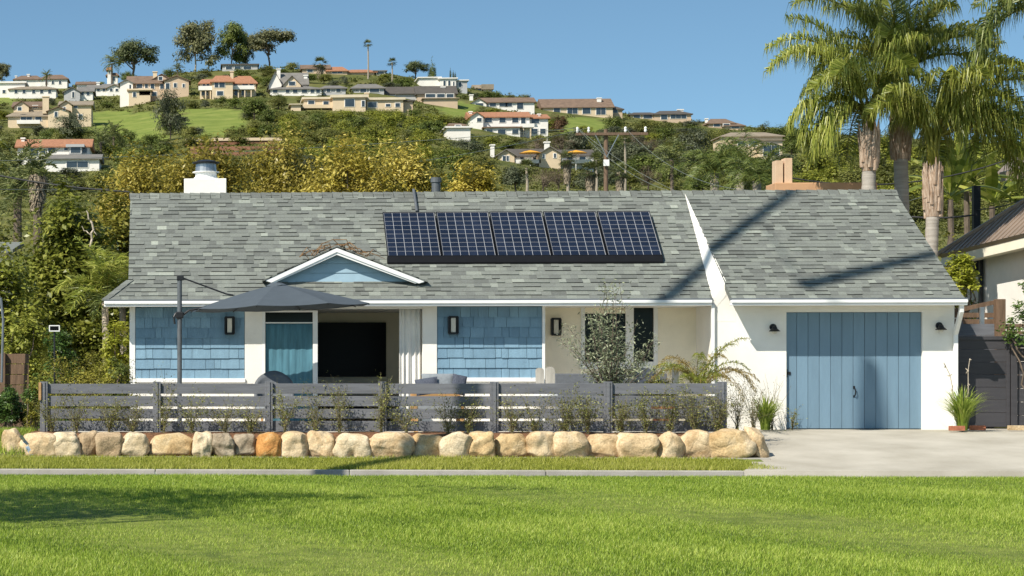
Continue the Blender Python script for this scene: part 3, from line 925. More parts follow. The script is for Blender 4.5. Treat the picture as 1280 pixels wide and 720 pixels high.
def barn_lamp(px, py, label):
    c = P(px, py, 42)
    t = thing('barn_lamp', label, 'wall lamp', (c.x, 0, c.z), 'black barn lamps beside the garage door')
    bp_ = MB(); 
    n = 16
    bp_.tube([(c.x, -.0, c.z + .03), (c.x, -.03, c.z + .03)], .062, 16); bp_.build('back_plate', M['darkmetal'], t)
    MB().tube([(c.x, -.03, c.z + .03), (c.x, -.09, c.z + .045), (c.x, -.12, c.z + .01)], .014, 8).build('arm', M['darkmetal'], t)
    MB().lathe([(.022, .05), (.04, .03), (.05, .0), (.10, -.045), (.098, -.05), (.045, -.01)], 18, (c.x, -.13, c.z)).build('lamp_shade', M['darkmetal'], t)
    MB().lathe([(.03, -.01), (.045, -.06), (.03, -.095)], 14, (c.x, -.13, c.z)).build('lamp_glass', M['lampglass'], t)
barn_lamp(966, 411, 'black barn lamp on the white wall left of the garage door')
barn_lamp(1173.5, 409, 'black barn lamp on the white wall right of the garage door')

# ------------------------------------------------------------------ solar panels
q00, q10, q11, q01 = [roof_at(*p)[0] for p in ((486, 329), (828, 326), (808, 267), (478, 269))]
hgt = .13
tlo = .5 * (roof_at(486, 326)[1] + roof_at(828, 323)[1]); thi = .5 * (roof_at(478, 269.5)[1] + roof_at(808, 267.5)[1])
tlo -= .06; thi -= .09
xp0 = PX(484, DE + (DR - DE) * tlo / SLEN - .1); xp1 = PX(829, DE + (DR - DE) * tlo / SLEN - .1)
pw = (xp1 - xp0) / 5
labs = ['leftmost', 'second from left', 'middle', 'second from right', 'rightmost']
for i in range(5):
    x0, x1 = xp0 + i * pw + .012, xp0 + (i + 1) * pw - .012
    cpt = roof_pt((x0 + x1) / 2, tlo, 0)
    t = thing('solar_module', labs[i] + ' of the five dark blue solar panels on the house roof', 'solar panel', tuple(cpt), 'solar panels on the house roof')
    def rp(x, tt, h): return roof_pt(x, tt, h)
    def slab(x0, x1, t0, t1, h0, h1, mb, tone=.5):
        mb.hexa([rp(x0, t0, h0), rp(x1, t0, h0), rp(x1, t1, h0), rp(x0, t1, h0), rp(x0, t0, h1), rp(x1, t0, h1), rp(x1, t1, h1), rp(x0, t1, h1)], tone)
    f = MB(); fw = .014
    slab(x0, x0 + fw, tlo, thi, hgt - .03, hgt + .006, f); slab(x1 - fw, x1, tlo, thi, hgt - .03, hgt + .006, f)
    slab(x0 + fw, x1 - fw, tlo, tlo + fw, hgt - .03, hgt + .006, f); slab(x0 + fw, x1 - fw, thi - fw, thi, hgt - .03, hgt + .006, f)
    f.build('panel_frame', M['panelblack'], t)
    g = MB(); slab(x0 + fw, x1 - fw, tlo + fw, thi - fw, hgt - .02, hgt - .004, g)
    sheet = g.build('backing_sheet', M['cellline'], t)
    ce = MB(); n1_, n2_ = 6, 10
    cw, chh = (x1 - x0 - 2 * fw - .01) / n1_, (thi - tlo - 2 * fw - .01) / n2_
    for a in range(n1_):
        for b_ in range(n2_):
            xa_, ta_ = x0 + fw + .005 + a * cw, tlo + fw + .005 + b_ * chh
            slab(xa_ + .0045, xa_ + cw - .0045, ta_ + .005, ta_ + chh - .005, hgt - .006, hgt - .001, ce, rnd.random())
    ce.build('cell_grid', M['cell'], t)
    s_ = MB(); s_.hexa([rp(x0 - .012, tlo - .10, .02), rp(x1 + .012, tlo - .10, .02), rp(x1 + .012, tlo, .03), rp(x0 - .012, tlo, .03),
                        rp(x0 - .012, tlo - .09, .05), rp(x1 + .012, tlo - .09, .05), rp(x1 + .012, tlo - .002, hgt), rp(x0 - .012, tlo - .002, hgt)])
    s_.build('skirt', M['panelblack'], t)
    s_ = MB()
    for xx in (x0 + .1, x1 - .1): 
        for tt in (tlo + .3, thi - .3): slab(xx - .02, xx + .02, tt - .02, tt + .02, .005, hgt - .02, s_)
    s_.build('mounting_foot', M['metal'], t)

# dry twigs lying on the little gable
rng = np.random.default_rng(4)
def twig_pile(label, pa, pb, n, spread, up):
    mb = MB()
    for i in range(n):
        f = rng.uniform(0, 1); c = Vector(pa).lerp(Vector(pb), f)
        d = (Vector(pb) - Vector(pa)).normalized() * rng.uniform(.15, .45) + Vector(rng.normal(size=3)) * .10
        c += Vector(rng.normal(size=3)) * spread; c.z += abs(rng.normal()) * up
        m_ = c + Vector(rng.normal(size=3)) * .05 + Vector((0, 0, .05))
        mb.tube([c - d * .5, m_, c + d * .5 - Vector((0, 0, .03))], [.012, .010, .005], 4)
    return tag(mb.build('twig_bundle', M['twig'], None), label, 'twigs')
a0 = Vector((PX(383, 42.1), yb + .1, PZ(322, 383, 42.1) + .05)); a1 = Vector((PX(420, 42.1), yb + .25, PZ(306, 420, 42.1) + .01))
twig_pile('dry brown twigs lying along the left slope of the little porch gable', a0, a1, 14, .012, .004)
a0 = Vector((PX(430, 42.2), yb + .3, PZ(308, 430, 42.2) + .01)); a1 = Vector((PX(466, 42.3), yb + .3, PZ(322, 466, 42.3) + .03))
twig_pile('tangled dry twigs behind the right slope of the little porch gable', a0, a1, 17, .03, .006)
# ------------------------------------------------------------------ television and console in the room
DT = 42 + 3.5
t = thing('television', 'large black television on the back wall of the open room', 'television', (PX(440, DT), 3.57, .8))
xa, xb, za, zb = PX(396, DT), PX(483, DT), PZ(471, 440, DT), PZ(403, 440, DT)
MB().bbox(xa, xb, 3.54, 3.61, za, zb, .008).build('bezel', M['panelblack'], t)
MB().box(xa + .015, xb - .015, 3.532, 3.55, za + .02, zb - .015).build('screen', M['black'], t)
t = thing('media_console', 'low dark media console under the television', 'console', (PX(440, DT), 2.9, .02))
MB().bbox(PX(385, 45), PX(490, 45), 2.75, 3.18, .12, .55, .01).build('cabinet', M['panelblack'], t)
MB().bbox(PX(383, 45), PX(492, 45), 2.72, 3.19, .55, .585, .006).build('top', M['brown'], t)
mb = MB()
for px in (388, 487): mb.box(PX(px, 45) - .03, PX(px, 45) + .03, 2.8, 2.86, .02, .12); mb.box(PX(px, 45) - .03, PX(px, 45) + .03, 3.1, 3.16, .02, .12)
mb.build('feet', M['panelblack'], t)

# ------------------------------------------------------------------ front fence
DF = 38.06; yf = DF - 42
t = thing('fence', 'low grey fence of four horizontal boards behind the boulders', 'fence', (PX(480, DF), yf, 0))
mb = MB(); rg = random.Random(2)
postx = [55, 196, 336, 478, 618, 760, 903]
rows = [(479.5, 492.3), (495.2, 508), (511, 523.3), (526.3, 539)]
for a, b in zip(postx[:-1], postx[1:]):
    for (ya, yb_) in rows:
        xa, xb = PX(a, DF) + .03, PX(b, DF) - .03
        za, zb = PZ(yb_, (a + b) / 2, DF), PZ(ya, (a + b) / 2, DF)
        mb.bbox(xa, xb, yf + rg.uniform(-.004, .004), yf + .035, za + rg.uniform(-.004, .004), zb + rg.uniform(-.004, .004), .004, rg.random())
mb.build('slat_panel', M['fence'], t)
for i, px in enumerate(postx):
    x = PX(px, DF)
    w2 = .065
    mb = MB(); mb.bbox(x - w2, x + w2, yf - .05, yf + .085, -.15, PZ(477, px, DF), .006, rg.random())
    mb.bbox(x - .022, x + .02, yf - .066, yf - .051, .02, PZ(477.5, px, DF), .003, 1)
    mb.build('post', M['fence'], t)
x = PX(50.5, DF)
MB().bbox(x - .025, x + .02, yf - .09, yf - .052, PZ(500, 50, DF), PZ(478, 50, DF), .004).build('end_cap', M['woodlight'], t)

# ------------------------------------------------------------------ boulders
def rockmat(name, c1, c2, c3):
    m, nt, out = new_mat(name)
    b = nt.nodes.new('ShaderNodeBsdfPrincipled'); b.inputs['Roughness'].default_value = .9; b.inputs['Specular IOR Level'].default_value = .2
    tc = nt.nodes.new('ShaderNodeTexCoord')
    oi = nt.nodes.new('ShaderNodeObjectInfo')
    ad = nt.nodes.new('ShaderNodeVectorMath'); ad.operation = 'MULTIPLY_ADD'; ad.inputs[1].default_value = (1, 1, 1)
    cb = nt.nodes.new('ShaderNodeCombineXYZ'); mm = nt.nodes.new('ShaderNodeMath'); mm.operation = 'MULTIPLY'; mm.inputs[1].default_value = 37
    L(nt, oi.outputs['Random'], mm.inputs[0]); L(nt, mm.outputs[0], cb.inputs[0]); L(nt, mm.outputs[0], cb.inputs[1])
    L(nt, tc.outputs['Object'], ad.inputs[0]); L(nt, cb.outputs[0], ad.inputs[2])
    n1 = nt.nodes.new('ShaderNodeTexNoise'); n1.inputs['Scale'].default_value = 3.2; n1.inputs['Detail'].default_value = 8; n1.inputs['Roughness'].default_value = .62; n1.inputs['Distortion'].default_value = .6
    L(nt, ad.outputs[0], n1.inputs['Vector'])
    r = ramp(nt, [(.30, c1), (.5, c2), (.68, c3)])
    L(nt, n1.outputs['Fac'], r.inputs[0])
    n2 = nt.nodes.new('ShaderNodeTexNoise'); n2.inputs['Scale'].default_value = 34; n2.inputs['Detail'].default_value = 6
    L(nt, ad.outputs[0], n2.inputs['Vector'])
    r2 = ramp(nt, [(.3, (.74, .73, .72)), (.7, (1.14, 1.14, 1.14))]); L(nt, n2.outputs['Fac'], r2.inputs[0])
    mx = nt.nodes.new('ShaderNodeMix'); mx.data_type = 'RGBA'; mx.blend_type = 'MULTIPLY'; mx.inputs[0].default_value = 1
    L(nt, r.outputs[0], mx.inputs[6]); L(nt, r2.outputs[0], mx.inputs[7]); L(nt, mx.outputs[2], b.inputs['Base Color'])
    vo = nt.nodes.new('ShaderNodeTexVoronoi'); vo.feature = 'DISTANCE_TO_EDGE'; vo.inputs['Scale'].default_value = 3.0
    nm = nt.nodes.new('ShaderNodeMix'); nm.data_type = 'VECTOR'; nm.inputs[0].default_value = .25
    L(nt, ad.outputs[0], nm.inputs[4]); L(nt, n1.outputs['Color'], nm.inputs[5]); L(nt, nm.outputs[1], vo.inputs['Vector'])
    r3 = ramp(nt, [(0, (0, 0, 0)), (.06, (1, 1, 1))]); L(nt, vo.outputs['Distance'], r3.inputs[0])
    ma = nt.nodes.new('ShaderNodeMath'); ma.operation = 'MULTIPLY_ADD'; ma.inputs[1].default_value = .25
    L(nt, r3.outputs[0], ma.inputs[0])
    n3 = nt.nodes.new('ShaderNodeTexNoise'); n3.inputs['Scale'].default_value = 14; n3.inputs['Detail'].default_value = 9; n3.inputs['Roughness'].default_value = .65
    L(nt, ad.outputs[0], n3.inputs['Vector']); L(nt, n3.outputs['Fac'], ma.inputs[2])
    bp = nt.nodes.new('ShaderNodeBump'); bp.inputs['Strength'].default_value = .55; bp.inputs['Distance'].default_value = .035
    L(nt, ma.outputs[0], bp.inputs['Height']); L(nt, bp.outputs[0], b.inputs['Normal'])
    L(nt, b.outputs[0], out.inputs[0])
    return m
RM = {'tan': rockmat('tan_sandstone', (.42, .285, .145), (.58, .435, .26), (.65, .53, .355)),
      'cream': rockmat('cream_sandstone', (.44, .34, .20), (.60, .49, .33), (.68, .59, .43)),
      'grey': rockmat('grey_sandstone', (.22, .17, .115), (.32, .26, .185), (.42, .355, .26)),
      'brown': rockmat('shade_tinted_sandstone', (.27, .19, .11), (.40, .30, .185), (.50, .395, .26)),  # tan stone with its shade painted into the darker colours
      'gold': rockmat('golden_sandstone', (.42, .28, .135), (.55, .405, .22), (.62, .50, .33)),
      'orange': rockmat('orange_stained_stone', (.40, .17, .05), (.50, .26, .085), (.52, .37, .19))}
ROCKS = [  # x0,x1,top,bottom, colour, squareness, lean, label
    (1, 28, 536, 571, 'tan', 2.6, .25, 'tall tapering tan boulder at the left end of the row'),
    (27, 71, 541, 571, 'tan', 3.6, .1, 'wide tan boulder with a pale blue strip across it'),
    (65, 99, 541, 572, 'cream', 2.8, .0, 'smooth cream boulder right of the one with the blue strip'),
    (97, 124, 539, 571, 'brown', 2.8, -.05, 'narrow tan boulder with painted shade, fourth from the left end'),
    (121, 155, 541, 571, 'brown', 3.2, .05, 'fractured brownish tan boulder with painted shade just left of the round pale one'),
    (150, 186, 541, 571, 'cream', 2.2, 0, 'round pale boulder left of the long golden boulder'),
    (186, 243, 542, 571, 'gold', 3.2, 0, 'long golden boulder on the left part of the row'),
    (241, 266, 540, 572, 'cream', 3.0, -.1, 'narrow upright cream boulder right of the long golden one'),
    (265, 292, 542, 571, 'grey', 4.2, 0, 'blocky grey boulder on the left of two grey ones side by side'),
    (291, 321, 543, 571, 'grey', 3.2, 0, 'rounded grey boulder just left of the orange boulder'),
    (320, 354, 541, 571, 'orange', 2.6, 0, 'rusty orange boulder, the only one in the row'),
    (353, 384, 540, 572, 'tan', 3.6, 0, 'squarish tan boulder just right of the orange boulder'),
    (383, 419, 539, 572, 'tan', 3.2, 0, 'pinkish tan boulder second to the right of the orange one'),
    (418, 465, 542, 572, 'cream', 2.8, 0, 'cream boulder with a hollow notch in its underside'),
    (460, 517, 541, 572, 'tan', 4.6, 0, 'large flat faced rectangular tan boulder in the middle of the row'),
    (515, 556, 543, 572, 'gold', 2.6, .1, 'golden rounded boulder between the large rectangular and the whitest boulder'),
    (551, 591, 540, 573, 'cream', 4.2, 0, 'whitest squarish boulder in the row'),
    (588, 618, 540, 573, 'gold', 4.0, 0, 'narrow golden upright boulder right of the whitest boulder'),
    (617, 661, 543, 572, 'gold', 2.3, 0, 'oval golden boulder in front of the fifth fence post'),
    (659, 696, 540, 572, 'tan', 2.5, -.1, 'rounded tan boulder right of the oval golden one'),
    (692, 736, 540, 573, 'tan', 2.6, .05, 'bulging tan boulder left of the sixth fence post'),
    (730, 779, 543, 573, 'tan', 3.0, .05, 'low wide tan boulder in front of the sixth fence post'),
    (772, 822, 542, 573, 'tan', 3.6, 0, 'broad tan boulder right of the sixth fence post'),
    (821, 856, 540, 574, 'tan', 3.4, .1, 'narrow tan boulder fifth from the right end'),
    (850, 893, 538, 574, 'tan', 3.4, 0, 'smooth tan block fourth from the right end, below the fence end'),
    (888, 943, 537, 575, 'gold', 2.4, 0, 'biggest round golden boulder near the driveway end of the row'),
    (928, 965, 534, 575, 'tan', 4.0, -.75, 'leaning slab boulder at the driveway end of the row'),
]
for i, (x0, x1, yt, yb_, mk, sq, lean, lab) in enumerate(ROCKS):
    d = 37.22 + .12 * ((i * 7) % 3 == 0) + .02 * (i % 2)
    if i == 26: d = 37.35
    rng = np.random.default_rng(100 + i)
    cx = (x0 + x1) / 2
    p = P(cx, yb_, d); wx = (PX(x1, d) - PX(x0, d)) / 2 * 1.13 + .012; hz = PZ(yt - 1, cx, d) - p.z + .05; sq = sq * 1.4 + .4
    bm = bmesh.new(); bmesh.ops.create_icosphere(bm, subdivisions=5, radius=1)
    co = np.array([v.co for v in bm.verts])
    e = 2.0 / sq
    sg = np.sign(co) * np.abs(co) ** 1.0
    nrm_ = (np.abs(co) ** sq).sum(1) ** (1 / sq)
    co = co / nrm_[:, None]
    # a few flat facets
    for k in range(9):
        n_ = rng.normal(size=3); n_ /= np.linalg.norm(n_)
        off = rng.uniform(.92, 1.12) * (1.05 if sq < 2.5 else 1.0)
        dd_ = co @ n_ - off
        co -= np.where(dd_ > 0, dd_ * .85, 0)[:, None] * n_
    # lumps
    for k in range(14):
        f = rng.normal(size=3) * (2.2 if k < 7 else 5); ph = rng.uniform(0, 6.28)
        co += (np.sin(co @ f + ph) * (.028 if k < 7 else .011))[:, None] * co
    if i == 13:
        g = np.exp(-((co[:, 0] + .1) ** 2 / .05 + (co[:, 2] + .75) ** 2 / .25)); co[:, 1] += .55 * g * (co[:, 1] < 0); 
    mx_, mn_ = co.max(0), co.min(0)
    co = (co - (mx_ + mn_) / 2) / ((mx_ - mn_) / 2)
    tap = 1 - (.10 if sq > 2.5 else .04) * (co[:, 2] + 1) * rng.uniform(.2, 1.2)
    co[:, 0] *= tap
    co[:, 0] = co[:, 0] * wx - lean * (0 if abs(lean) > .5 else 1) * co[:, 2] * wx * .5
    if lean < -.5: co[:, 0] = co[:, 0] * .68 - co[:, 2] * wx * .30
    co[:, 1] *= .27 + rng.uniform(-.03, .03); co[:, 2] = (co[:, 2] + 1) * hz / 2 - .05
    co[:, 1] += .06 * co[:, 2]
    for v, c_ in zip(bm.verts, co): v.co = c_
    me = bpy.data.meshes.new('boulder'); bm.to_mesh(me); bm.free()
    me.polygons.foreach_set('use_smooth', [True] * len(me.polygons)); me.materials.append(RM[mk])
    o = link('boulder', me); o.location = (p.x, d - 42 + .12, p.z)
    o.rotation_euler = (0, 0, rng.uniform(-.12, .12))
    tag(o, lab, 'boulder', 'boulders along the planting bed')
    if i == 1:
        s_ = MB()
        # strip lying over the rock face
        pts = [(26, 545), (30, 552), (34, 560), (39, 569.5)]
        vs_ = []
        for (px, py) in pts:
            q = P(px, py, 37.02); vs_ += [(q.x - .03, q.y, q.z), (q.x + .03, q.y + .003, q.z + .01)]
        bmv = [Vector(v) for v in vs_]
        s_.add([v for v in bmv] + [v + Vector((0, .006, 0)) for v in bmv], [(0, 1, 3, 2), (2, 3, 5, 4), (4, 5, 7, 6), (8, 10, 11, 9), (10, 12, 13, 11), (12, 14, 15, 13)])
        so_ = s_.build('strap', M['bluestrip']); md = so_.modifiers.new('wrap', 'SHRINKWRAP'); md.target = o; md.offset = .006; md.wrap_method = 'PROJECT'; md.use_project_y = True; md.use_positive_direction = True; md.use_negative_direction = True; md.use_project_z = False
        tag(so_, 'pale blue and white strip lying across a tan boulder', 'strap')

# ------------------------------------------------------------------ parasol
DU = 40.2
px = PX(224.5, DU); yu = DU - 42
ctr = P(349, 380, DU)
t = thing('parasol', 'large charcoal cantilever parasol on a grey pole before the house', 'parasol', (px, yu, 0))
MB().tube([(px, yu, 0), (px, yu, PZ(347, 224, DU))], .042, 14).build('pole', M['greymetal'], t)
mb = MB(); mb.bbox(px - .4, px + .4, yu - .4, yu + .4, -.005, .09, .03); mb.build('base', M['darkmetal'], t)
zt = PZ(347, 224, DU)
mb = MB(); mb.bbox(px - .05, px + .075, yu - .05, yu + .05, zt - .05, zt + .035, .012); mb.build('mast_cap', M['darkmetal'], t)
apex = P(346, 356, DU)
mb = MB(); mb.tube([(px + .05, yu, zt - .005), P(283, 367.5, DU), P(292, 369, DU)], .014, 8); mb.build('stay', M['darkmetal'], t)
zc = PZ(394, 224, DU)
mb = MB(); mb.bbox(px - .075, px + .07, yu - .06, yu + .06, zc - .06, zc + .06, .02)
mb.tube([(px - .07, yu - .03, zc + .03), (px - .10, yu - .05, zc - .03), (px - .085, yu - .05, zc - .16)], .018, 8)
mb.build('crank_collar', M['darkmetal'], t)
mb = MB(); mb.tube([(px + .05, yu, zc), P(236, 388, DU), P(262, 383, DU), P(300, 377, DU), apex + Vector((0, 0, -.1))], .022, 8)
mb.build('arm', M['darkmetal'], t)
# canopy
NS = 8; RR = 10
R_ = (PX(455, DU) - PX(243, DU)) / 2
tilt = (PZ(380.5, 455, DU) - PZ(388, 243, DU)) / (2 * R_)
cx_ = (PX(455, DU) + PX(243, DU)) / 2
zrim = (PZ(381, 455, DU) + PZ(387.5, 243, DU)) / 2
ha = apex.z - zrim
v = []; NSEG = NS * 6
for j in range(RR + 1):
    f = j / RR
    for k in range(NSEG):
        g = 2 * pi * k / NSEG + pi / NS + .12
        sec = (k % 6) / 6
        rr = R_ * f * (cos(pi / NS) / cos(((g - .12 - pi / NS) % (2 * pi / NS)) - pi / NS)) / cos(pi / NS) * (1.0)
        sag = .045 * f * sin(sec * pi)
        zz_ = ha * (1 - f ** 1.22) - sag * .6
        x_ = (apex.x - cx_) * (1 - f)
        v.append((cx_ + x_ + rr * cos(g), yu + rr * sin(g), zrim + zz_ + tilt * (rr * cos(g))))
fcs = [(j * NSEG + k, j * NSEG + (k + 1) % NSEG, (j + 1) * NSEG + (k + 1) % NSEG, (j + 1) * NSEG + k) for j in range(1, RR) for k in range(NSEG)]
mb = MB(); mb.add(v, fcs)
cn = mb.build('canopy', M['umbrella'], t)
md = cn.modifiers.new('solid', 'SOLIDIFY'); md.thickness = .006
for k in range(NS):
    g = pi / NS + .12 + 2 * pi * k / NS
    pts = []
    for j in range(1, RR + 1):
        q = Vector(v[j * NSEG + (k * 6) % NSEG]); q.z -= .016; pts.append(q)
    MB().tube(pts, .009, 5).build('rib', M['darkmetal'], t)
mb = MB(); n = 16; vv = []
for k in range(n):
    g = 2 * pi * k / n; wv = .012 * sin(g * 4)
    vv.append((apex.x + .20 * cos(g), yu + .20 * sin(g), apex.z - .025 + wv + tilt * .2 * cos(g)))
vv += [(apex.x + .1 * cos(2 * pi * k / n), yu + .1 * sin(2 * pi * k / n), apex.z + .035) for k in range(n)]
vv.append((apex.x, yu, apex.z + .045))
mb.add(vv, [(k, (k + 1) % n, n + (k + 1) % n, n + k) for k in range(n)] + [(n + k, n + (k + 1) % n, 2 * n) for k in range(n)])
vo_ = mb.build('vent_cap', M['umbrella'], t); md = vo_.modifiers.new('solid', 'SOLIDIFY'); md.thickness = .008

# ------------------------------------------------------------------ patio furniture
def cushion_mesh(w_, h_, th):
    """pillow standing on its lower edge, centred, facing -Y"""
    n = 10; v = []
    for side in (-1, 1):
        for j in range(n + 1):
            for i in range(n + 1):
                a, b = 2 * i / n - 1, 2 * j / n - 1
                puff = max(0, (1 - a ** 4) * (1 - b ** 4)) ** .55
                pin = 1 - .07 * (a * a) * (1 - b * b) * 0 - .05 * (1 - abs(a * b))
                v.append((a * w_ / 2 * (1 - .06 * (1 - b * b)), side * th / 2 * puff, (b + 1) * h_ / 2 * 1))
    m_ = (n + 1) ** 2
    f = []
    for j in range(n):
        for i in range(n):
            q = (j * (n + 1) + i, j * (n + 1) + i + 1, (j + 1) * (n + 1) + i + 1, (j + 1) * (n + 1) + i)
            f.append(q); f.append(tuple(m_ + k for k in reversed(q)))
    return v, f
def cushion(px, py, d, w_, h_, th, rot, mat, label):
    v, f = cushion_mesh(w_, h_, th)
    o = MB().add(v, f).build('cushion', mat, None, True)
    o.location = P(px, py, d); o.rotation_euler = rot
    return tag(o, label, 'cushion', 'cushions on the patio seats')
# wooden outdoor bench whose back shows above the fence
def outdoor_bench(px0, px1, d, label, mat, back_z, sx=1, slats=True):
    x0, x1 = PX(px0, d), PX(px1, d); y = d - 42
    t = thing('outdoor_sofa', label, 'sofa', ((x0 + x1) / 2, y, 0), 'sofas on the patio')
    f = MB(); f.bbox(x0, x1, y - .35, y + .35, .26, .34, .012); f.build('seat_frame', mat, t)
    for xx in (x0 + .04, x1 - .04):
        for yy in (y - .31, y + .31): MB().bbox(xx - .035, xx + .035, yy - .035, yy + .035, -.01, .27, .006).build('leg', mat, t)
    b = MB(); b.bbox(x0, x1, y + .28, y + .35, .34, back_z, .015); b.build('backrest', mat, t)
    MB().bbox(x0 + .03, x1 - .03, y - .33, y + .27, .341, .46, .03).build('seat_pad', M['cushion'], t)
    for xx in (x0 + .035, x1 - .035): MB().bbox(xx - .03, xx + .03, y - .34, y + .28, .34, .62, .012).build('arm', mat, t)
    return t
outdoor_bench(515, 578, 40.0, 'honey wood outdoor sofa behind the fence, right of the white curtain', M['woodlight'], .70)
cushion(549, 492, 39.85, .60, .36, .18, (-.25, 0, .05), M['cushion'], 'pale grey slumped cushion on the honey wood sofa')
cushion(535, 493, 39.72, .40, .30, .14, (-.3, -.15, -.15), M['navy'], 'navy striped cushion at the left of the pale grey one')
cushion(572, 493, 39.75, .26, .36, .12, (-.3, .2, .1), M['navy'], 'navy striped cushion at the right end of the honey wood sofa')
outdoor_bench(697, 838, 41.2, 'long slate grey outdoor sofa below the porch window', M['sofa'], PZ(467, 760, 41.5))
cushion(806, 488, 41.2, .40, .42, .16, (-.3, .1, .1), M['navy'], 'navy cushion on the long slate grey sofa')
# round backed lounge chair at the left
d = 39.6
t = thing('lounge_chair', 'rounded grey lounge chair in front of the teal curtain', 'chair', tuple(P(343, 538, d)))
c0 = P(343, 536, d); c0.z = 0
mb = MB(); v = []
n = 14
for j in range(8):
    zz_ = .36 + (.60 * j / 7)
    for k in range(n + 1):
        g = pi * (k / n)
        r_ = .34 * (1 - .0 * j)
        hgt_ = .36 + (PZ(464, 343, d) - .36) * (j / 7) * (.55 + .45 * sin(g))
        v.append((c0.x + r_ * cos(g) * (1 + .05 * j / 7), c0.y + r_ * sin(g) * .9 + .02 * j, hgt_))
mb.add(v, [(j * (n + 1) + k, j * (n + 1) + k + 1, (j + 1) * (n + 1) + k + 1, (j + 1) * (n + 1) + k) for j in range(7) for k in range(n)])
o = mb.build('backrest', M['sofa'], t, True); md = o.modifiers.new('solid', 'SOLIDIFY'); md.thickness = .06
MB().lathe([(.30, 0), (.33, .03), (.33, .12), (.28, .15)], 20, (c0.x, c0.y, .30)).build('seat', M['cushion'], t)
for a_, b_ in ((-1, -1), (1, -1), (1, 1), (-1, 1)): MB().tube([(c0.x + a_ * .24, c0.y + b_ * .2, 0), (c0.x + a_ * .2, c0.y + b_ * .18, .31)], .018, 6).build('leg', M['woodlight'], t)
# white slatted chair
d = 39.7
t = thing('garden_chair', 'white garden chair with rounded back slats behind the fence', 'chair', tuple(P(685, 538, d)))
y = d - 42
for (pa, pb, yt) in ((673, 683.5, 459.5), (685.5, 697, 458)):
    x0, x1 = PX(pa, d), PX(pb, d); zt_ = PZ(yt, pa, d); r_ = (x1 - x0) / 2
    poly = [(x0, y + .2, .3), (x1, y + .2, .3)] + [((x0 + x1) / 2 + r_ * cos(g), y + .32, zt_ - .05 + .05 * sin(g)) for g in [0, pi / 5, 2 * pi / 5, 3 * pi / 5, 4 * pi / 5, pi]]
    MB().prism(poly, (0, .03, 0)).build('back_slat', M['kerb'], t)
x0, x1 = PX(671, d), PX(699, d)
MB().bbox(x0, x1, y - .3, y + .24, .33, .37, .008).build('seat', M['trim'], t)
MB().bbox(x0 - .01, x1 + .01, y + .23, y + .27, .62, .68, .005).build('back_rail', M['trim'], t)
for xx in (x0 + .03, x1 - .03):
    for yy in (y - .25, y + .2): MB().bbox(xx - .03, xx + .03, yy - .02, yy + .02, 0, .33, .004).build('leg', M['trim'], t)
    MB().bbox(xx - .04, xx + .04, y - .32, y + .25, .56, .585, .006).build('arm', M['trim'], t)
# pots
def pot(px, d, r, h, mat, name, label):
    p = P(px, 538, d); p.z = 0
    o = MB().lathe([(r * .7, 0), (r * .95, h * .85), (r * 1.05, h * .86), (r * 1.05, h), (r * .9, h), (r * .88, h * .9)], 20, tuple(p)).build(name, mat)
    return tag(o, label, 'pot'), p
_, pp1 = pot(829, 40.3, .23, .62, M['terracotta'], 'plant_pot', 'terracotta pot with a bushy plant below the porch window')
_, pp2 = pot(875, 40.4, .30, .42, M['greymetal'], 'plant_pot', 'grey pot holding the drooping yellowing palm')
x = PX(843.5, 40.9)
o = MB().bbox(x - .05, x + .05, -1.2, -1.1, -.02, PZ(460, 843, 40.9), .008).build('bollard', M['metal']); tag(o, 'pale grey square post behind the fence, left of the yellowing palm', 'post')

# ------------------------------------------------------------------ plants near the house
def plant_from(name, label, cat, base, crown_me, stem_mb, stem_mat, group=None, crown_name='foliage', stem_name='stem'):
    t = thing(name, label, cat, tuple(base), group, world=False)
    link(crown_name, crown_me, t)
    if stem_mb is not None: stem_mb.build(stem_name, stem_mat, t)
    return t
def twig_shrub(label, px, d, zb, h, w_, nst, nleaf, leaf, mat, seed, group, arch=.2, name='fence_shrub', lean=0.0):
    """thin arching stems with small scattered leaves"""
    rng = np.random.default_rng(seed); mb = MB(); pts = []
    for i in range(nst):
        ang = rng.uniform(0, 2 * pi); hh = h * rng.uniform(.55, 1.0)
        tip = Vector((cos(ang) * w_ * rng.uniform(.3, 1) + lean * hh, sin(ang) * min(w_, .22) * rng.uniform(.2, 1), hh))
        ps = []
        for k in range(7):
            f = k / 6
            q = Vector((tip.x * f ** 1.5, tip.y * f ** 1.3, tip.z * (f * (1 + arch) - arch * f * f)))
            q += Vector(rng.normal(size=3)) * .012
            ps.append(q)
        mb.tube(ps, [.006 * (1 - .75 * k / 6) for k in range(7)], 4)
        for s_ in range(3):
            k0 = rng.integers(1, 6); a_ = ps[k0]; dr_ = Vector(rng.normal(size=3)) * .12 + Vector((0, 0, .08)); e_ = a_ + dr_
            mb.tube([a_, (a_ + e_) / 2 + Vector(rng.normal(size=3)) * .01, e_], [.003, .0025, .0015], 3)
            for f in rng.uniform(.2, 1.3, max(1, nleaf // (nst * 5))): pts.append(np.array(a_ + dr_ * f) + rng.normal(size=3) * .035)
        for f in rng.uniform(.12, 1.02, max(1, nleaf * 2 // (nst * 5))):
            k0 = min(5, int(f * 6)); q = ps[k0].lerp(ps[k0 + 1], min(1, f * 6 - k0)); pts.append(np.array(q) + rng.normal(size=3) * .025)
    pts = np.array(pts); tone = rng.uniform(0, 1, len(pts))
    me = poly_mesh('foliage', leaf_verts(pts, leaf, rng, .5, .2), 4, mat, tone)
    b = P(px, 470, d); b.z = zb
    return plant_from(name, label, 'shrub', b, me, mb, M['stem'], group)
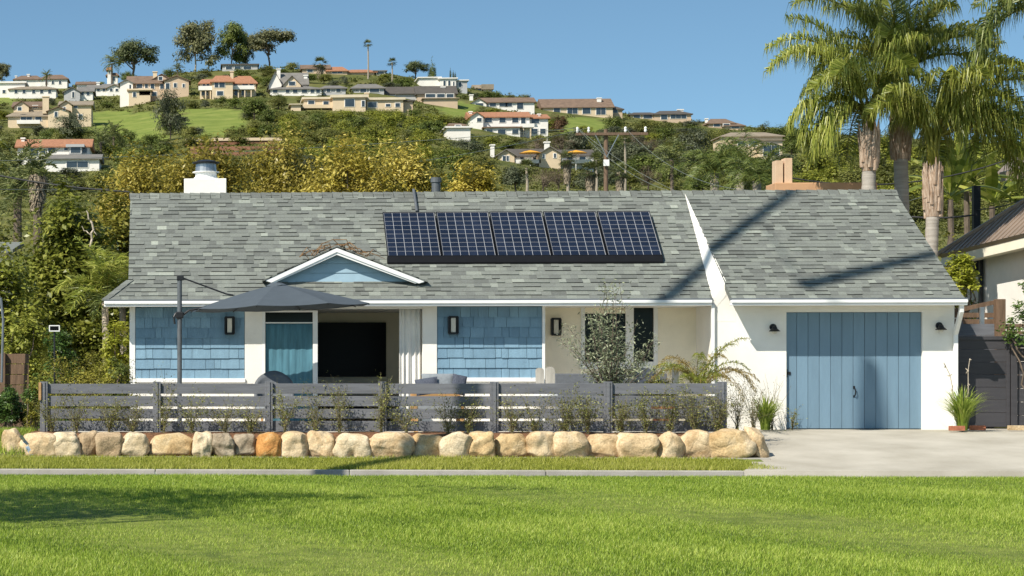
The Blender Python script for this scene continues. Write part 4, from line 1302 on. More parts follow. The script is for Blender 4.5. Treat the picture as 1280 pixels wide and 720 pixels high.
FS = [(66, .62, .22, 'shrub'), (96, .70, .3, ''), (136, .62, .26, ''), (166, .55, .25, ''), (205, .86, .24, ''), (240, .66, .28, ''), (282, .70, .3, ''), (313, .5, .2, ''),
      (356, .82, .24, ''), (394, .74, .24, ''), (424, .92, .2, ''), (476, 1.08, .14, ''), (508, .6, .3, ''), (560, .78, .32, ''), (585, .66, .26, ''), (640, .72, .28, ''),
      (668, .68, .26, ''), (706, .8, .3, ''), (735, .66, .24, ''), (776, .6, .2, ''), (808, .8, .3, ''), (838, .7, .28, ''), (868, .85, .32, ''), (896, .8, .3, '')]
ordn = ['first', 'second', 'third', 'fourth', 'fifth', 'sixth', 'seventh', 'eighth']
posts_ = [55, 196, 336, 478, 618, 760, 903]
cnt = {}
for i, (px, h, w_, _) in enumerate(FS):
    k = max(j for j in range(7) if posts_[j] <= px + 2) if px > 55 else 0
    k = min(k, 5)
    cnt[k] = cnt.get(k, 0) + 1
    nm_ = {11: 'tall leafy vine shrub climbing the fourth fence post', 10: 'arching pale leaved shrub rising before the television room', 8: 'dark twiggy shrub just right of the third fence post'}.get(i,
          '%s sparse shrub from the left in the %s fence panel from the left' % (ordn[cnt[k] - 1], ordn[k]))
    twig_shrub(nm_, px, 37.82, .0, h, w_ * 1.5, 11 + (i % 4) * 3, 640 + 120 * (i % 3) + (420 if px > 690 else 0), .031, M['fenceplant'], 300 + i, 'sparse shrubs along the grey fence', lean=.1 * ((i % 3) - 1))
for i, (px, d, h, w_) in enumerate(((922, 38.3, .95, .32), (942, 39.2, .9, .25))):
    twig_shrub(('grey leggy shrub at the right end of the fence', 'wispy leggy shrub between the fence end and the strap leaves')[i], px, d, .0, h, w_, 14, 420, .03, M['greyleaf'], 400 + i, 'leggy shrubs at the fence end', name='leggy_shrub')
# upright arching shoots with leaves above the fence
# olive tree in front of the porch window
rng = np.random.default_rng(77); mb = MB(); pts = []; H = PZ(352, 762, 39.3)
for i in range(40):
    ang = rng.uniform(0, 2 * pi); r_ = rng.uniform(.12, .95); hh = H * (rng.uniform(.5, 1.0) if r_ < .4 else rng.uniform(.42, .8))
    if i < 3: r_, hh = .08, H
    b0 = Vector((0, 0, rng.uniform(.25, .75))); tip = Vector((cos(ang) * r_, sin(ang) * r_ * .8, hh))
    ps = limb_mb(mb, b0, tip, .014, .003, rng, .10, 6, 4)
    for k in range(1, 7):
        for q in range(26):
            c_ = ps[k - 1].lerp(ps[k], rng.uniform(0, 1)); pts.append(np.array(c_) + rng.normal(size=3) * np.array([.075, .075, .06]))
limb_mb(mb, (0, 0, -.02), (.02, 0, 1.3), .032, .016, rng, .03)
pts = np.array(pts)
me = poly_mesh('foliage', leaf_verts(pts, .062, rng, .30, .1), 4, M['oliveleaf'], rng.uniform(0, 1, len(pts)))
b = P(762, 470, 39.3); b.z = 0
plant_from('olive_tree', 'slender silvery olive tree in front of the porch window', 'tree', b, me, mb, M['bark'], None, 'crown', 'trunk')

def frond(rng, base, az, el, length, droop, nl, ll, lw, pts_out, tone_out, rach, twist=0.0, hang=.7, rr=.02, tonebase=.5):
    """pinnate leaf: rachis curve plus drooping two-piece leaflets"""
    p = Vector(base); d = Vector((cos(az) * cos(el), sin(az) * cos(el), sin(el)))
    seg = 14; ps = [p.copy()]; ds_ = [d.copy()]
    for k in range(seg):
        d = (d + Vector((0, 0, -droop / seg * (1 + .8 * k / seg)))).normalized()
        p = p + d * length / seg; ps.append(p.copy()); ds_.append(d.copy())
    rach.tube(ps, [rr * (1 - .85 * k / seg) for k in range(seg + 1)], 4, True, .6)
    for s_ in (-1, 1):
        for i in range(nl):
            f = .12 + .88 * (i + rng.uniform(0, .8)) / nl
            k = min(seg - 1, int(f * seg)); q = ps[k].lerp(ps[k + 1], f * seg - k); dd_ = ds_[k]
            side = dd_.cross(Vector((0, 0, 1)))
            side = side.normalized() if side.length > .05 else Vector((1, 0, 0))
            upv = side.cross(dd_).normalized()
            l_ = ll * (.45 + .55 * sin(min(1, f * 1.05) * pi * .93 + .12)) * rng.uniform(.8, 1.15)
            e1 = (side * s_ * rng.uniform(.55, 1) + dd_ * rng.uniform(.3, .7) + upv * rng.uniform(-.15, .6)).normalized()
            m1 = q + e1 * l_ * .45
            e2 = (e1 * (1 - hang) + Vector((0, 0, -1)) * hang + Vector(rng.normal(size=3)) * .12).normalized()
            m2 = m1 + e2 * l_ * .6
            wv = dd_.cross(e1); wv = wv.normalized() if wv.length > .01 else upv
            wv = (wv + Vector(rng.normal(size=3)) * .5 + dd_ * .7).normalized() * lw * .5
            t_ = min(1, max(0, tonebase + rng.normal() * .2))
            pts_out += [tuple(q - wv * .6), tuple(q + wv * .6), tuple(m1 + wv), tuple(m1 - wv), tuple(m1 - wv), tuple(m1 + wv), tuple(m2 + wv * .12), tuple(m2 - wv * .12)]
            tone_out += [t_, min(1, t_ + .1)]
def palm_crown(name, seed, specs, mat, nl=60, ll=.55, lw=.035, length=2.6, hang=.7, rr=.022, tonefn=None):
    rng = np.random.default_rng(seed); v = []; tn = []; rach = MB()
    for (base, az, el, ln, dr) in specs:
        frond(rng, base, az, el, ln * length, dr, nl, ll, lw, v, tn, rach, hang=hang, rr=rr, tonebase=.5 if tonefn is None else tonefn(rng))
    return poly_mesh(name, np.array(v), 4, mat, tn), rach
# drooping small palm in the grey pot
rng = np.random.default_rng(9)
sp = []; spd = []
for i in range(17):
    a_ = rng.uniform(0, 2 * pi); e_ = rng.uniform(.75, 1.35)
    (spd if i % 3 == 0 else sp).append(((rng.normal() * .05, rng.normal() * .05, .72), a_, max(e_, .95), rng.uniform(.8, 1.15), rng.uniform(1.3, 2.1)))
for a_ in (0.05, 2.9, 3.3, -.2): spd.append(((0, 0, .75), a_, 1.1, 1.05, 2.2))
me, rc = palm_crown('foliage', 10, sp, M['palmleaf'], 40, .20, .013, 1.2, .6, .010)
t = thing('potted_palm', 'small arching palm with yellowing fronds behind the fence end', 'palm', (pp2.x, pp2.y, 0), None, False)
link('fronds', me, t); rc.tube([(0, 0, .36), (0, 0, .78)], [.06, .04], 8); rc.build('frond_stalks', M['palmdry'], t)
me, rc = palm_crown('foliage', 11, spd, M['palmdry'], 40, .20, .013, 1.2, .65, .010); o = link('dry_fronds', me, t); rc.build('dry_stalks', M['palmdry'], t)
tag(o, 'yellowed dry fronds')
rng = np.random.default_rng(12)
me, cc = crown_mesh('foliage', 31, [(0, 0, .72, .3, .28, .24)], 900, .06, M['olive'], 30, .3, .2, .5)
plant_from('potted_plant', 'bushy olive green plant in the terracotta pot', 'plant', pp1, me, None, None)
# strap leaved clumps
def strap_clump(label, px, d, zb, h, n, spread, seed, stalks=0, stalkh=.9):
    rng = np.random.default_rng(seed); v = []; tn = []
    for i in range(n):
        a_ = rng.uniform(0, 2 * pi); hh = h * rng.uniform(.55, 1.05); rad = spread * rng.uniform(.15, 1.0) ** .8
        w_ = rng.uniform(.009, .017); b0 = np.array([cos(a_), sin(a_), 0]) * rng.uniform(0, .09)
        side = np.array([-sin(a_), cos(a_), 0]) * w_
        prev = None
        for k in range(6):
            f = k / 5
            q = b0 + np.array([cos(a_) * rad * f ** 2.0, sin(a_) * rad * f ** 2.0, hh * (f * 1.35 - .42 * f ** 3.2 * (rad / spread + .3))])
            wk = side * (1 - f ** 2.2)
            if prev is not None:
                v += [prev[0] - prev[1], prev[0] + prev[1], q + wk, q - wk]; tn.append(min(1, max(0, .30 + .35 * f + rng.normal() * .15)))
            prev = (q, wk)
    me = poly_mesh('foliage', np.array(v), 4, M['flax'], tn)
    mb = None
    if stalks:
        mb = MB()
        for i in range(stalks):
            e_ = Vector((-.30 + .45 * i, rng.normal() * .05, stalkh * (1 + .1 * i))); ps = limb_mb(mb, (0, 0, 0), e_, .012, .006, rng, .04, 6, 5)
            for k in range(3, 7):
                for q in range(3): mb.tube([ps[k], ps[k] + Vector(rng.normal(size=3)) * .03], [.012, .006], 4)
    b = P(px, 470, d); b.z = zb
    return plant_from('strap_leaf_clump', label, 'plant', b, me, mb, M['paletwig'], 'strap leaved clumps beside the garage door', 'foliage', 'flower_stalk')
strap_clump('bright green strap leaved clump left of the garage door', 957, 41.4, 0, .60, 190, .56, 51)
strap_clump('strap leaved clump with two dead stalks right of the garage door', 1203, 41.2, 0, .74, 240, .68, 52, 2, 1.15)
twig_shrub('airy grass plant with seed heads against the white garage wall', 965, 41.6, 0, 1.05, .35, 12, 150, .022, M['brownleaf'], 55, None, .1, 'seed_grass')
twig_shrub('little weedy seedling at the left corner of the garage door', 990, 41.7, 0, .42, .14, 6, 90, .05, M['fenceplant'], 56, None, .1, 'seedling')
for (px, d, w_, lab) in ((1196, 41.0, .10, 'red brick at the foot of the strap leaved clump'), (1222, 41.35, .10, 'red brick on the ground before the charcoal gate'), (1275, 41.4, .16, 'tan stone block at the foot of the right fence')):
    p = P(px, 538, d)
    o = MB().bbox(p.x - w_ * 1.3, p.x + w_ * 1.3, p.y - .05, p.y + .05, .0, .085, .006).build('brick' if 'brick' in lab else 'stone_block', M['brick'] if 'brick' in lab else RM['tan']); tag(o, lab, 'brick' if 'brick' in lab else 'stone')
# ------------------------------------------------------------------ gate and fences right of the garage
DG = 42.35; yg = .35
t = thing('gate', 'charcoal board gate between the garage and the right fence', 'gate', (PX(1228, DG), yg, 0))
x0, x1, z1 = PX(1192, DG), PX(1262, DG), PZ(421, 1228, DG)
mb = MB(); rg = random.Random(6); nb = 7
for k in range(nb):
    za, zb = .07 + (z1 - .07) * k / nb, .07 + (z1 - .07) * (k + 1) / nb
    mb.bbox(x0 + .04, x1 - .05, yg, yg + .03, za + .003, zb - .003, .004, rg.random())
mb.build('board_panel', M['gate'], t)
mb = MB(); mb.bbox(x0, x1, yg - .025, yg + .04, z1 - .055, z1 + .01, .005); mb.bbox(x1 - .06, x1, yg - .025, yg + .04, .05, z1 - .056, .005); mb.bbox(x0, x0 + .045, yg - .025, yg + .04, .05, z1 - .056, .005)
mb.bbox(x0 + .046, x1 - .061, yg - .02, yg + .035, .04, .10, .004)
mb.build('gate_frame', M['gate'], t)
mb = MB(); mb.bbox(x1 - .07, x1 + .05, yg - .06, yg - .026, z1 - .07, z1 - .03, .004); mb.bbox(x1 - .03, x1 + .01, yg - .07, yg - .03, z1 - .10, z1 + .02, .005); mb.build('latch', M['darkmetal'], t)
t = thing('fence', 'charcoal board fence right of the gate at the picture edge', 'fence', (PX(1300, DG), yg, 0))
xa = PX(1263, DG); zf = PZ(418, 1268, DG)
mb = MB(); mb.bbox(xa, xa + .11, yg - .05, yg + .06, -.02, zf, .006); mb.build('post', M['gate'], t)
mb = MB()
for k in range(7): mb.bbox(xa + .12, xa + 3.5, yg, yg + .03, zf * k / 7 + .003, zf * (k + 1) / 7 - .003, .004, rg.random())
mb.build('board_panel', M['gate'], t)
mb = MB(); mb.bbox(xa + 1.9, xa + 2.01, yg - .05, yg - .002, -.02, zf, .006); mb.build('post', M['gate'], t)
# screens behind the gate
t = thing('fence_screen', 'short grey board screen above and behind the charcoal gate', 'fence', (PX(1220, 43.6), 1.6, 0))
mb = MB()
for k in range(9): mb.bbox(PX(1203, 43.6), PX(1243, 43.6), 1.6, 1.63, PZ(405, 1220, 43.6) - .22 * (k + 1) + .003, PZ(405, 1220, 43.6) - .22 * k, .004, rg.random())
mb.build('board_panel', M['fence'], t)
MB().bbox(PX(1196, 43.6), PX(1203, 43.6), 1.56, 1.66, 0, PZ(402, 1200, 43.6), .005).build('post', M['fence'], t)
t = thing('wooden_railing', 'weathered brown wooden railing with a thick post behind the gate', 'railing', (PX(1240, 44.5), 2.5, 0))
MB().bbox(PX(1243.5, 44.5), PX(1255, 44.5), 2.4, 2.58, 0, PZ(374, 1250, 44.5), .008).build('post', M['brown'], t)
mb = MB()
a, b = P(1190, 387, 44.6), P(1244, 375, 44.6)
mb.hexa([a + Vector((0, -.05, -.08)), b + Vector((0, -.05, -.08)), b + Vector((0, .05, -.08)), a + Vector((0, .05, -.08)), a + Vector((0, -.05, 0)), b + Vector((0, -.05, 0)), b + Vector((0, .05, 0)), a + Vector((0, .05, 0))])
for py in (392, 400, 408, 416): mb.bbox(PX(1190, 44.6), PX(1243, 44.6), 2.57, 2.60, PZ(py + 5, 1220, 44.6), PZ(py - 1, 1220, 44.6), .004)
mb.build('rail_panel', M['brown'], t)
mb = MB(); mb.bbox(PX(1256, 44.5), PX(1300, 44.5), 2.45, 2.5, PZ(409, 1270, 44.5), PZ(405, 1270, 44.5), .004); mb.bbox(PX(1256, 44.5), PX(1300, 44.5), 2.45, 2.5, PZ(418, 1270, 44.5), PZ(414, 1270, 44.5), .004)
for px in (1258, 1272, 1290): mb.bbox(PX(px, 44.5), PX(px + 3, 44.5), 2.46, 2.49, .2, PZ(408, px, 44.5), .004)
mb.build('lattice', M['brown'], t)
MB().bbox(PX(1224.5, 43.9), PX(1229.5, 43.9), 1.85, 1.93, 0, PZ(384, 1227, 43.9), .006).build('lamp_post', M['metal'], t)

# neighbour's house
t = thing('neighbour_house', 'white house with a bronze metal roof at the right edge', 'house', (PX(1260, 48), 6, 0))
A, B, Cc = P(1173, 318.5, 50.5), P(1330, 279, 44.5), P(1330, 222, 47.5)
top = P(1218, 291, 52.0)
n = (B - A).cross(Cc - A).normalized(); n = n if n.z > 0 else -n
B2, C2_ = A + (B - A) * 2.2, Cc + (B - A) * 1.2
mb = MB(); mb.prism([A, B2, C2_, Cc], -n * .10)
mb.build('roof', M['brownmetal'], t); rf = t.children[-1]
mb = MB(); up = (Cc - A) - (B - A).normalized() * (Cc - A).dot((B - A).normalized()); up.normalize()
Ln = (B - A).length
for k in range(1, 48):
    f = k / 22; q = A + (B - A) * f
    # ribs run up the slope until they meet the upper edge A-C
    hmax = (Cc - A).dot(up) * f * (Ln / (Cc - A).dot((B - A).normalized()))
    e_ = q + up * max(.05, min(hmax, (Cc - A).dot(up)) - .02)
    mb.tube([q + n * .012, e_ + n * .012], .018, 4)
mb.tube([A + n * .015, Cc + n * .015], .06, 6)
mb.build('standing_seam', M['brownmetal'], rf)
B = B2
o = MB(); dn = Vector((0, 0, -1))
o.hexa([A + dn * .26 + Vector((.05, .05, 0)), B + dn * .30 + Vector((.05, .05, 0)), B + dn * .30 + Vector((.3, .3, 0)), A + dn * .26 + Vector((.3, .3, 0)), A - n * .1, B - n * .1, B - n * .1 + Vector((.25, .25, 0)), A - n * .1 + Vector((.25, .25, 0))])
o.build('fascia', M['olivewall'], t)
w0, w1 = P(1228, 300, 49.4), P(1330, 300, 45.6); w1_ = w1
mb = MB(); zt0, zt1 = PZ(303, 1228, 49.4), PZ(281, 1330, 45.6); w1 = w0 + (w1_ - w0) * 2.0; zt1 = zt0 + (zt1 - zt0) * 2.0
mb.hexa([(w0.x, w0.y, -.1), (w1.x, w1.y, -.1), (w1.x + 1.2, w1.y + 3, -.1), (w0.x + 1.2, w0.y + 3, -.1), (w0.x, w0.y, zt0), (w1.x, w1.y, zt1), (w1.x + 1.2, w1.y + 3, zt1), (w0.x + 1.2, w0.y + 3, zt0)])
mb.build('wall', WHITE, t)
MB().bbox(PX(1224, 49.3), PX(1228.5, 49.3), 7.25, 7.35, 0, PZ(303, 1226, 49.3), .006).build('downspout', M['darkmetal'], t)
t = thing('garden_wall', 'short white garden wall behind the garage roof corner', 'wall', (PX(1205, 51), 9, 0))
o = MB().bbox(PX(1170, 51), PX(1223, 51), 9, 9.2, -.1, PZ(346, 1205, 51), .01).build('wall_body', WHITE, t)
# second roof corner further up
t = thing('neighbour_house', 'dark brown roof corner seen higher up at the right picture edge', 'house', (PX(1290, 62), 20, 0))
q = [P(1246, 216, 62), P(1430, 190, 58), P(1430, 130, 64), P(1262, 200, 66)]
mb = MB(); mb.prism(q, (0, 0, -.25)); mb.build('roof', M['brownmetal'], t)
mb = MB(); mb.box(PX(1350, 62), PX(1420, 62), 20.3, 22, -.2, PZ(206, 1330, 62)); mb.build('wall', M['olivewall'], t)
# peach chimney block behind the ridge
DP = 48.5
t = thing('chimney_stack', 'peach stucco chimney block with two clay uprights behind the garage ridge', 'chimney', (PX(1030, DP), DP - 42, 0))
MB().bbox(PX(969, DP), PX(1097, DP), DP - 42, DP - 41.2, 0, PZ(228, 1030, DP), .02).build('stack_body', M['peach'], t)
for px in (976, 987.5): MB().bbox(PX(px - 5, DP), PX(px + 4.5, DP), DP - 41.9, DP - 41.6, PZ(229, px, DP), PZ(200 if px < 980 else 197, px, DP), .008).build('upright', M['peachlight'], t)

# ------------------------------------------------------------------ the three queen palms and one more at the edge
def queen_palm(label, px, d, py_boot, py_crown, seed, specs, lean=0.0, rtrunk=.15, tone=.5, boot_len=52, mat='palmleaf', length=2.0):
    b = P(px, 470, d); b.z = -.05
    t = thing('queen_palm', label, 'palm tree', tuple(b), 'queen palms behind the garage', world=False)
    zc, zb = PZ(py_crown, px, d), PZ(py_boot, px, d)
    H = zb
    mb = MB(); n = 60
    pts = [(lean * (k / n) ** 2 * H, 0, H * k / n) for k in range(n + 1)]
    rad = [rtrunk * (1.18 - .25 * k / n) * (1 + .035 * sin(k * 2.1)) for k in range(n + 1)]
    mb.tube(pts, rad, 12); mb.build('trunk', M['palmtrunk'], t, True)
    # swollen old leaf bases below the crown
    rg2 = np.random.default_rng(seed + 1)
    bt = MB(); tx = pts[-1][0]
    hb = zc - zb
    bt.tube([(tx, 0, H - .1), (tx, 0, H + hb * .12), (tx, 0, H + hb * .38), (tx, 0, H + hb * .6)], [rtrunk * .98, rtrunk * 1.3, rtrunk * 1.25, rtrunk * .75], 14)
    st = MB()
    for k in range(9): st.tube([(tx + rtrunk * .5 * cos(k * .7), rtrunk * .5 * sin(k * .7), H + hb * .45), (tx + rtrunk * .62 * cos(k * .7), rtrunk * .62 * sin(k * .7), H + hb * .75), (tx + rtrunk * 1.3 * cos(k * .7), rtrunk * 1.3 * sin(k * .7), H + hb * 1.02)], [.05, .04, .03], 6)
    st.build('crown_shaft', M['hedgeyellow'], t, True)
    for k in range(40):
        a_ = rg2.uniform(0, 2 * pi); z0_ = H + hb * rg2.uniform(-.08, .42); l_ = rg2.uniform(.3, .55); r_ = rtrunk * 1.12
        c_, s_ = cos(a_), sin(a_)
        p0 = Vector((tx + c_ * r_ * .98, s_ * r_ * .98, z0_)); p1 = Vector((tx + c_ * r_ * 1.12, s_ * r_ * 1.12, z0_ + l_ * .5)); p2 = Vector((tx + c_ * r_ * (1.0 + rg2.uniform(0, .5)), s_ * r_ * (1.0 + rg2.uniform(0, .3)), z0_ + l_))
        bt.tube([p0, p1, p2], [.05, .038, .008], 5)
    bt.build('leaf_bases', M['boot'], t)
    rng = np.random.default_rng(seed); sp = []
    for (a_, e_, l_, dr) in specs:
        if sin(a_) < -.25: e_, dr = max(e_, 1.05), min(dr, 1.5)      # fronds on the near side stand up
        sp.append(((tx + .1 * cos(a_), .1 * sin(a_), zc - .1 + rng.uniform(-.15, .15)), a_, e_, l_, dr))
    for (lim, mt) in (((0, 99), mat),):
        me, rc = palm_crown('fronds', seed, sp, M[mt], 118, .74, .025, length, .80, .026)
        link('fronds', me, t)
        rc.build('frond_stalks', M['hedgeyellow'], t)
    return t
def ring(seed, n, e0, e1, l0=.8, l1=1.1, d0=1.3, d1=2.3, extra=()):
    rng = np.random.default_rng(seed)
    return [(2 * pi * (i + rng.uniform(-.3, .3)) / n, rng.uniform(e0, e1), rng.uniform(l0, l1), rng.uniform(d0, d1)) for i in range(n)] + list(extra)
queen_palm('leftmost of the three queen palms, its fronds arching low over the roof', 1083, 47.6, 205, 128, 61, ring(1, 8, .4, 1.35, .8, 1.05, 1.4, 2.2, [(3.1, .55, .72, 2.2), (3.3, .25, .66, 2.0), (2.9, .8, .85, 2.4), (3.6, .5, .8, 2.1), (2.6, .4, .8, 2.2), (3.2, 1.25, 1.3, 1.9), (3.0, 1.35, 1.4, 1.9), (3.4, 1.2, 1.2, 2.0), (2.8, 1.4, 1.4, 1.6)]), .01, .145)
queen_palm('middle one of the three queen palms, tallest with the crown cut by the frame', 1130, 48.6, 190, 82, 62, ring(2, 10, .4, 1.4, .85, 1.1, 1.2, 2.2, [(3.14, 1.2, 1.4, 1.4), (3.0, 1.35, 1.4, 1.3), (.2, 1.1, 1.3, 1.5), (1.5, 1.3, 1.3, 1.2), (-1.5, 1.4, 1.2, 1.0), (4.2, 1.3, 1.3, 1.3), (5.4, 1.25, 1.3, 1.3), (2.2, 1.3, 1.3, 1.5)]), -.012, .15)
queen_palm('rightmost of the three queen palms, with a pale bulging trunk', 1160, 47.2, 262, 158, 63, ring(3, 11, .5, 1.4, .8, 1.0, 1.2, 2.0, [(0.1, .85, 1.4, 1.9), (-.2, .75, 1.3, 1.7), (.3, 1.1, 1.5, 2.0), (0, 1.2, 1.5, 1.7), (.15, .5, 1.2, 1.6), (-.4, 1.1, 1.3, 1.8), (.5, 1.3, 1.5, 1.6), (.25, .7, 1.35, 2.2), (-.1, .95, 1.45, 2.3), (.8, .9, 1.2, 2.0), (-.8, 1.2, 1.2, 1.5)]), .022, .135)
# a further crown hanging in from the upper right
b = P(1315, 470, 46)
t = thing('queen_palm', 'queen palm whose frond tips hang into the top right corner', 'palm tree', (b.x, b.y, 0), 'queen palms behind the garage', world=False)
MB().tube([(0, 0, 0), (0, 0, 4), (0, 0, 8.3)], [.18, .15, .14], 10).build('trunk', M['palmtrunk'], t, True)
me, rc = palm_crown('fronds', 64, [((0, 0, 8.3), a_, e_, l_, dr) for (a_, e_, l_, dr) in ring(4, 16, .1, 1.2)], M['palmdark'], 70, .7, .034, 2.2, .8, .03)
link('fronds', me, t); rc.build('frond_stalks', M['hedgeyellow'], t)

# ------------------------------------------------------------------ generic plants
def bush(name, label, cat, px, d, py_top, wpx, mat, seed, n, leaf, zb=-.1, group=None, lobes=None, clumps=70, depth=1.0, droop=0., aspect=.5, csize=.3, shell=.5, trunk=None, crown_from=0.0):
    """a garden plant with its foliage spread through lobes; height and width given by its place in the photo"""
    b = P(px, 470, d); b.z = zb
    H = PZ(py_top, px, d) - zb; W = (PX(px + wpx / 2, d) - PX(px - wpx / 2, d)) / 2
    rng = np.random.default_rng(seed)
    z0 = H * crown_from
    if lobes is None:
        lobes = []
        for k in range(9):
            a_ = rng.uniform(0, 2 * pi); r_ = rng.uniform(.1, .62)
            zz_ = z0 + (H - z0) * rng.uniform(.25, .78)
            lobes.append((cos(a_) * r_ * W, sin(a_) * r_ * W * depth, zz_, W * rng.uniform(.3, .5), W * depth * rng.uniform(.3, .5), (H - z0) * rng.uniform(.16, .25)))
        lobes.append((0, 0, z0 + (H - z0) * .76, W * .5, W * depth * .5, (H - z0) * .24))
        lobes.append((0, 0, z0 + (H - z0) * .4, W * .8, W * depth * .7, (H - z0) * .38))
    me, cc = crown_mesh('foliage', seed, lobes, n, leaf, M[mat], clumps, csize, shell, aspect, .3, droop)
    mb = MB()
    if trunk is not None:
        limb_mb(mb, (0, 0, -.2), (0, 0, H * .5), trunk, trunk * .6, rng, .06)
        for k in range(7): limb_mb(mb, (0, 0, H * rng.uniform(.2, .5)), cc[rng.integers(len(cc))], trunk * .45, .012, rng, .12)
    else:
        for k in range(6): limb_mb(mb, (rng.normal() * .1 * W, rng.normal() * .1 * W, -.05), cc[rng.integers(len(cc))], .03, .008, rng, .1)
    return plant_from(name, label, cat, b, me, mb, M['bark'], group, 'crown' if trunk is not None else 'foliage', 'trunk' if trunk is not None else 'stem')

# left garden
bush('garden_tree', 'dense dark leaved garden tree left of the house roof', 'tree', 88, 50, 228, 160, 'near', 201, 19000, .15, crown_from=.0, trunk=.13, clumps=220, csize=.34, shell=.35)
bush('garden_tree', 'glossy leaved tree at the left picture edge', 'tree', 8, 48, 305, 120, 'near', 202, 12000, .13, crown_from=.0, trunk=.11, clumps=160, csize=.34, shell=.35)
bush('garden_tree', 'yellowing small tree touching the left end of the roof', 'tree', 150, 53, 238, 110, 'hedgeyellow', 203, 11000, .14, crown_from=.05, trunk=.1, clumps=150, csize=.34, shell=.35)
bush('garden_shrub', 'bright yellow green shrub under the left eave', 'shrub', 143, 46, 392, 62, 'lime', 204, 4200, .085, clumps=60)
bush('garden_shrub', 'leafy shrub with dark gaps beside the left house corner', 'shrub', 128, 49.5, 345, 100, 'near', 208, 8000, .10, clumps=110, csize=.36)
bush('ivy_mound', 'fresh green ivy mound climbing a post left of the fence', 'ivy', 70, 42.6, 398, 56, 'ivy', 205, 4200, .07, clumps=80, lobes=[(0, 0, 1.62, .30, .28, .38), (.05, 0, 1.15, .40, .3, .5), (-.2, 0, .6, .4, .3, .5), (0, 0, .3, .5, .3, .4), (.1, -.05, 1.6, .24, .2, .3)])
bush('clipped_hedge', 'tawny green clipped hedge behind the left fence panel', 'hedge', 108, 41.2, 428, 112, 'hedgeyellow', 206, 9000, .045, clumps=130, depth=.5, csize=.26, lobes=[(k * .2 - .75, .05 * (k % 2), .9 - .02 * abs(k - 3), .3, .45, .55 + .06 * (k % 3)) for k in range(8)] + [(k * .25 - .75, 0, .4, .3, .5, .4) for k in range(7)])
bush('garden_shrub', 'dark green rounded shrub between the tawny hedge and the house', 'shrub', 150, 41.0, 434, 44, 'oak', 207, 3600, .045, clumps=60)
bush('garden_shrub', 'dark leafy low hedge at the left picture edge behind the boulders', 'hedge', 12, 39.3, 486, 66, 'ivy', 209, 5200, .055, clumps=80)
bush('garden_shrub', 'brownish weedy shrub left of the first fence post', 'shrub', 42, 38.6, 498, 26, 'hedgeyellow', 210, 1300, .04, clumps=40)
bush('garden_shrub', 'glossy camellia like shrub right of the left edge tree', 'shrub', 30, 44.5, 390, 70, 'near', 211, 8000, .085, clumps=110, csize=.36)
# feathery palms on the left
def clump_palm(label, px, d, py_crown, seed, mat, n=15, length=1.6, trunk_r=.06, base_z=-.1, ll=.38, grp=None, e=(.5, 1.4), hang=.5, name='feather_palm'):
    b = P(px, 470, d); zc = PZ(py_crown, px, d)
    t = thing(name, label, 'palm tree', (b.x, b.y, base_z), grp, world=False)
    MB().tube([(0, 0, 0), (.03, 0, (zc - base_z) * .5), (0, 0, zc - base_z)], [trunk_r * 1.2, trunk_r, trunk_r], 8).build('trunk', M['palebark'], t, True)
    me, rc = palm_crown('fronds', seed, [((0, 0, zc - base_z), a_, e_, l_, dr) for (a_, e_, l_, dr) in ring(seed, n, e[0], e[1], .8, 1.1, .9, 1.8)], M[mat], 42, ll, .026, length, hang, .016)
    link('fronds', me, t); rc.build('frond_stalks', M['hedgeyellow'], t)
    return t
clump_palm('left one of two slim feather palms in the left garden', 131, 47, 372, 71, 'palmleaf', 16, 1.35, .07, hang=.35)
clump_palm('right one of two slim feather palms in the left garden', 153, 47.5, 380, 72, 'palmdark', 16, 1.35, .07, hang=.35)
# dead pale branch
b = P(114, 300, 47.6)
mb = MB(); rng = np.random.default_rng(5)
limb_mb(mb, (0, 0, -.2), (.02, 0, .35), .03, .022, rng, .1); limb_mb(mb, (.02, 0, .35), (-.1, 0, .62), .022, .012, rng, .15); limb_mb(mb, (.02, 0, .3), (.12, 0, .1), .016, .008, rng, .2); limb_mb(mb, (.0, 0, .1), (-.2, .05, .3), .014, .006, rng, .2)
o = mb.build('dead_branch', M['paletwig']); o.location = b; tag(o, 'bare pale dead branch in the dark garden tree left of the roof', 'branch')
# framed solar light on the ivy post
p = P(68, 410.5, 41.6)
t = thing('solar_light', 'small white framed dark panel standing above the ivy mound', 'light', (p.x, p.y, 0))
mb = MB(); w2, h2 = .10, .058
mb.bbox(p.x - w2, p.x + w2, p.y - .01, p.y + .02, p.z + h2 - .018, p.z + h2, .003); mb.bbox(p.x - w2, p.x + w2, p.y - .01, p.y + .02, p.z - h2, p.z - h2 + .018, .003)
mb.bbox(p.x - w2, p.x - w2 + .018, p.y - .01, p.y + .02, p.z - h2 + .0185, p.z + h2 - .0185, .003); mb.bbox(p.x + w2 - .018, p.x + w2, p.y - .01, p.y + .02, p.z - h2 + .0185, p.z + h2 - .0185, .003)
mb.build('panel_frame', M['trim'], t)
MB().box(p.x - w2 + .015, p.x + w2 - .015, p.y, p.y + .015, p.z - h2 + .015, p.z + h2 - .015).build('panel', M['black'], t)
MB().tube([(p.x, p.y + .035, -.05), (p.x, p.y + .035, p.z)], .018, 6).build('stake', M['darkmetal'], t)
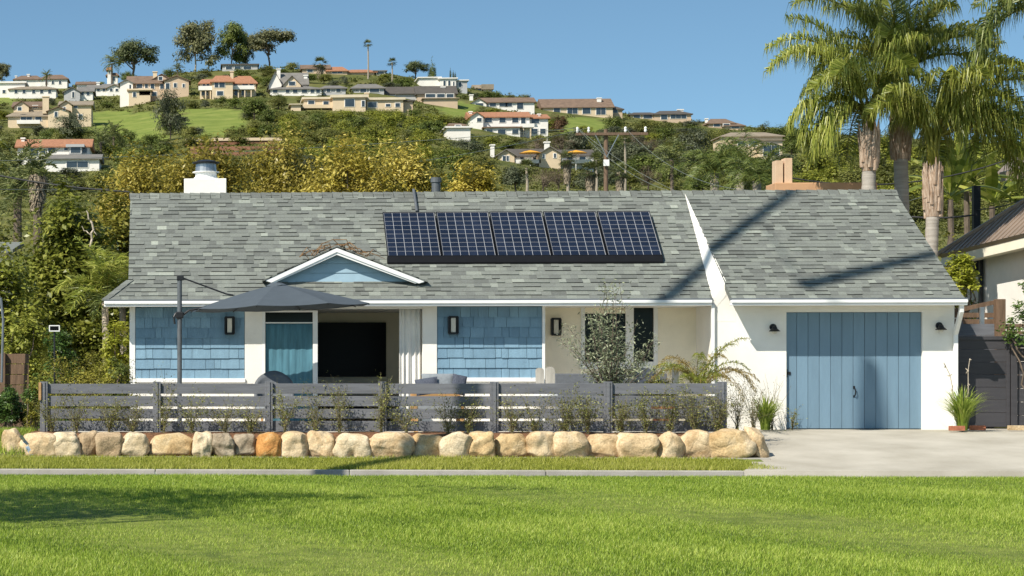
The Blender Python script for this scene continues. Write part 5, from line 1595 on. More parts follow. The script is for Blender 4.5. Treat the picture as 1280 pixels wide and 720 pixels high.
# plank fence at the far left, blue-grey tank stand
t = thing('plank_fence', 'weathered brown plank fence at the left picture edge', 'fence', (PX(0, 43), 1, 0))
mb = MB(); rg = random.Random(4)
for k in range(7): mb.bbox(PX(-160, 43), PX(36, 43), 1 + rg.uniform(-.01, .01), 1.03, .0 + .2 * k + .006, .2 * (k + 1) - .006, .004)
mb.build('board_panel', M['brown'], t)
MB().bbox(PX(2, 43), PX(7, 43), .9, .998, 0, 1.42, .006).build('post', M['brown'], t)
o = MB().tube([P(2, 478, 42.6), P(3, 440, 42.6), P(4, 400, 42.6), P(1, 372, 42.6)], .024, 8).build('drain_pipe', M['drip']); tag(o, 'blue grey upright pipe at the left picture edge', 'pipe')
# neighbour roofs showing through the left trees
for (px0, px1, py0, py1, d, lab) in ((112, 166, 342, 298, 58, 'grey roofed house half hidden by the trees left of the roof'), (-60, 16, 312, 292, 62, 'grey roofed house at the left edge behind the garden trees')):
    p0, p1 = P(px0, py0, d), P(px1, py0, d); zr = PZ(py1, px0, d)
    t = thing('neighbour_house', lab, 'house', ((p0.x + p1.x) / 2, p0.y, 0))
    mb = MB(); mb.hexa([(p0.x, p0.y, p0.z - .1), (p1.x, p0.y, p0.z - .1), (p1.x, p0.y + 4, zr - .1), (p0.x, p0.y + 4, zr - .1), (p0.x, p0.y, p0.z), (p1.x, p0.y, p0.z), (p1.x, p0.y + 4, zr), (p0.x, p0.y + 4, zr)]); mb.build('roof', M['shingle'], t)
    mb = MB(); mb.box(p0.x + .3, p1.x - .3, p0.y + .4, p0.y + 4, -.2, p0.z); mb.build('wall', M['cream'], t)

bush('garden_tree', 'olive green rounded tree below the date palms at the far left', 'tree', 8, 92, 262, 110, 'olive', 231, 5200, .2, crown_from=.1, trunk=.15, clumps=110, csize=.36)
bush('garden_tree', 'dull green tree right of the skirted date palm at the left', 'tree', 78, 88, 232, 80, 'grove', 232, 4600, .2, crown_from=.1, trunk=.15, clumps=110, csize=.36)
# right side planting
bush('garden_shrub', 'bright yellow green shrub between the garage and the bronze roof', 'shrub', 1202, 45.2, 310, 56, 'lime', 221, 2600, .085, clumps=70, crown_from=.62, trunk=.03)
bush('garden_shrub', 'sparse dark twiggy shrub against the short white garden wall', 'shrub', 1211, 49.8, 352, 34, 'near', 222, 520, .09, clumps=30, crown_from=.2)
bush('garden_tree', 'dark leaved small tree cut by the right picture edge', 'tree', 1288, 42.0, 346, 66, 'ivy', 223, 2600, .07, crown_from=.4, trunk=.04, clumps=40, zb=0)
bush('garden_shrub', 'golden green shrub behind the garage ridge, right of the third palm', 'shrub', 1193, 56, 282, 54, 'hedgeyellow', 224, 2400, .13, clumps=60)
def banana(label, px, d, py_top, seed, n=11, ln=1.9):
    rng = np.random.default_rng(seed); v = []; tn = []; mb = MB()
    b = P(px, 470, d); b.z = 0; H = PZ(py_top, px, d)
    zc = H - 1.1
    mb.tube([(0, 0, -.1), (.05, 0, zc * .5), (0, 0, zc)], [.13, .10, .07], 8)
    for i in range(n):
        a_ = 2 * pi * i / n + rng.normal() * .2; e_ = rng.uniform(.6, 1.4); dr = rng.uniform(.9, 2.0)
        p = Vector((0, 0, zc)); d_ = Vector((cos(a_) * cos(e_), sin(a_) * cos(e_), sin(e_))); side = Vector((-sin(a_), cos(a_), 0))
        prev = None; m_ = 12
        for k in range(m_ + 1):
            f = k / m_
            wdt = .17 * sin(min(1, max(0, (f - .12) / .88)) * pi) ** .6
            if prev is not None:
                for s_ in (-1, 1):
                    j_ = rng.uniform(.75, 1.05)
                    v += [prev[0], p, p + side * s_ * wdt * j_ - Vector((0, 0, wdt * .35)), prev[0] + side * s_ * prev[1] * j_ - Vector((0, 0, prev[1] * .35))]; tn.append(min(1, max(0, .5 + rng.normal() * .2)))
            prev = (p.copy(), wdt)
            p = p + d_ * ln / m_; d_ = (d_ + Vector((0, 0, -dr / m_))).normalized()
    me = poly_mesh('leaves', np.array([tuple(q) for q in v]), 4, M['palmleaf'], tn)
    t = thing('banana_plant', label, 'plant', tuple(b), 'broad leaved plants behind the right palms', world=False)
    link('leaves', me, t); mb.build('stem', M['bark'], t)
banana('tall broad leaved plant just right of the third queen palm trunk', 1188, 58, 195, 81)
banana('broad leaved plant left of the dark post at the right', 1208, 61, 182, 82)
banana('broad leaved plant beyond the dark post at the right edge', 1240, 60, 205, 83, 11, 1.6)
o = MB().bbox(PX(1217.5, 52), PX(1226, 52), 10, 10.16, 0, PZ(232, 1221, 52), .01).build('dark_post', M['panelblack']); tag(o, 'tall black wooden post rising between the bronze roof and the palms', 'post')

# ------------------------------------------------------------------ yellowing trees behind the house
for i, (px, d, pyt, wpx, seed) in enumerate(((185, 64, 186, 175, 91), (268, 60, 176, 165, 92), (350, 63, 156, 175, 93), (432, 59, 168, 165, 94), (512, 62, 172, 155, 95), (588, 61, 192, 96, 96))):
    bush('sycamore_tree', ('yellowing tree behind the left end of the roof', 'yellowing tree right behind the white chimney', 'tallest yellowing tree behind the middle of the roof', 'yellowing tree behind the roof above the porch gable', 'yellowing tree behind the vent pipe on the ridge', 'small yellow leaved sapling top above the ridge beside the vent pipe')[i],
         'tree', px, d, pyt, wpx, 'yellowtree', seed, 30000 if wpx > 80 else 4200, .125, group='yellowing trees behind the house', clumps=260, droop=.9, aspect=.42, csize=.34, crown_from=.25, trunk=.12, shell=.3)

# ------------------------------------------------------------------ utility pole and wires
DPOLE = 75
t = thing('utility_pole', 'brown wooden utility pole with one crossarm behind the roof', 'utility pole', tuple(P(757, 490, DPOLE)))
b = P(757.5, 470, DPOLE)
MB().tube([(b.x, b.y, -.3), (b.x, b.y, PZ(162, 757, DPOLE))], [.10, .07], 10).build('pole', M['pole'], t)
zc = PZ(168, 757, DPOLE)
xa, xb = PX(719, DPOLE), PX(809, DPOLE)
MB().bbox(xa, xb, b.y - .16, b.y - .07, zc - .045, zc + .045, .008).build('crossarm', M['pole'], t)
mb = MB()
for px in (743, 772): mb.tube([(PX(px, DPOLE), b.y - .17, zc - .03), (b.x, b.y - .12, zc - .75)], .018, 4)
mb.build('brace', M['metal'], t)
for px in (721, 735, 781, 806):
    MB().lathe([(.03, 0), (.05, .05), (.035, .09), (.05, .13), (.02, .18)], 10, (PX(px, DPOLE), b.y - .115, zc + .055)).build('insulator', M['trim'], t)
MB().bbox(b.x - .10, b.x + .08, b.y - .16, b.y - .10, PZ(208, 757, DPOLE), PZ(200, 757, DPOLE), .004).build('tag_plate', M['trim'], t)
# a second, far off-frame pole carries the other ends
def wire(label, a, b_, sag, r, mat='wire'):
    a, b_ = Vector(a), Vector(b_); pts = []
    for k in range(25):
        f = k / 24; q = a.lerp(b_, f); q.z -= sag * 4 * f * (1 - f); pts.append(q)
    tag(MB().tube(pts, r, 5).build('power_line', M[mat]), label, 'cable', 'power lines strung across the hillside')
arm = lambda px, dz=.2: Vector((PX(px, DPOLE), b.y - .115, zc + dz))
wire('upper cable running left from the pole crossarm over the yellowing trees', arm(721), P(-250, 205, 66), .25, .008)
wire('lower cable running left from the pole crossarm over the yellowing trees', arm(735), P(-250, 226, 58), .9, .008)
wire('cable sagging right from the left end of the pole crossarm', arm(721), P(985, 236, 52), 1.0, .006)
wire('cable sagging right from the middle of the pole crossarm', arm(781), P(975, 238, 50), .6, .006)
wire('cable sweeping right from the pole to behind the queen palms', arm(721), P(1290, 180, 60), 2.4, .006)
wire('thick dark cable crossing the trees at the far left', P(-60, 206, 60), P(166, 240, 56), .12, .022, 'darkwire')
wire('dark cable crossing behind the queen palm trunks', P(968, 218, 53), P(1300, 184, 53), .5, .018, 'darkwire')
wire('lower dark cable running to the black post at the right', P(1140, 271, 53), P(1221, 268, 52), .05, .022, 'darkwire')
wire('cable rising from the black post to the right picture edge', P(1221, 262, 52), P(1300, 238, 50), .1, .012, 'darkwire')
# ------------------------------------------------------------------ hillside houses
M['roofred'] = pm('terracotta_tile_roof', (.33, .155, .085), .85, .25, .9, stretch=(3, 3, 3))
M['roofbrown'] = pm('brown_tile_roof', (.17, .115, .08), .85, .2, .9)
M['roofgrey'] = pm('grey_far_roof', (.17, .16, .145), .85, .15, .7)
M['rooftan'] = pm('tan_far_roof', (.25, .205, .15), .85, .15, .7)
M['roofdark'] = pm('dark_far_roof', (.085, .075, .065), .85, .15, .7)
M['roofcream'] = pm('cream_flat_roof', (.58, .50, .37), .85, .08, .7)
M['farwhite'] = pm('white_far_wall', (.74, .71, .66), .85, .05, .5)
M['farcream'] = pm('cream_far_wall', (.60, .48, .33), .85, .06, .5)
M['farbeige'] = pm('beige_far_wall', (.50, .38, .27), .85, .06, .5)
M['fargrey'] = pm('grey_far_wall', (.40, .40, .40), .85, .06, .5)
M['farglass'] = pm('far_window_glass', (.035, .05, .065), .15, .2, .5, spec=.6)
M['brownwall'] = pm('brown_retaining_wall', (.22, .105, .065), .9, .3, .4)
LAND = []          # (px0, px1, pytop, pybase, d, short name) for placing and naming the plants
def far_house(label, short, blocks, wins, dep=9.0, base=None, dd=0.0):
    """blocks: (px0, px1, py_base, py_eave, py_top, roof kind, wall, roof, forward) ; wins: (px0, px1, py0, py1)"""
    x0 = min(b[0] for b in blocks); x1 = max(b[1] for b in blocks); yb = base or max(b[2] for b in blocks); yt = min(b[4] for b in blocks)
    o, d = on_hill((x0 + x1) / 2, yb); d += dd
    t = thing('hillside_house', label, 'house', tuple(P((x0 + x1) / 2, yb, d)), 'houses on the hillside')
    LAND.append((x0, x1, yt, yb, d, short))
    fronts = []
    for (a, b, pb, pe, pt, kind, wm, rm, fw) in blocks:
        df = d - fw; y0 = df - 42; y1 = y0 + dep + fw * .0
        xa, xb = PX(a, df), PX(b, df); zb = PZ(pb, a, df) - 5; ze = PZ(pe, (a + b) / 2, df); zt = PZ(pt, (a + b) / 2, df + (dep / 2 if kind in ('gx', 'hip') else 0))
        fronts.append((a, b, pb, pt, df))
        mb = MB(); mb.box(xa, xb, y0, y1, zb, ze)
        ov = .5; rt = .18
        if kind == 'gy': mb.prism([(xa, y0, ze + .001), (xb, y0, ze + .001), ((xa + xb) / 2, y0, zt)], (0, dep, 0))
        w_ = mb.build('wall', M[wm], t)
        r = MB()
        if kind == 'flat':
            r.box(xa - ov, xb + ov, y0 - ov, y1 + ov, ze + .01, max(zt, ze + .2))
        elif kind == 'gy':
            xm = (xa + xb) / 2; sl = (zt - ze) / max(.1, (xb - xa) / 2)
            for s_, xe in ((-1, xa), (1, xb)):
                e_ = Vector((xe + s_ * ov, y0 - ov, ze - sl * ov)); m_ = Vector((xm, y0 - ov, zt))
                up_ = Vector((0, 0, rt)); bk_ = Vector((0, dep + ov, 0)); lift = Vector((0, 0, .03))
                r.hexa([e_ + lift, m_ + lift, m_ + bk_ + lift, e_ + bk_ + lift, e_ + up_, m_ + up_, m_ + up_ + bk_, e_ + up_ + bk_])
        else:
            ym = (y0 + y1) / 2; ins = (xb - xa) * .5 * (.0 if kind == 'gx' else min(.55, dep / (xb - xa) * .8)); ovx = ov
            c_ = [Vector((xa - ovx, y0 - ov, ze)), Vector((xb + ovx, y0 - ov, ze)), Vector((xb + ovx, y1 + ov, ze)), Vector((xa - ovx, y1 + ov, ze))]
            rl, rr_ = Vector((xa - ovx + ins * 1.0, ym, zt)), Vector((xb + ovx - ins * 1.0, ym, zt))
            u_ = Vector((0, 0, -.22))
            vs_ = c_ + [rl, rr_] + [q + u_ for q in c_]
            r.add(vs_, [(0, 1, 5, 4), (1, 2, 5), (2, 3, 4, 5), (3, 0, 4), (0, 6, 7, 1), (1, 7, 8, 2), (2, 8, 9, 3), (3, 9, 6, 0), (9, 8, 7, 6)])
        r.build('roof', M[rm], t)
    for (a, b, pa, pb) in wins:
        c = (a + b) / 2
        cand = [f for f in fronts if f[0] <= c <= f[1] and f[3] - 3 <= (pa + pb) / 2 <= f[2] + 4]
        df = min((f[4] for f in cand), default=d)
        y0 = df - 42
        w_ = MB(); xa, xb, za, zb = PX(a, df), PX(b, df), PZ(pb, c, df), PZ(pa, c, df)
        w_.box(xa - .12, xb + .12, y0 - .09, y0 + .05, za - .12, zb + .12)
        w_ = w_.build('window', M['farwhite'], t)
        g = MB(); n = max(1, int((xb - xa) / 1.3)); 
        for k in range(n): g.box(xa + (xb - xa) * k / n + .05, xa + (xb - xa) * (k + 1) / n - .05, y0 - .14, y0 - .06, za, zb)
        g.build('pane', M['farglass'], w_)
    return t, d
def far_chimney(t, px0, px1, py0, py1, d, mat='farwhite'):
    y = d - 42 + 3
    mb = MB(); mb.box(PX(px0, d), PX(px1, d), y, y + 1.0, PZ(py1, px0, d), PZ(py0, px0, d)); mb.box(PX(px0, d) - .15, PX(px1, d) + .15, y - .15, y + 1.15, PZ(py0, px0, d) + .001, PZ(py0, px0, d) + .25); mb.build('chimney', M[mat], t)
def far_rail(t, px0, px1, py0, py1, d, mat='farwhite', posts=0):
    """balcony slab with rail, standing forward of the front wall"""
    y = d - 42 - 2.0
    mb = MB(); mb.box(PX(px0, d - 2), PX(px1, d - 2), y, y + 2, PZ(py1 + 1.2, px0, d - 2), PZ(py1, px0, d - 2)); mb.box(PX(px0, d - 2), PX(px1, d - 2), y, y + .15, PZ(py1, px0, d - 2) + .01, PZ(py0, px0, d - 2))
    mb.build('balcony', M[mat], t)
    for k in range(posts):
        px = px0 + (px1 - px0) * (k + .5) / posts
        MB().box(PX(px - .7, d - 2), PX(px + .7, d - 2), y + .2, y + .7, PZ(py1 + 9, px, d - 2) - 2, PZ(py1 + 1.3, px, d - 2)).build('pillar', M['farcream'], t)

W = lambda *a: list(a)
def wrow(xs, y0, y1, w=3.0): return [(x - w / 2, x + w / 2, y0, y1) for x in xs]
t, d = far_house('long white house with brown tile roof and two chimneys on the far left skyline', 'white skyline house at far left',
    [(18, 52, 110, 99, 94.5, 'hip', 'farwhite', 'roofbrown', 0), (50, 84, 110, 98.5, 93.5, 'hip', 'farwhite', 'roofbrown', 2)], wrow((24, 32, 58, 66, 75), 101, 105))
far_chimney(t, 33, 36, 92, 97, d); far_chimney(t, 18, 20, 94, 98, d)
far_house('low white flat roofed house at the left edge below the skyline', 'low white house at the left edge',
    [(-30, 31, 116, 104, 102, 'flat', 'farwhite', 'farwhite', 0), (12, 70, 122, 111, 108, 'hip', 'farwhite', 'rooftan', 4)], wrow((-12, 5, 20, 30, 42, 52, 62), 112.5, 116.5, 4))
t, d = far_house('cream two gabled house with tall chimney on the left slope', 'cream gabled house',
    [(10, 60, 160, 145, 138, 'hip', 'farcream', 'rooftan', 0), (17, 56, 150, 133, 127, 'gx', 'farcream', 'roofbrown', -4), (18, 36, 150, 133, 126.5, 'gy', 'farcream', 'roofbrown', -3), (60, 86, 158, 139, 134, 'gy', 'farcream', 'roofbrown', 1), (75, 114, 156, 131, 126.5, 'gx', 'farcream', 'rooftan', -2), (75, 90, 156, 131, 126, 'gy', 'farcream', 'rooftan', -1)],
    [(26, 40, 146, 152), (44, 52, 146, 151), (22, 27, 134, 138), (41, 47, 132, 135), (68, 72, 140, 146), (92, 97, 131, 135), (98, 103, 143, 149), (79, 82, 134, 138)])
far_chimney(t, 52, 60, 119.5, 140, d - 3, 'farcream'); far_rail(t, 21, 50, 150, 153.5, d)
t, d = far_house('long white house with orange tile roof on the lower left slope', 'long orange roofed house',
    [(22, 112, 196, 183, 174, 'gx', 'farwhite', 'roofred', 0), (58, 124, 212, 198, 193, 'gx', 'farwhite', 'roofgrey', 7), (86, 102, 196, 184, 180.5, 'flat', 'fargrey', 'fargrey', 1.5)],
    [(28, 34, 186, 194), (36, 48, 186, 195), (50, 57, 186, 192), (60, 69, 185, 190), (80, 85, 184, 188), (88, 101, 184, 191), (103, 109, 185, 191), (83, 110, 202, 209)])
far_chimney(t, 25, 29, 171.5, 178, d)
far_house('small white house with a grey gable right of the cream gabled house', 'small grey gabled white house',
    [(80, 100, 126, 115, 109.5, 'gy', 'fargrey', 'roofgrey', 1), (98, 116, 124, 114, 109, 'gx', 'farwhite', 'roofgrey', 0)], [(90, 93, 115, 122), (101, 105, 115, 119), (108, 112, 115, 119)])
t, d = far_house('white house with low grey roofs left of the big beige house', 'white grey roofed house on the crest',
    [(110, 150, 116, 110, 105, 'gx', 'farwhite', 'roofgrey', 0), (134, 152, 120, 110, 106, 'gy', 'farwhite', 'rooftan', 2), (96, 118, 112, 105, 102, 'gx', 'farwhite', 'roofbrown', -4)], wrow((116, 123, 130, 139, 146), 111, 114, 3.5))
far_chimney(t, 120, 124, 102, 108, d)
t, d = far_house('slim white turret with a red cap beside the flat topped pine', 'white turret',
    [(134, 147, 106, 94, 91, 'hip', 'farwhite', 'roofbrown', 0), (134.5, 138.5, 104, 87, 84, 'hip', 'farwhite', 'roofred', 1)], [(135.5, 137.5, 88, 92), (141, 144, 96, 101)], dep=4)
t, d = far_house('large beige house with many dark windows on the ridge', 'large beige house',
    [(160, 205, 126, 104, 95, 'gx', 'farbeige', 'roofbrown', 0), (190, 214, 120, 100, 93, 'gy', 'farbeige', 'roofbrown', -2), (205, 236, 116, 101, 95, 'gy', 'farbeige', 'roofbrown', 3), (161, 188, 126, 113, 111, 'flat', 'farcream', 'farcream', 4), (150, 166, 112, 104, 100, 'gy', 'farwhite', 'roofgrey', 2)],
    [(166, 170, 115.5, 121), (161.5, 164, 106, 112), (171, 178, 104, 110), (181, 185, 104, 110), (188, 193, 104, 111), (200, 206, 104, 111), (207, 212, 104, 111), (217, 221, 104, 109), (228, 231, 105, 109), (190, 196, 115, 120), (198, 203, 96, 100)])
far_chimney(t, 191, 196, 88.5, 97, d, 'farcream'); far_rail(t, 174, 189, 114, 118, d - 2, 'farbeige')
t, d = far_house('cream house with terracotta roof and pillared terrace below the eucalyptus trees', 'terracotta roofed cream house',
    [(250, 268, 121, 104, 99, 'hip', 'farcream', 'roofred', 0), (265, 291, 122, 102, 94.5, 'hip', 'farcream', 'roofred', 3), (288, 320, 121, 104, 95, 'hip', 'farcream', 'roofred', 0)],
    [(268, 273, 103, 109), (274, 281, 103, 109), (253, 257, 105, 109), (258, 262, 105, 109), (292, 297, 104, 108), (303, 310, 104, 108), (312, 317, 104, 108), (271, 279, 114, 119), (293, 298, 112, 119), (302, 308, 112, 119), (252, 260, 113, 119)])
far_chimney(t, 288, 292, 88, 97, d, 'farcream'); far_rail(t, 248, 266, 107.5, 111.5, d, 'farwhite', 3); far_rail(t, 286, 318, 107, 110.5, d, 'farwhite', 4)
far_house('low dark modern house under the tall eucalyptus trees', 'low modern house under the eucalyptus',
    [(278, 322, 88, 81.5, 80, 'flat', 'fargrey', 'roofdark', 0)], [(282, 290, 83, 86.5), (293, 301, 83, 86.5), (304, 314, 83, 86.5)])
t, d = far_house('white house with steep grey gables and two chimneys on the crest', 'steep grey gabled house',
    [(336, 352, 116, 106, 90, 'gy', 'farwhite', 'roofgrey', 0), (350, 384, 116, 106, 91, 'gx', 'farwhite', 'roofgrey', -1), (354, 376, 117, 106, 95, 'gy', 'farcream', 'roofgrey', 2), (338, 402, 118, 111, 108, 'hip', 'farwhite', 'roofgrey', 5), (402, 432, 117, 110, 107, 'hip', 'fargrey', 'roofgrey', 2)],
    [(361, 369, 102, 106.5), (341, 347, 112, 116), (357, 362, 112, 116), (366, 372, 112, 116), (377, 384, 111.5, 116), (388, 393, 112, 116), (395, 400, 112, 116), (408, 413, 111, 115), (420, 426, 111, 115)])
far_chimney(t, 346.5, 351, 85, 103, d); far_chimney(t, 380.5, 385, 93, 105, d)
far_house('row of low houses with brown red roofs along the skyline behind the tall palms', 'low brown roofed skyline house',
    [(378, 412, 92, 85.5, 81, 'gx', 'farbeige', 'roofbrown', 0), (409, 434, 92, 88.5, 83.5, 'hip', 'farbeige', 'roofred', 1), (432, 470, 92, 90, 87, 'hip', 'farbeige', 'roofred', 0), (468, 482, 93, 89, 88, 'flat', 'fargrey', 'roofgrey', 0)], [(384, 391, 87, 90), (396, 404, 87, 90), (415, 428, 89, 91.5), (471, 480, 90, 92.5)])
t, d = far_house('cream flat roofed modern house above the yellow green grove', 'cream modern house',
    [(364, 376, 137, 131, 130, 'flat', 'farcream', 'roofcream', 5), (380, 420, 134, 124, 121.5, 'flat', 'farcream', 'roofcream', 0), (416, 457, 138, 122, 118.5, 'flat', 'farcream', 'roofcream', 3), (458, 504, 138, 125, 122, 'flat', 'farcream', 'roofcream', 0), (500, 516, 138, 127, 125, 'flat', 'farbeige', 'roofdark', -1)],
    [(431, 443, 124, 133), (460, 471, 128, 134), (482, 488, 130, 133), (494, 500, 129, 133.5), (404, 411, 127, 131), (385, 393, 126, 130), (452, 456, 126, 133)])
far_rail(t, 376, 415, 131, 134, d, 'farcream'); far_chimney(t, 457.5, 462, 115, 124, d, 'farcream')
far_house('low house with grey roof and dark roof panels above the cream modern house', 'low grey roofed house',
    [(440, 480, 116, 110, 105, 'hip', 'fargrey', 'roofgrey', 1), (478, 530, 119, 117, 108.5, 'gx', 'fargrey', 'roofdark', 0)], [(450, 458, 111, 115), (462, 474, 110.5, 115), (484, 494, 117.6, 119)])
far_house('white modern box house on the skyline near the cypresses', 'white modern skyline box',
    [(524, 550, 106, 97.5, 96.2, 'flat', 'farwhite', 'farwhite', 0), (550, 570, 110, 98.5, 97.2, 'flat', 'farwhite', 'farwhite', 2), (568, 584, 112, 101, 99.8, 'flat', 'fargrey', 'farwhite', 1)], [(554, 557, 101, 107), (560, 563, 101, 107), (566, 568, 102, 107), (573, 577, 103, 109)])
t, d = far_house('house with broad dark brown roof and long window band below the white skyline box', 'broad dark roofed house',
    [(522, 570, 128, 117, 107.5, 'gx', 'farbeige', 'roofdark', 0), (530, 572, 131, 123.5, 122.5, 'flat', 'farbeige', 'rooftan', 3)], [(532, 544, 117.5, 121.5), (546, 556, 117.5, 121.5), (558, 567, 117.5, 121.5)])
far_chimney(t, 553, 558, 107.5, 112, d)
far_house('tan wedge roofed house on the skyline left of the middle', 'tan wedge roofed house', [(594, 608, 114, 110, 106, 'gx', 'farbeige', 'rooftan', 0), (604, 615, 114, 112, 105.5, 'flat', 'farcream', 'rooftan', 1)], [(597, 603, 110.5, 113)])
t, d = far_house('low house with dark red roof and white rails above the two storey house', 'dark red roofed house',
    [(589, 608, 135, 129, 123, 'gy', 'farwhite', 'roofbrown', 1), (604, 668, 137, 127.5, 122, 'gx', 'farwhite', 'roofbrown', 0)], [(594, 604, 129, 133), (612, 620, 129, 133), (624, 634, 129, 133), (646, 654, 128.5, 136), (632, 640, 129, 133)])
far_chimney(t, 589, 593, 117.5, 124, d)
t, d = far_house('two storey white house with a terracotta roof in the middle of the hill', 'two storey white house',
    [(588, 662, 168, 146, 140, 'gx', 'farwhite', 'roofred', 0), (658, 685, 168, 147.5, 143, 'gx', 'farwhite', 'roofred', -1), (606, 650, 168, 160, 158.5, 'flat', 'farwhite', 'roofbrown', 3), (588, 604, 168, 146, 140.5, 'gy', 'farwhite', 'roofred', 1)],
    [(606, 615, 147, 153), (624, 632, 147, 153), (640, 648, 147, 153), (651, 657, 147, 156), (664, 674, 148.5, 154), (596, 602, 147.5, 152), (608, 616, 162, 167.5), (622, 632, 162, 167.5), (640, 648, 162, 167.5), (652, 656, 161, 168), (664, 672, 161, 167), (675, 682, 161, 167)], dep=10)
far_chimney(t, 588.5, 592, 138.5, 146, d); far_chimney(t, 675, 678, 141.5, 147, d); far_rail(t, 650, 668, 154.5, 158, d, 'farwhite', 2)
far_house('low white garage with brown roof terrace left of the two storey house', 'low white garage', [(559, 588, 176, 160, 158, 'flat', 'farwhite', 'farwhite', 0), (562, 580, 160, 156, 154, 'hip', 'farwhite', 'roofbrown', -3)], [(569, 576, 156.6, 159)])
t, d = far_house('wide brown roofed ranch house on the right part of the crest', 'wide brown ranch house',
    [(679, 766, 144, 134, 123.5, 'gx', 'farcream', 'roofbrown', 0), (758, 778, 144, 136.5, 133, 'hip', 'farbeige', 'roofdark', -2)], [(692, 700, 135, 141), (709, 722, 134.5, 142), (728, 738, 134.5, 142), (745, 757, 134.5, 143), (764, 772, 137.5, 141)], dep=12)
far_chimney(t, 749, 754, 121.5, 126, d)
t, d = far_house('low flat dark house with broad eaves on the right crest', 'low broad eaved house',
    [(788, 824, 150, 143, 140.5, 'hip', 'farcream', 'roofdark', 0), (818, 864, 151, 142.5, 138.5, 'hip', 'farbeige', 'roofdark', 2)], [(792, 800, 144, 148), (804, 815, 144, 148), (826, 834, 143.5, 149), (838, 858, 143.5, 148)])
far_chimney(t, 850, 857, 136, 141, d, 'farwhite')
t, d = far_house('brown roofed house low on the right skyline', 'brown roofed right skyline house', [(886, 918, 160, 154, 148.5, 'hip', 'farbeige', 'roofbrown', 0), (906, 930, 161, 157, 153.5, 'hip', 'farbeige', 'roofbrown', 2)], [(892, 900, 154.5, 158), (904, 912, 154.8, 158), (914, 924, 157.3, 160)])
far_chimney(t, 885, 888, 147.5, 152, d)
t, d = far_house('beige house with pale roof and a blue arched window behind the right palms', 'beige arched window house',
    [(902, 978, 172, 170, 165.5, 'hip', 'farcream', 'rooftan', 0), (918, 978, 184, 176, 175, 'flat', 'farcream', 'rooftan', 2), (950, 978, 196, 184, 178, 'gy', 'farcream', 'roofgrey', 5)], [(954, 974, 182, 194), (922, 932, 177.5, 182), (936, 946, 177.5, 182)])
t, d = far_house('white and cream gabled house with deck and solar panels above the ridge', 'white gabled deck house',
    [(622, 643, 208, 194, 187.5, 'gy', 'farcream', 'roofgrey', 1), (640, 680, 202, 195, 186, 'gx', 'farwhite', 'roofdark', -2), (674, 701, 206, 192, 184, 'gy', 'farcream', 'roofgrey', 2), (700, 742, 204, 194.5, 187, 'gx', 'farwhite', 'roofdark', -2), (646, 742, 209, 203.5, 203, 'flat', 'farwhite', 'farwhite', 0)],
    [(628, 632, 195, 201), (633, 636, 195, 201), (650, 655, 196, 200), (666, 674, 197, 201), (678, 681, 193, 198), (692, 695, 192, 197), (708, 716, 196, 200), (724, 732, 196, 200)], dep=8)
far_chimney(t, 684, 690, 176.5, 188, d); far_chimney(t, 616, 620.5, 180, 208, d)
far_rail(t, 645, 676, 199.5, 203, d, 'farwhite'); far_rail(t, 702, 740, 199.5, 203, d, 'farwhite')
for px, lab in ((663, 'yellow parasol on the deck left of the middle gable'), (720, 'yellow parasol on the deck right of the middle gable')):
    q = P(px, 198, d - 3.0)
    u_ = thing('deck_parasol', lab, 'parasol', tuple(q), 'yellow parasols on the deck', world=False)
    MB().lathe([(2.2, 1.0), (1.2, 1.35), (.1, 1.6)], 12).build('canopy', M['orange'], u_); MB().tube([(0, 0, -3.5), (0, 0, 1.4)], .08, 6).build('pole', M['farwhite'], u_)
# terraced brown retaining walls
for i, (a, b, py, lab) in enumerate(((232, 352, 176, 'topmost of three brown terrace walls with a pale cap'), (238, 354, 183, 'middle of three brown terrace walls on the left slope'), (240, 352, 190, 'lowest of three brown terrace walls on the left slope'))):
    o, d = on_hill((a + b) / 2, py + 5)
    t = thing('terrace_wall', lab, 'wall', tuple(P((a + b) / 2, py + 5, d)), 'brown terrace walls')
    x0, x1 = PX(a, d), PX(b, d); z1 = PZ(py, (a + b) / 2, d)
    MB().box(x0, x1, d - 42, d - 41.3, z1 - 6, z1).build('wall_body', M['brownwall'], t)
    if i == 0: MB().box(x0 - .1, x1 + .1, d - 42.2, d - 41.2, z1 + .002, z1 + .55).build('cap', M['farcream'], t)

# ------------------------------------------------------------------ plant kinds for the hillside (unit height, unit width)
def unit_tree(kind, seed, lobes, n, leaf, mat, clumps, csize=.3, shell=.5, trunk=None, limbs=0, bark='bark', **kw):
    me, cc = crown_mesh(kind + '_crown', seed, lobes, n, leaf, M[mat], clumps, csize, shell, outw=2.2, **kw)
    tm = None
    if trunk:
        rng = np.random.default_rng(seed + 7); mb = MB()
        limb_mb(mb, (0, 0, -.25), (0, 0, trunk[1]), trunk[0], trunk[0] * .7, rng, .04)
        for k in range(limbs): limb_mb(mb, (0, 0, trunk[1] * rng.uniform(.55, .98)), cc[rng.integers(len(cc))], trunk[0] * .5, trunk[0] * .12, rng, .1)
        tm = mb.mesh(kind + '_trunk', M[bark])
    return me, tm
def blob_lobes(seed, n, z0, z1, w=.5):
    rg = np.random.default_rng(seed); out = []
    for k in range(n):
        a_ = rg.uniform(0, 2 * pi); r_ = rg.uniform(.05, .30) * (w / .5); out.append((cos(a_) * r_, sin(a_) * r_, rg.uniform(z0 + .2 * (z1 - z0), z1 - .2 * (z1 - z0)), w * rg.uniform(.35, .55), w * rg.uniform(.35, .55), (z1 - z0) * rg.uniform(.2, .32)))
    out.append((0, 0, (z0 + z1) / 2, w * .72, w * .72, (z1 - z0) * .42)); return out
K = {}
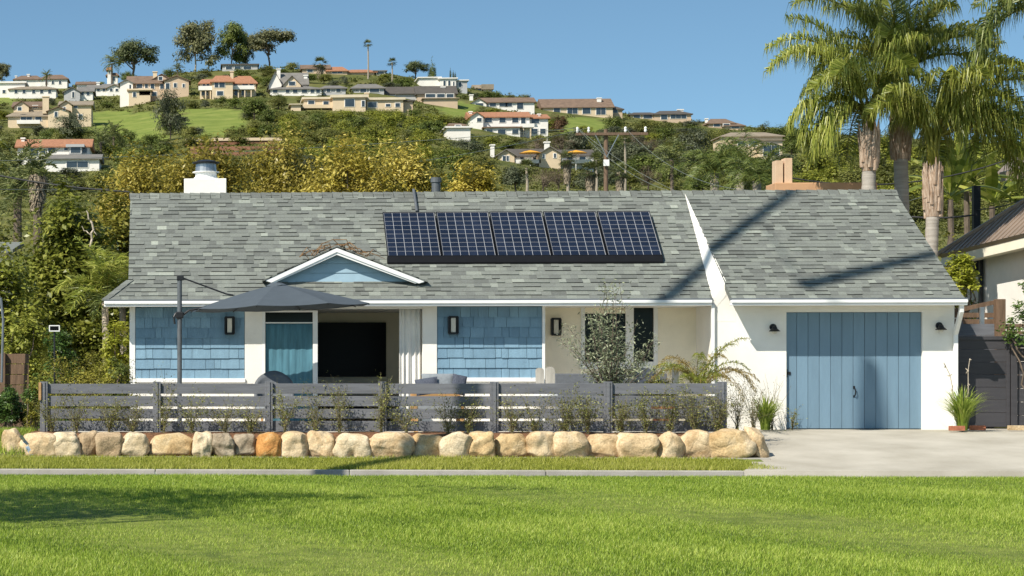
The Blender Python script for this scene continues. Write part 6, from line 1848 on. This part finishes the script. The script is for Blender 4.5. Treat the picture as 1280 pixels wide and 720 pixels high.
for s_ in range(3): K['oak%d' % s_] = unit_tree('oak', 500 + s_, blob_lobes(500 + s_, 9, .14, 1.0), 3000, .062, 'oak', 90, csize=.38, trunk=(.035, .4), limbs=5)
for s_ in range(4): K['bush%d' % s_] = unit_tree('shrub', 510 + s_, blob_lobes(510 + s_, 7, .0, 1.0), 2200, .072, 'olive', 70, csize=.38)
for s_ in range(2): K['euc%d' % s_] = unit_tree('eucalyptus', 520 + s_, [(cos(k * 2.4) * .3, sin(k * 2.4) * .25, .34 + .07 * k, .2, .2, .13) for k in range(9)] + [(0, 0, .88, .2, .2, .11), (.1, 0, .72, .25, .25, .15)], 7500, .052, 'euc', 130, csize=.48, shell=.3, trunk=(.022, .55), limbs=9, bark='palebark', droop=.4)
K['flat0'] = unit_tree('pine', 530, [(cos(k * 2.1) * .3, sin(k * 2.1) * .3, .62 + .06 * (k % 4), .22, .22, .13) for k in range(9)] + [(0, 0, .84, .3, .3, .15)], 7000, .046, 'pine', 130, csize=.42, shell=.3, trunk=(.03, .6), limbs=9)
K['flat1'] = unit_tree('pine', 531, [(cos(k * 2.1) * .33, sin(k * 2.1) * .3, .66 + .07 * (k % 3), .2, .2, .12) for k in range(8)] + [(0, 0, .86, .25, .25, .13)], 6000, .048, 'euc', 110, csize=.42, shell=.3, trunk=(.022, .6), limbs=10)
K['cone0'] = unit_tree('conifer', 540, [(0, 0, .1 + .105 * k, .5 * (1 - k / 9.5) * .9, .5 * (1 - k / 9.5) * .9, .09) for k in range(9)], 2600, .06, 'oak', 90, csize=.36, trunk=(.03, .3))
K['cyp0'] = unit_tree('cypress', 541, [(0, 0, .08 + .1 * k, .45 * sin(min(1, (k + 1.5) / 5) * pi / 2) * (1 - max(0, k - 5) / 5.5), .45 * (1 - max(0, k - 5) / 5.5), .08) for k in range(10)], 1800, .07, 'pine', 80, csize=.36)
K['weep0'] = unit_tree('pepper', 542, [(cos(k * 2.4) * .26, sin(k * 2.4) * .2, .25 + .08 * k, .24, .22, .17) for k in range(8)] + [(0, 0, .86, .22, .2, .13)], 4600, .044, 'greyleaf', 110, csize=.42, trunk=(.02, .5), limbs=6, droop=1.2)
K['bare0'] = unit_tree('bare', 543, blob_lobes(543, 8, .1, 1.0), 3600, .034, 'brownleaf', 140, csize=.28, trunk=(.03, .35), limbs=24, aspect=.2)
K['bare1'] = unit_tree('bare', 544, blob_lobes(544, 8, .1, 1.0), 3600, .034, 'brownleaf', 140, csize=.28, trunk=(.03, .35), limbs=24, aspect=.2)
def fan_palm_unit(seed, skirt=True):
    rng = np.random.default_rng(seed); v = []; tn = []
    for i in range(46):
        a_ = rng.uniform(0, 2 * pi); e_ = rng.uniform(-.7, 1.4); l_ = .30 * rng.uniform(.8, 1.1)
        d_ = np.array([cos(a_) * cos(e_), sin(a_) * cos(e_), sin(e_)]); c_ = d_ * l_ * .55
        sd = np.cross(d_, [0, 0, 1.0]); sd /= np.linalg.norm(sd) + 1e-6; up_ = np.cross(sd, d_)
        for j in range(9):
            b_ = -1.3 + 2.6 * j / 8; dd_ = d_ * cos(b_) + sd * sin(b_); q = c_ + dd_ * l_ * .5 - np.array([0, 0, .03 * rng.uniform(0, 2)])
            w_ = np.cross(dd_, up_) * 0 + (sd * cos(b_) - d_ * sin(b_)) * .018
            v += [c_ - w_ * .5, c_ + w_ * .5, q + w_ * .3, q - w_ * .3]; tn.append(np.clip(.35 + .3 * sin(e_) + rng.normal() * .2, 0, 1))
    return poly_mesh('fan_crown', np.array(v), 4, M['farpalm'], tn)
FANC = [fan_palm_unit(1), fan_palm_unit(2)]
def skirt_unit(seed):
    rng = np.random.default_rng(seed); v = []; tn = []
    for i in range(420):
        a_ = rng.uniform(0, 2 * pi); z_ = -rng.uniform(0, .75); r_ = .13 * (1 + .5 * z_); q = np.array([cos(a_) * r_, sin(a_) * r_, z_])
        w_ = np.array([-sin(a_), cos(a_), 0]) * .02; e_ = q + np.array([cos(a_) * .05, sin(a_) * .05, -.16])
        v += [q - w_, q + w_, e_ + w_ * .4, e_ - w_ * .4]; tn.append(rng.uniform(0, 1))
    return poly_mesh('dead_skirt', np.array(v), 4, M['skirt'], tn)
SKIRT = skirt_unit(3)
def fan_palm(label, px, py_base, py_crown, d, crown_px, group, skirt=False, r=.16):
    c = P(px, py_crown, d); sc = crown_px / (F / d) / .50
    zb = P(px, py_base, d).z
    t = thing('fan_palm', label, 'palm tree', (c.x, c.y, zb), group, world=False)
    H = c.z - zb
    MB().tube([(0, 0, -1), (.1, 0, H * .5), (0, 0, H)], [r * 1.2, r * .85, r * .7], 7).build('trunk', M['palebark'], t)
    o = link('crown', FANC[int(px) % 2], t); o.location = (0, 0, H); o.scale = (sc, sc, sc); o.rotation_euler = (0, 0, px)
    if skirt: o = link('dead_skirt', SKIRT, t); o.location = (0, 0, H); o.scale = (sc * .75, sc * .75, sc * .8)
    return t
def feather_unit(seed, n=34, e0=-.5):
    return palm_crown('frond_burst', seed, [((0, 0, 0), 2 * pi * i / n * 2.618, e_, l_, 1.1) for i in range(n) for e_, l_ in [(np.random.default_rng(seed * 99 + i).uniform(e0, 1.4), np.random.default_rng(seed * 77 + i).uniform(.85, 1.1))]], M['farpalm'], 16, .20, .035, 1.0, .2, .02)[0]
FEA = [feather_unit(1), feather_unit(2)]
def date_palm(label, px, py_base, py_crown, d, crown_px, group, skirt=False):
    c = P(px, py_crown, d); sc = crown_px / (F / d) / 1.45
    zb = P(px, py_base, d).z
    t = thing('date_palm', label, 'palm tree', (c.x, c.y, zb), group, world=False)
    H = c.z - zb
    MB().tube([(0, 0, -1), (0, 0, H * .6), (0, 0, H)], [.24, .2, .26], 8).build('trunk', M['bark'], t)
    o = link('crown', FEA[int(px) % 2], t); o.location = (0, 0, H); o.scale = (sc,) * 3; o.rotation_euler = (0, 0, px * .7)
    if skirt: o = link('dead_skirt', SKIRT, t); o.location = (0, 0, H); o.scale = (sc * 1.7, sc * 1.7, sc * 1.2)
    return t

SETM = ('oak', 'olive', 'grove', 'greyleaf', 'brownleaf', 'pine', 'euc', 'redleaf', 'scrub')
def place(kind, name, label, cat, px, py_base, d, hpx, wpx, group=None, mat=None, rot=0.0):
    b = P(px, py_base, d); s_ = d / F
    me, tm = K[kind]
    if tm is None:
        o = link(name, me); root = o
    else:
        root = bpy.data.objects.new(name, None); C.objects.link(root); root.empty_display_size = .2
        o = link('crown', me, root); link('trunk', tm, root)
    root.location = b; root.scale = (wpx * s_, wpx * s_, hpx * s_); root.rotation_euler = (0, 0, rot)
    if mat:
        o.material_slots[0].link = 'OBJECT'; o.material_slots[0].material = M[mat]
    return tag(root, label, cat, group)
def on(px, py): return ter_d(px, py)

# named trees on the skyline and slopes
place('flat0', 'pine_tree', 'dark flat topped pine on the skyline beside the white turret', 'tree', 166, 108, on(166, 104) + 12, 57, 62)
date_palm('small palm left of the dark flat topped pine', 140, 100, 79, 650, 24, None)
place('euc0', 'eucalyptus_tree', 'biggest eucalyptus tree on the skyline above the terracotta roofed cream house', 'tree', 244, 98, 690, 70, 56)
place('euc1', 'eucalyptus_tree', 'dense eucalyptus tree just right of the biggest one', 'tree', 290, 92, 695, 62, 44, None, 'oak', 1)
place('flat1', 'eucalyptus_tree', 'umbrella shaped eucalyptus tree with bare limbs on the skyline', 'tree', 337, 94, 690, 57, 64, None, None, 2)
place('euc1', 'eucalyptus_tree', 'slim eucalyptus tree between the dense one and the umbrella shaped one', 'tree', 308, 92, 700, 50, 22, None, None, 2)
place('euc0', 'eucalyptus_tree', 'eucalyptus tree at the left picture edge on the skyline', 'tree', 2, 106, 690, 27, 26, None, None, 2)
place('oak0', 'oak_tree', 'small dark round tree before the flat topped pine', 'tree', 157, 106, 640, 18, 16)
fan_palm('tallest slender fan palm on the skyline', 460, 105, 55, 650, 11, 'slender palms on the skyline', r=.26)
fan_palm('shorter slender fan palm on the skyline, second from the tallest', 490, 108, 78, 650, 12, 'slender palms on the skyline', r=.24)
fan_palm('bushy fan palm on the crest right of the steep grey gabled house', 400, 110, 80, 645, 18, None, True, .4)
date_palm('small feather palm right of the large beige house', 222, 100, 87, 660, 15, None)
date_palm('small feather palm left on the skyline roof of the white house', 58, 104, 95, 660, 14, None)
place('flat0', 'cedar_tree', 'dark spreading cedar on the skyline left of the conical tree', 'tree', 519, 102, 690, 25, 34, None, 'pine')
place('cone0', 'conifer_tree', 'conical green conifer on the skyline', 'tree', 540.5, 100, 690, 30, 13)
for i, px in enumerate((563, 566.5, 569)): place('cyp0', 'cypress_tree', ('tallest', 'middle', 'shortest')[i] + ' of three thin cypresses beside the white skyline box', 'tree', px, 104, 690, (20, 17, 15)[i], 2.6, 'three thin cypresses')
place('weep0', 'pepper_tree', 'tall weeping grey green tree on the bright slope', 'tree', 213, 180, on(213, 176), 68, 46)
place('weep0', 'pepper_tree', 'dark dense green tree below the cream gabled house', 'tree', 88, 180, on(88, 178), 38, 52, None, 'greyleaf', 2)
date_palm('left one of two date palms by the long orange roofed house', 126, 200, 178, 425, 38, 'two date palms by the orange roofed house')
date_palm('right one of two date palms by the long orange roofed house', 142, 194, 168, 440, 30, 'two date palms by the orange roofed house')
place('oak1', 'oak_tree', 'dark shrubby oak on the bright slope below the terracotta roofed cream house', 'tree', 318, 150, on(318, 150), 30, 40, None, 'oak')
place('bush0', 'shrub', 'russet rounded tree right of the two storey white house', 'tree', 698, 168, on(698, 168), 24, 26, None, 'redleaf')
place('cyp0', 'cypress_tree', 'dark upright tree at the right of the white gabled deck house', 'tree', 796, 214, 470, 34, 22, None, 'oak')
place('weep0', 'pepper_tree', 'tall grey green tree below the low broad eaved house', 'tree', 868, 214, 440, 52, 50, None, 'greyleaf', 1)
# palms left in the middle distance
date_palm('upper date palm at the far left above the cables', 22, 262, 214, 130, 66, 'date palms at the far left')
date_palm('lower date palm at the far left below the cables', 22, 290, 240, 115, 70, 'date palms at the far left')
date_palm('date palm with a thick shaggy skirt of dead leaves at the left', 47, 292, 218, 110, 64, 'date palms at the far left', True)
# fan palms right of the middle
for (px, pyc, cr, d, sk, lab) in ((658, 210, 22, 240, False, 'fan palm under the left gable of the white deck house'), (709, 199, 22, 230, True, 'fan palm with a pale dead skirt in front of the deck house'), (738, 214, 26, 220, True, 'shaggy fan palm left of the utility pole'), (745, 200, 20, 260, False, 'fan palm close behind the left side of the utility pole'), (775, 215, 24, 220, True, 'shaggy fan palm right of the utility pole'), (781, 172, 17, 300, False, 'tall thin fan palm right of the pole crossarm')):
    fan_palm(lab, px, 252, pyc, d, cr, 'fan palms around the utility pole', sk, .17)
# big feather palms right
for (px, pyc, d, n, sd, lab) in ((893, 216, 88, 24, 5, 'large feather palm left of the peach chimney'), (925, 208, 92, 26, 6, 'tallest large feather palm left of the peach chimney'), (946, 226, 86, 22, 7, 'low large feather palm touching the peach chimney')):
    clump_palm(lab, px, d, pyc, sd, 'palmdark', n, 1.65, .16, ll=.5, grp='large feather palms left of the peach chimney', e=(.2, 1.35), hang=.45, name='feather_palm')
date_palm('small date palm on the slope right of the pole', 840, 240, 200, 300, 44, None)

# ------------------------------------------------------------------ the rest of the hillside planting
rg = random.Random(12)
plants = []           # px, py_base, d, h, w, kind, material
def house_clear(px, py, h, w, d):
    """a plant must not stand in a house nor hide much of one"""
    for (x0, x1, yt, yb, dh, _) in LAND:
        if px + w / 2 < x0 - 1 or px - w / 2 > x1 + 1: continue
        if d < dh + 3:
            if py - h < yb - 3.5 and py > yt: return False
            if py - h < yb - 3.5 and py - h > yt - 50: return False
        elif d < dh + 16 and py > yt: return False
    for (a, b, c, e) in ((232, 352, 172, 192),):
        if a - w / 2 < px < b + w / 2 and py - h < 190 and py > 172 and d < 420: return False
    return True
def in_lawn(px, py): return any(x0 < px < x1 and y0 < py < y1 for (x0, x1, y0, y1, _) in LAWNS)
def try_plant(px, py, h, w, kind, mat, dd=0):
    d = ter_d(px, py) + dd
    if in_lawn(px, py) or not house_clear(px, py, h, w, d): return False
    for q in plants:
        if abs(q[0] - px) < (q[4] + w) * .21 and abs(q[1] - py) < (q[3] + h) * .15: return False
    plants.append((px, py, d, h, w, kind, mat)); return True
ADJ = {'oak': 'dark green', 'olive': 'olive green', 'grove': 'yellow green', 'greyleaf': 'grey green', 'brownleaf': 'bare brown', 'euc': 'dull green', 'redleaf': 'russet', 'scrub': 'tawny', 'pine': 'very dark'}
# yellow-green grove in the middle
for k in range(260):
    px, py = rg.uniform(352, 575), rg.uniform(152, 214)
    if py < 150 + abs(px - 460) * .12: continue
    try_plant(px, py, rg.uniform(18, 28), rg.uniform(24, 38), 'oak%d' % rg.randrange(3), rg.choice(['grove', 'grove', 'grove', 'olive', 'oak']))
for k in range(160):       # nearer trees behind the palms at the right
    px = rg.uniform(975, 1300); py = rg.uniform(196, 300)
    h, w = rg.uniform(22, 42), rg.uniform(34, 60)
    kind, mat = rg.choice([('oak0', 'grove'), ('oak1', 'olive'), ('oak2', 'grove'), ('bush1', 'grove'), ('bush0', 'scrub')])
    try_plant(px, py, h, w, kind, mat)
for k in range(2600):
    if len(plants) > 430: break
    px = rg.uniform(-30, 1000); py = rg.uniform(PY0 - A_of(px) + 4, 246)
    u = rg.random()
    low = py > 195
    if px > 570 and low and px < 880: kind, mat = rg.choice([('bare0', 'brownleaf'), ('bare1', 'brownleaf'), ('oak1', 'oak'), ('oak2', 'olive'), ('oak0', 'greyleaf'), ('bush1', 'olive')])
    else: kind, mat = rg.choice([('bush0', 'olive'), ('bush1', 'oak'), ('bush2', 'grove'), ('bush3', 'greyleaf'), ('oak0', 'oak'), ('oak1', 'olive'), ('oak2', 'oak'), ('bush1', 'scrub'), ('bush2', 'greyleaf')])
    big = 1.0 if py < 150 else (1.35 if py < 195 else 2.0)
    if kind.startswith('bush'): h, w = rg.uniform(8, 13) * big, rg.uniform(14, 26) * big
    else: h, w = rg.uniform(12, 19) * big, rg.uniform(16, 28) * big
    try_plant(px, py, h, w, kind, mat)
lab = []
for (px, py, d, h, w, kind, mat) in plants:
    best = min(LAND, key=lambda l: (max(0, l[0] - px, px - l[1]) ** 2 + (1.6 * (py - l[3])) ** 2))
    x0, x1 = best[0], best[1]
    if px < x0 - 2: rel = 'left of'
    elif px > x1 + 2: rel = 'right of'
    elif py >= best[3] - 2: rel = 'below'
    else: rel = 'above'
    noun = 'shrub' if kind.startswith('bush') else ('brush' if kind.startswith('bare') else 'tree')
    lab.append((ADJ[mat], noun, rel, best[5]))
from collections import defaultdict
grp = defaultdict(list)
for i, l in enumerate(lab): grp[l].append(i)
ORD = ['', 'second', 'third', 'fourth', 'fifth', 'sixth', 'seventh', 'eighth', 'ninth', 'tenth', 'eleventh', 'twelfth', 'thirteenth', 'fourteenth', 'fifteenth', 'sixteenth', 'seventeenth', 'eighteenth', 'nineteenth', 'twentieth'] + ['twenty ' + q for q in ('first', 'second', 'third', 'fourth', 'fifth', 'sixth', 'seventh', 'eighth', 'ninth')] + ['thirtieth'] + ['thirty ' + q for q in ('first', 'second', 'third', 'fourth', 'fifth', 'sixth', 'seventh', 'eighth', 'ninth')]
text = {}
for l, ids in grp.items():
    adj, noun, rel, hs = l
    ids.sort(key=lambda i: plants[i][0])
    for k, i in enumerate(ids):
        if len(ids) == 1: s_ = '%s %s %s the %s' % (adj, noun, rel, hs)
        elif len(ids) == 2: s_ = '%s %s %s %s the %s' % (('left', 'right')[k] + ' hand', adj, noun, rel, hs) 
        else: s_ = ('%s from left of %s %ss %s the %s' % (ORD[min(k, 38)], adj, noun, rel, hs)) if k else 'leftmost of %s %ss %s the %s' % (adj, noun, rel, hs)
        text[i] = s_
for i, (px, py, d, h, w, kind, mat) in enumerate(plants):
    nm = 'hillside_shrub' if kind.startswith('bush') else ('brush_thicket' if kind.startswith('bare') else 'hillside_tree')
    place(kind, nm, text[i], 'shrub' if nm == 'hillside_shrub' else ('brush' if nm == 'brush_thicket' else 'tree'), px, py + 1.0, d, h * 1.05, w, {'hillside_shrub': 'shrubs on the hillside', 'brush_thicket': 'bare thickets on the hillside', 'hillside_tree': 'trees on the hillside'}[nm], mat, rg.uniform(0, 6.28))
print('hill plants', len(plants))
# uncountable low scrub between them
rng = np.random.default_rng(8); pts = []; tn = []
for k in range(17000):
    px = rng.uniform(-300, 1600); a = A_of(px); py = PY0 - a * rng.uniform(.5, 1.0)
    if in_lawn(px, py) : continue
    if any(x0 - 1 < px < x1 + 1 and yt + 4 < py < yb + 3 for (x0, x1, yt, yb, dh, _) in LAND): continue
    d = ter_d(px, py); c = np.array(P(px, py, d)); s_ = d / F * rng.uniform(1.2, 3.4); m_ = 26; tb = rng.uniform(0, .7)
    q = rng.normal(size=(m_, 3)) * np.array([1.3, 1.3, .55]) * s_; q[:, 2] = np.abs(q[:, 2])
    pts.append(c + q); tn.append(np.clip(tb + rng.uniform(-.1, .35, m_), 0, 1))
pts = np.concatenate(pts); tn = np.concatenate(tn)
dist = (pts[:, 1] + 42)
o = link('scrub', poly_mesh('scrub', leaf_verts(pts, dist / F * 2.5, rng, .7, .3), 4, M['scrub'], tn))
tag(o, 'low olive and tawny scrub covering the hillside between trees', 'scrub', None, 'stuff')

# ------------------------------------------------------------------ trees just outside the frame that throw the shadows seen in it
b0 = roof_at(915, 304)[0]; g_ = Vector((sin(AZ), cos(AZ), 0))
def back(p, s_): return Vector(p) - g_ * s_ + Vector((0, 0, s_ * math.tan(EL)))
tk = back(b0, 20)
t = thing('tall_tree', 'very tall slender tree beside the lawn, outside the left picture edge', 'tree', (tk.x, tk.y, -.4), 'trees outside the frame', world=False)
HT = 33; rng = np.random.default_rng(3)
mb = MB(); mb.tube([(0, 0, -.3), (.0, 0, 10), (0, 0, 20), (0, 0, HT)], [.30, .17, .13, .11], 10)
L1, L2 = back(roof_at(1012, 371)[0], 21.5), back(roof_at(1176, 326)[0], 23.2)
rel = lambda p: Vector(p) - Vector((tk.x, tk.y, -.4))
mb.tube([(0, 0, rel(L1).z + 1.0), rel(L1) * 1.0], [.02, .02], 6)
mb.tube([rel(L1), rel(L1).lerp(rel(L2), .5), rel(L2)], [.17, .15, .12], 8)
w1, w2 = back(P(1084, 448, 42), 21.5), back(P(1084, 542, 41.9), 21.5)       # strand added under the limb to shade a soft band on the door
mb.tube([rel(w1), rel(w1).lerp(rel(w2), .5), rel(w2)], [.13, .19, .2], 8); mb.tube([rel(L1), rel(w1)], [.015, .015], 5)
mb.build('trunk', M['bark'], t)
me, cc = crown_mesh('crown', 900, [(0, 0, HT + 1.5, 1.6, 1.6, 1.8)], 900, .25, M['oak'], 40); link('crown', me, t)
def shade_tree(label, x, d, H, lobes, n, seed):
    t = thing('shade_tree', label, 'tree', (x, d - 42, -.8), 'trees outside the frame', world=False)
    me, cc = crown_mesh('crown', seed, lobes, n, .13, M['oak'], 170, .3, .15); link('crown', me, t)
    rng = np.random.default_rng(seed); mb = MB(); limb_mb(mb, (0, 0, -.3), (0, 0, H * .55), .22, .14, rng, .03)
    for k in range(26): limb_mb(mb, (0, 0, H * rng.uniform(.3, .55)), cc[rng.integers(len(cc))], .07, .015, rng, .1)
    mb.build('trunk', M['bark'], t)
shade_tree('spreading tree left of the lawn outside the frame', -7.6, 18.6, 8, [(1.2, 2.4, 7.0, 2.0, 2.0, .5), (2.6, 3.0, 7.4, 1.7, 1.3, .4), (.4, 1.0, 6.6, 1.8, 1.2, .5), (2.4, 1.2, 7.2, 1.8, .5, .3), (3.6, 2.2, 8.4, 1.6, .45, .25), (4.0, 1.0, 8.8, 1.3, .35, .2), (4.3, 3.0, 9.4, 1.1, .4, .2)], 9000, 910)
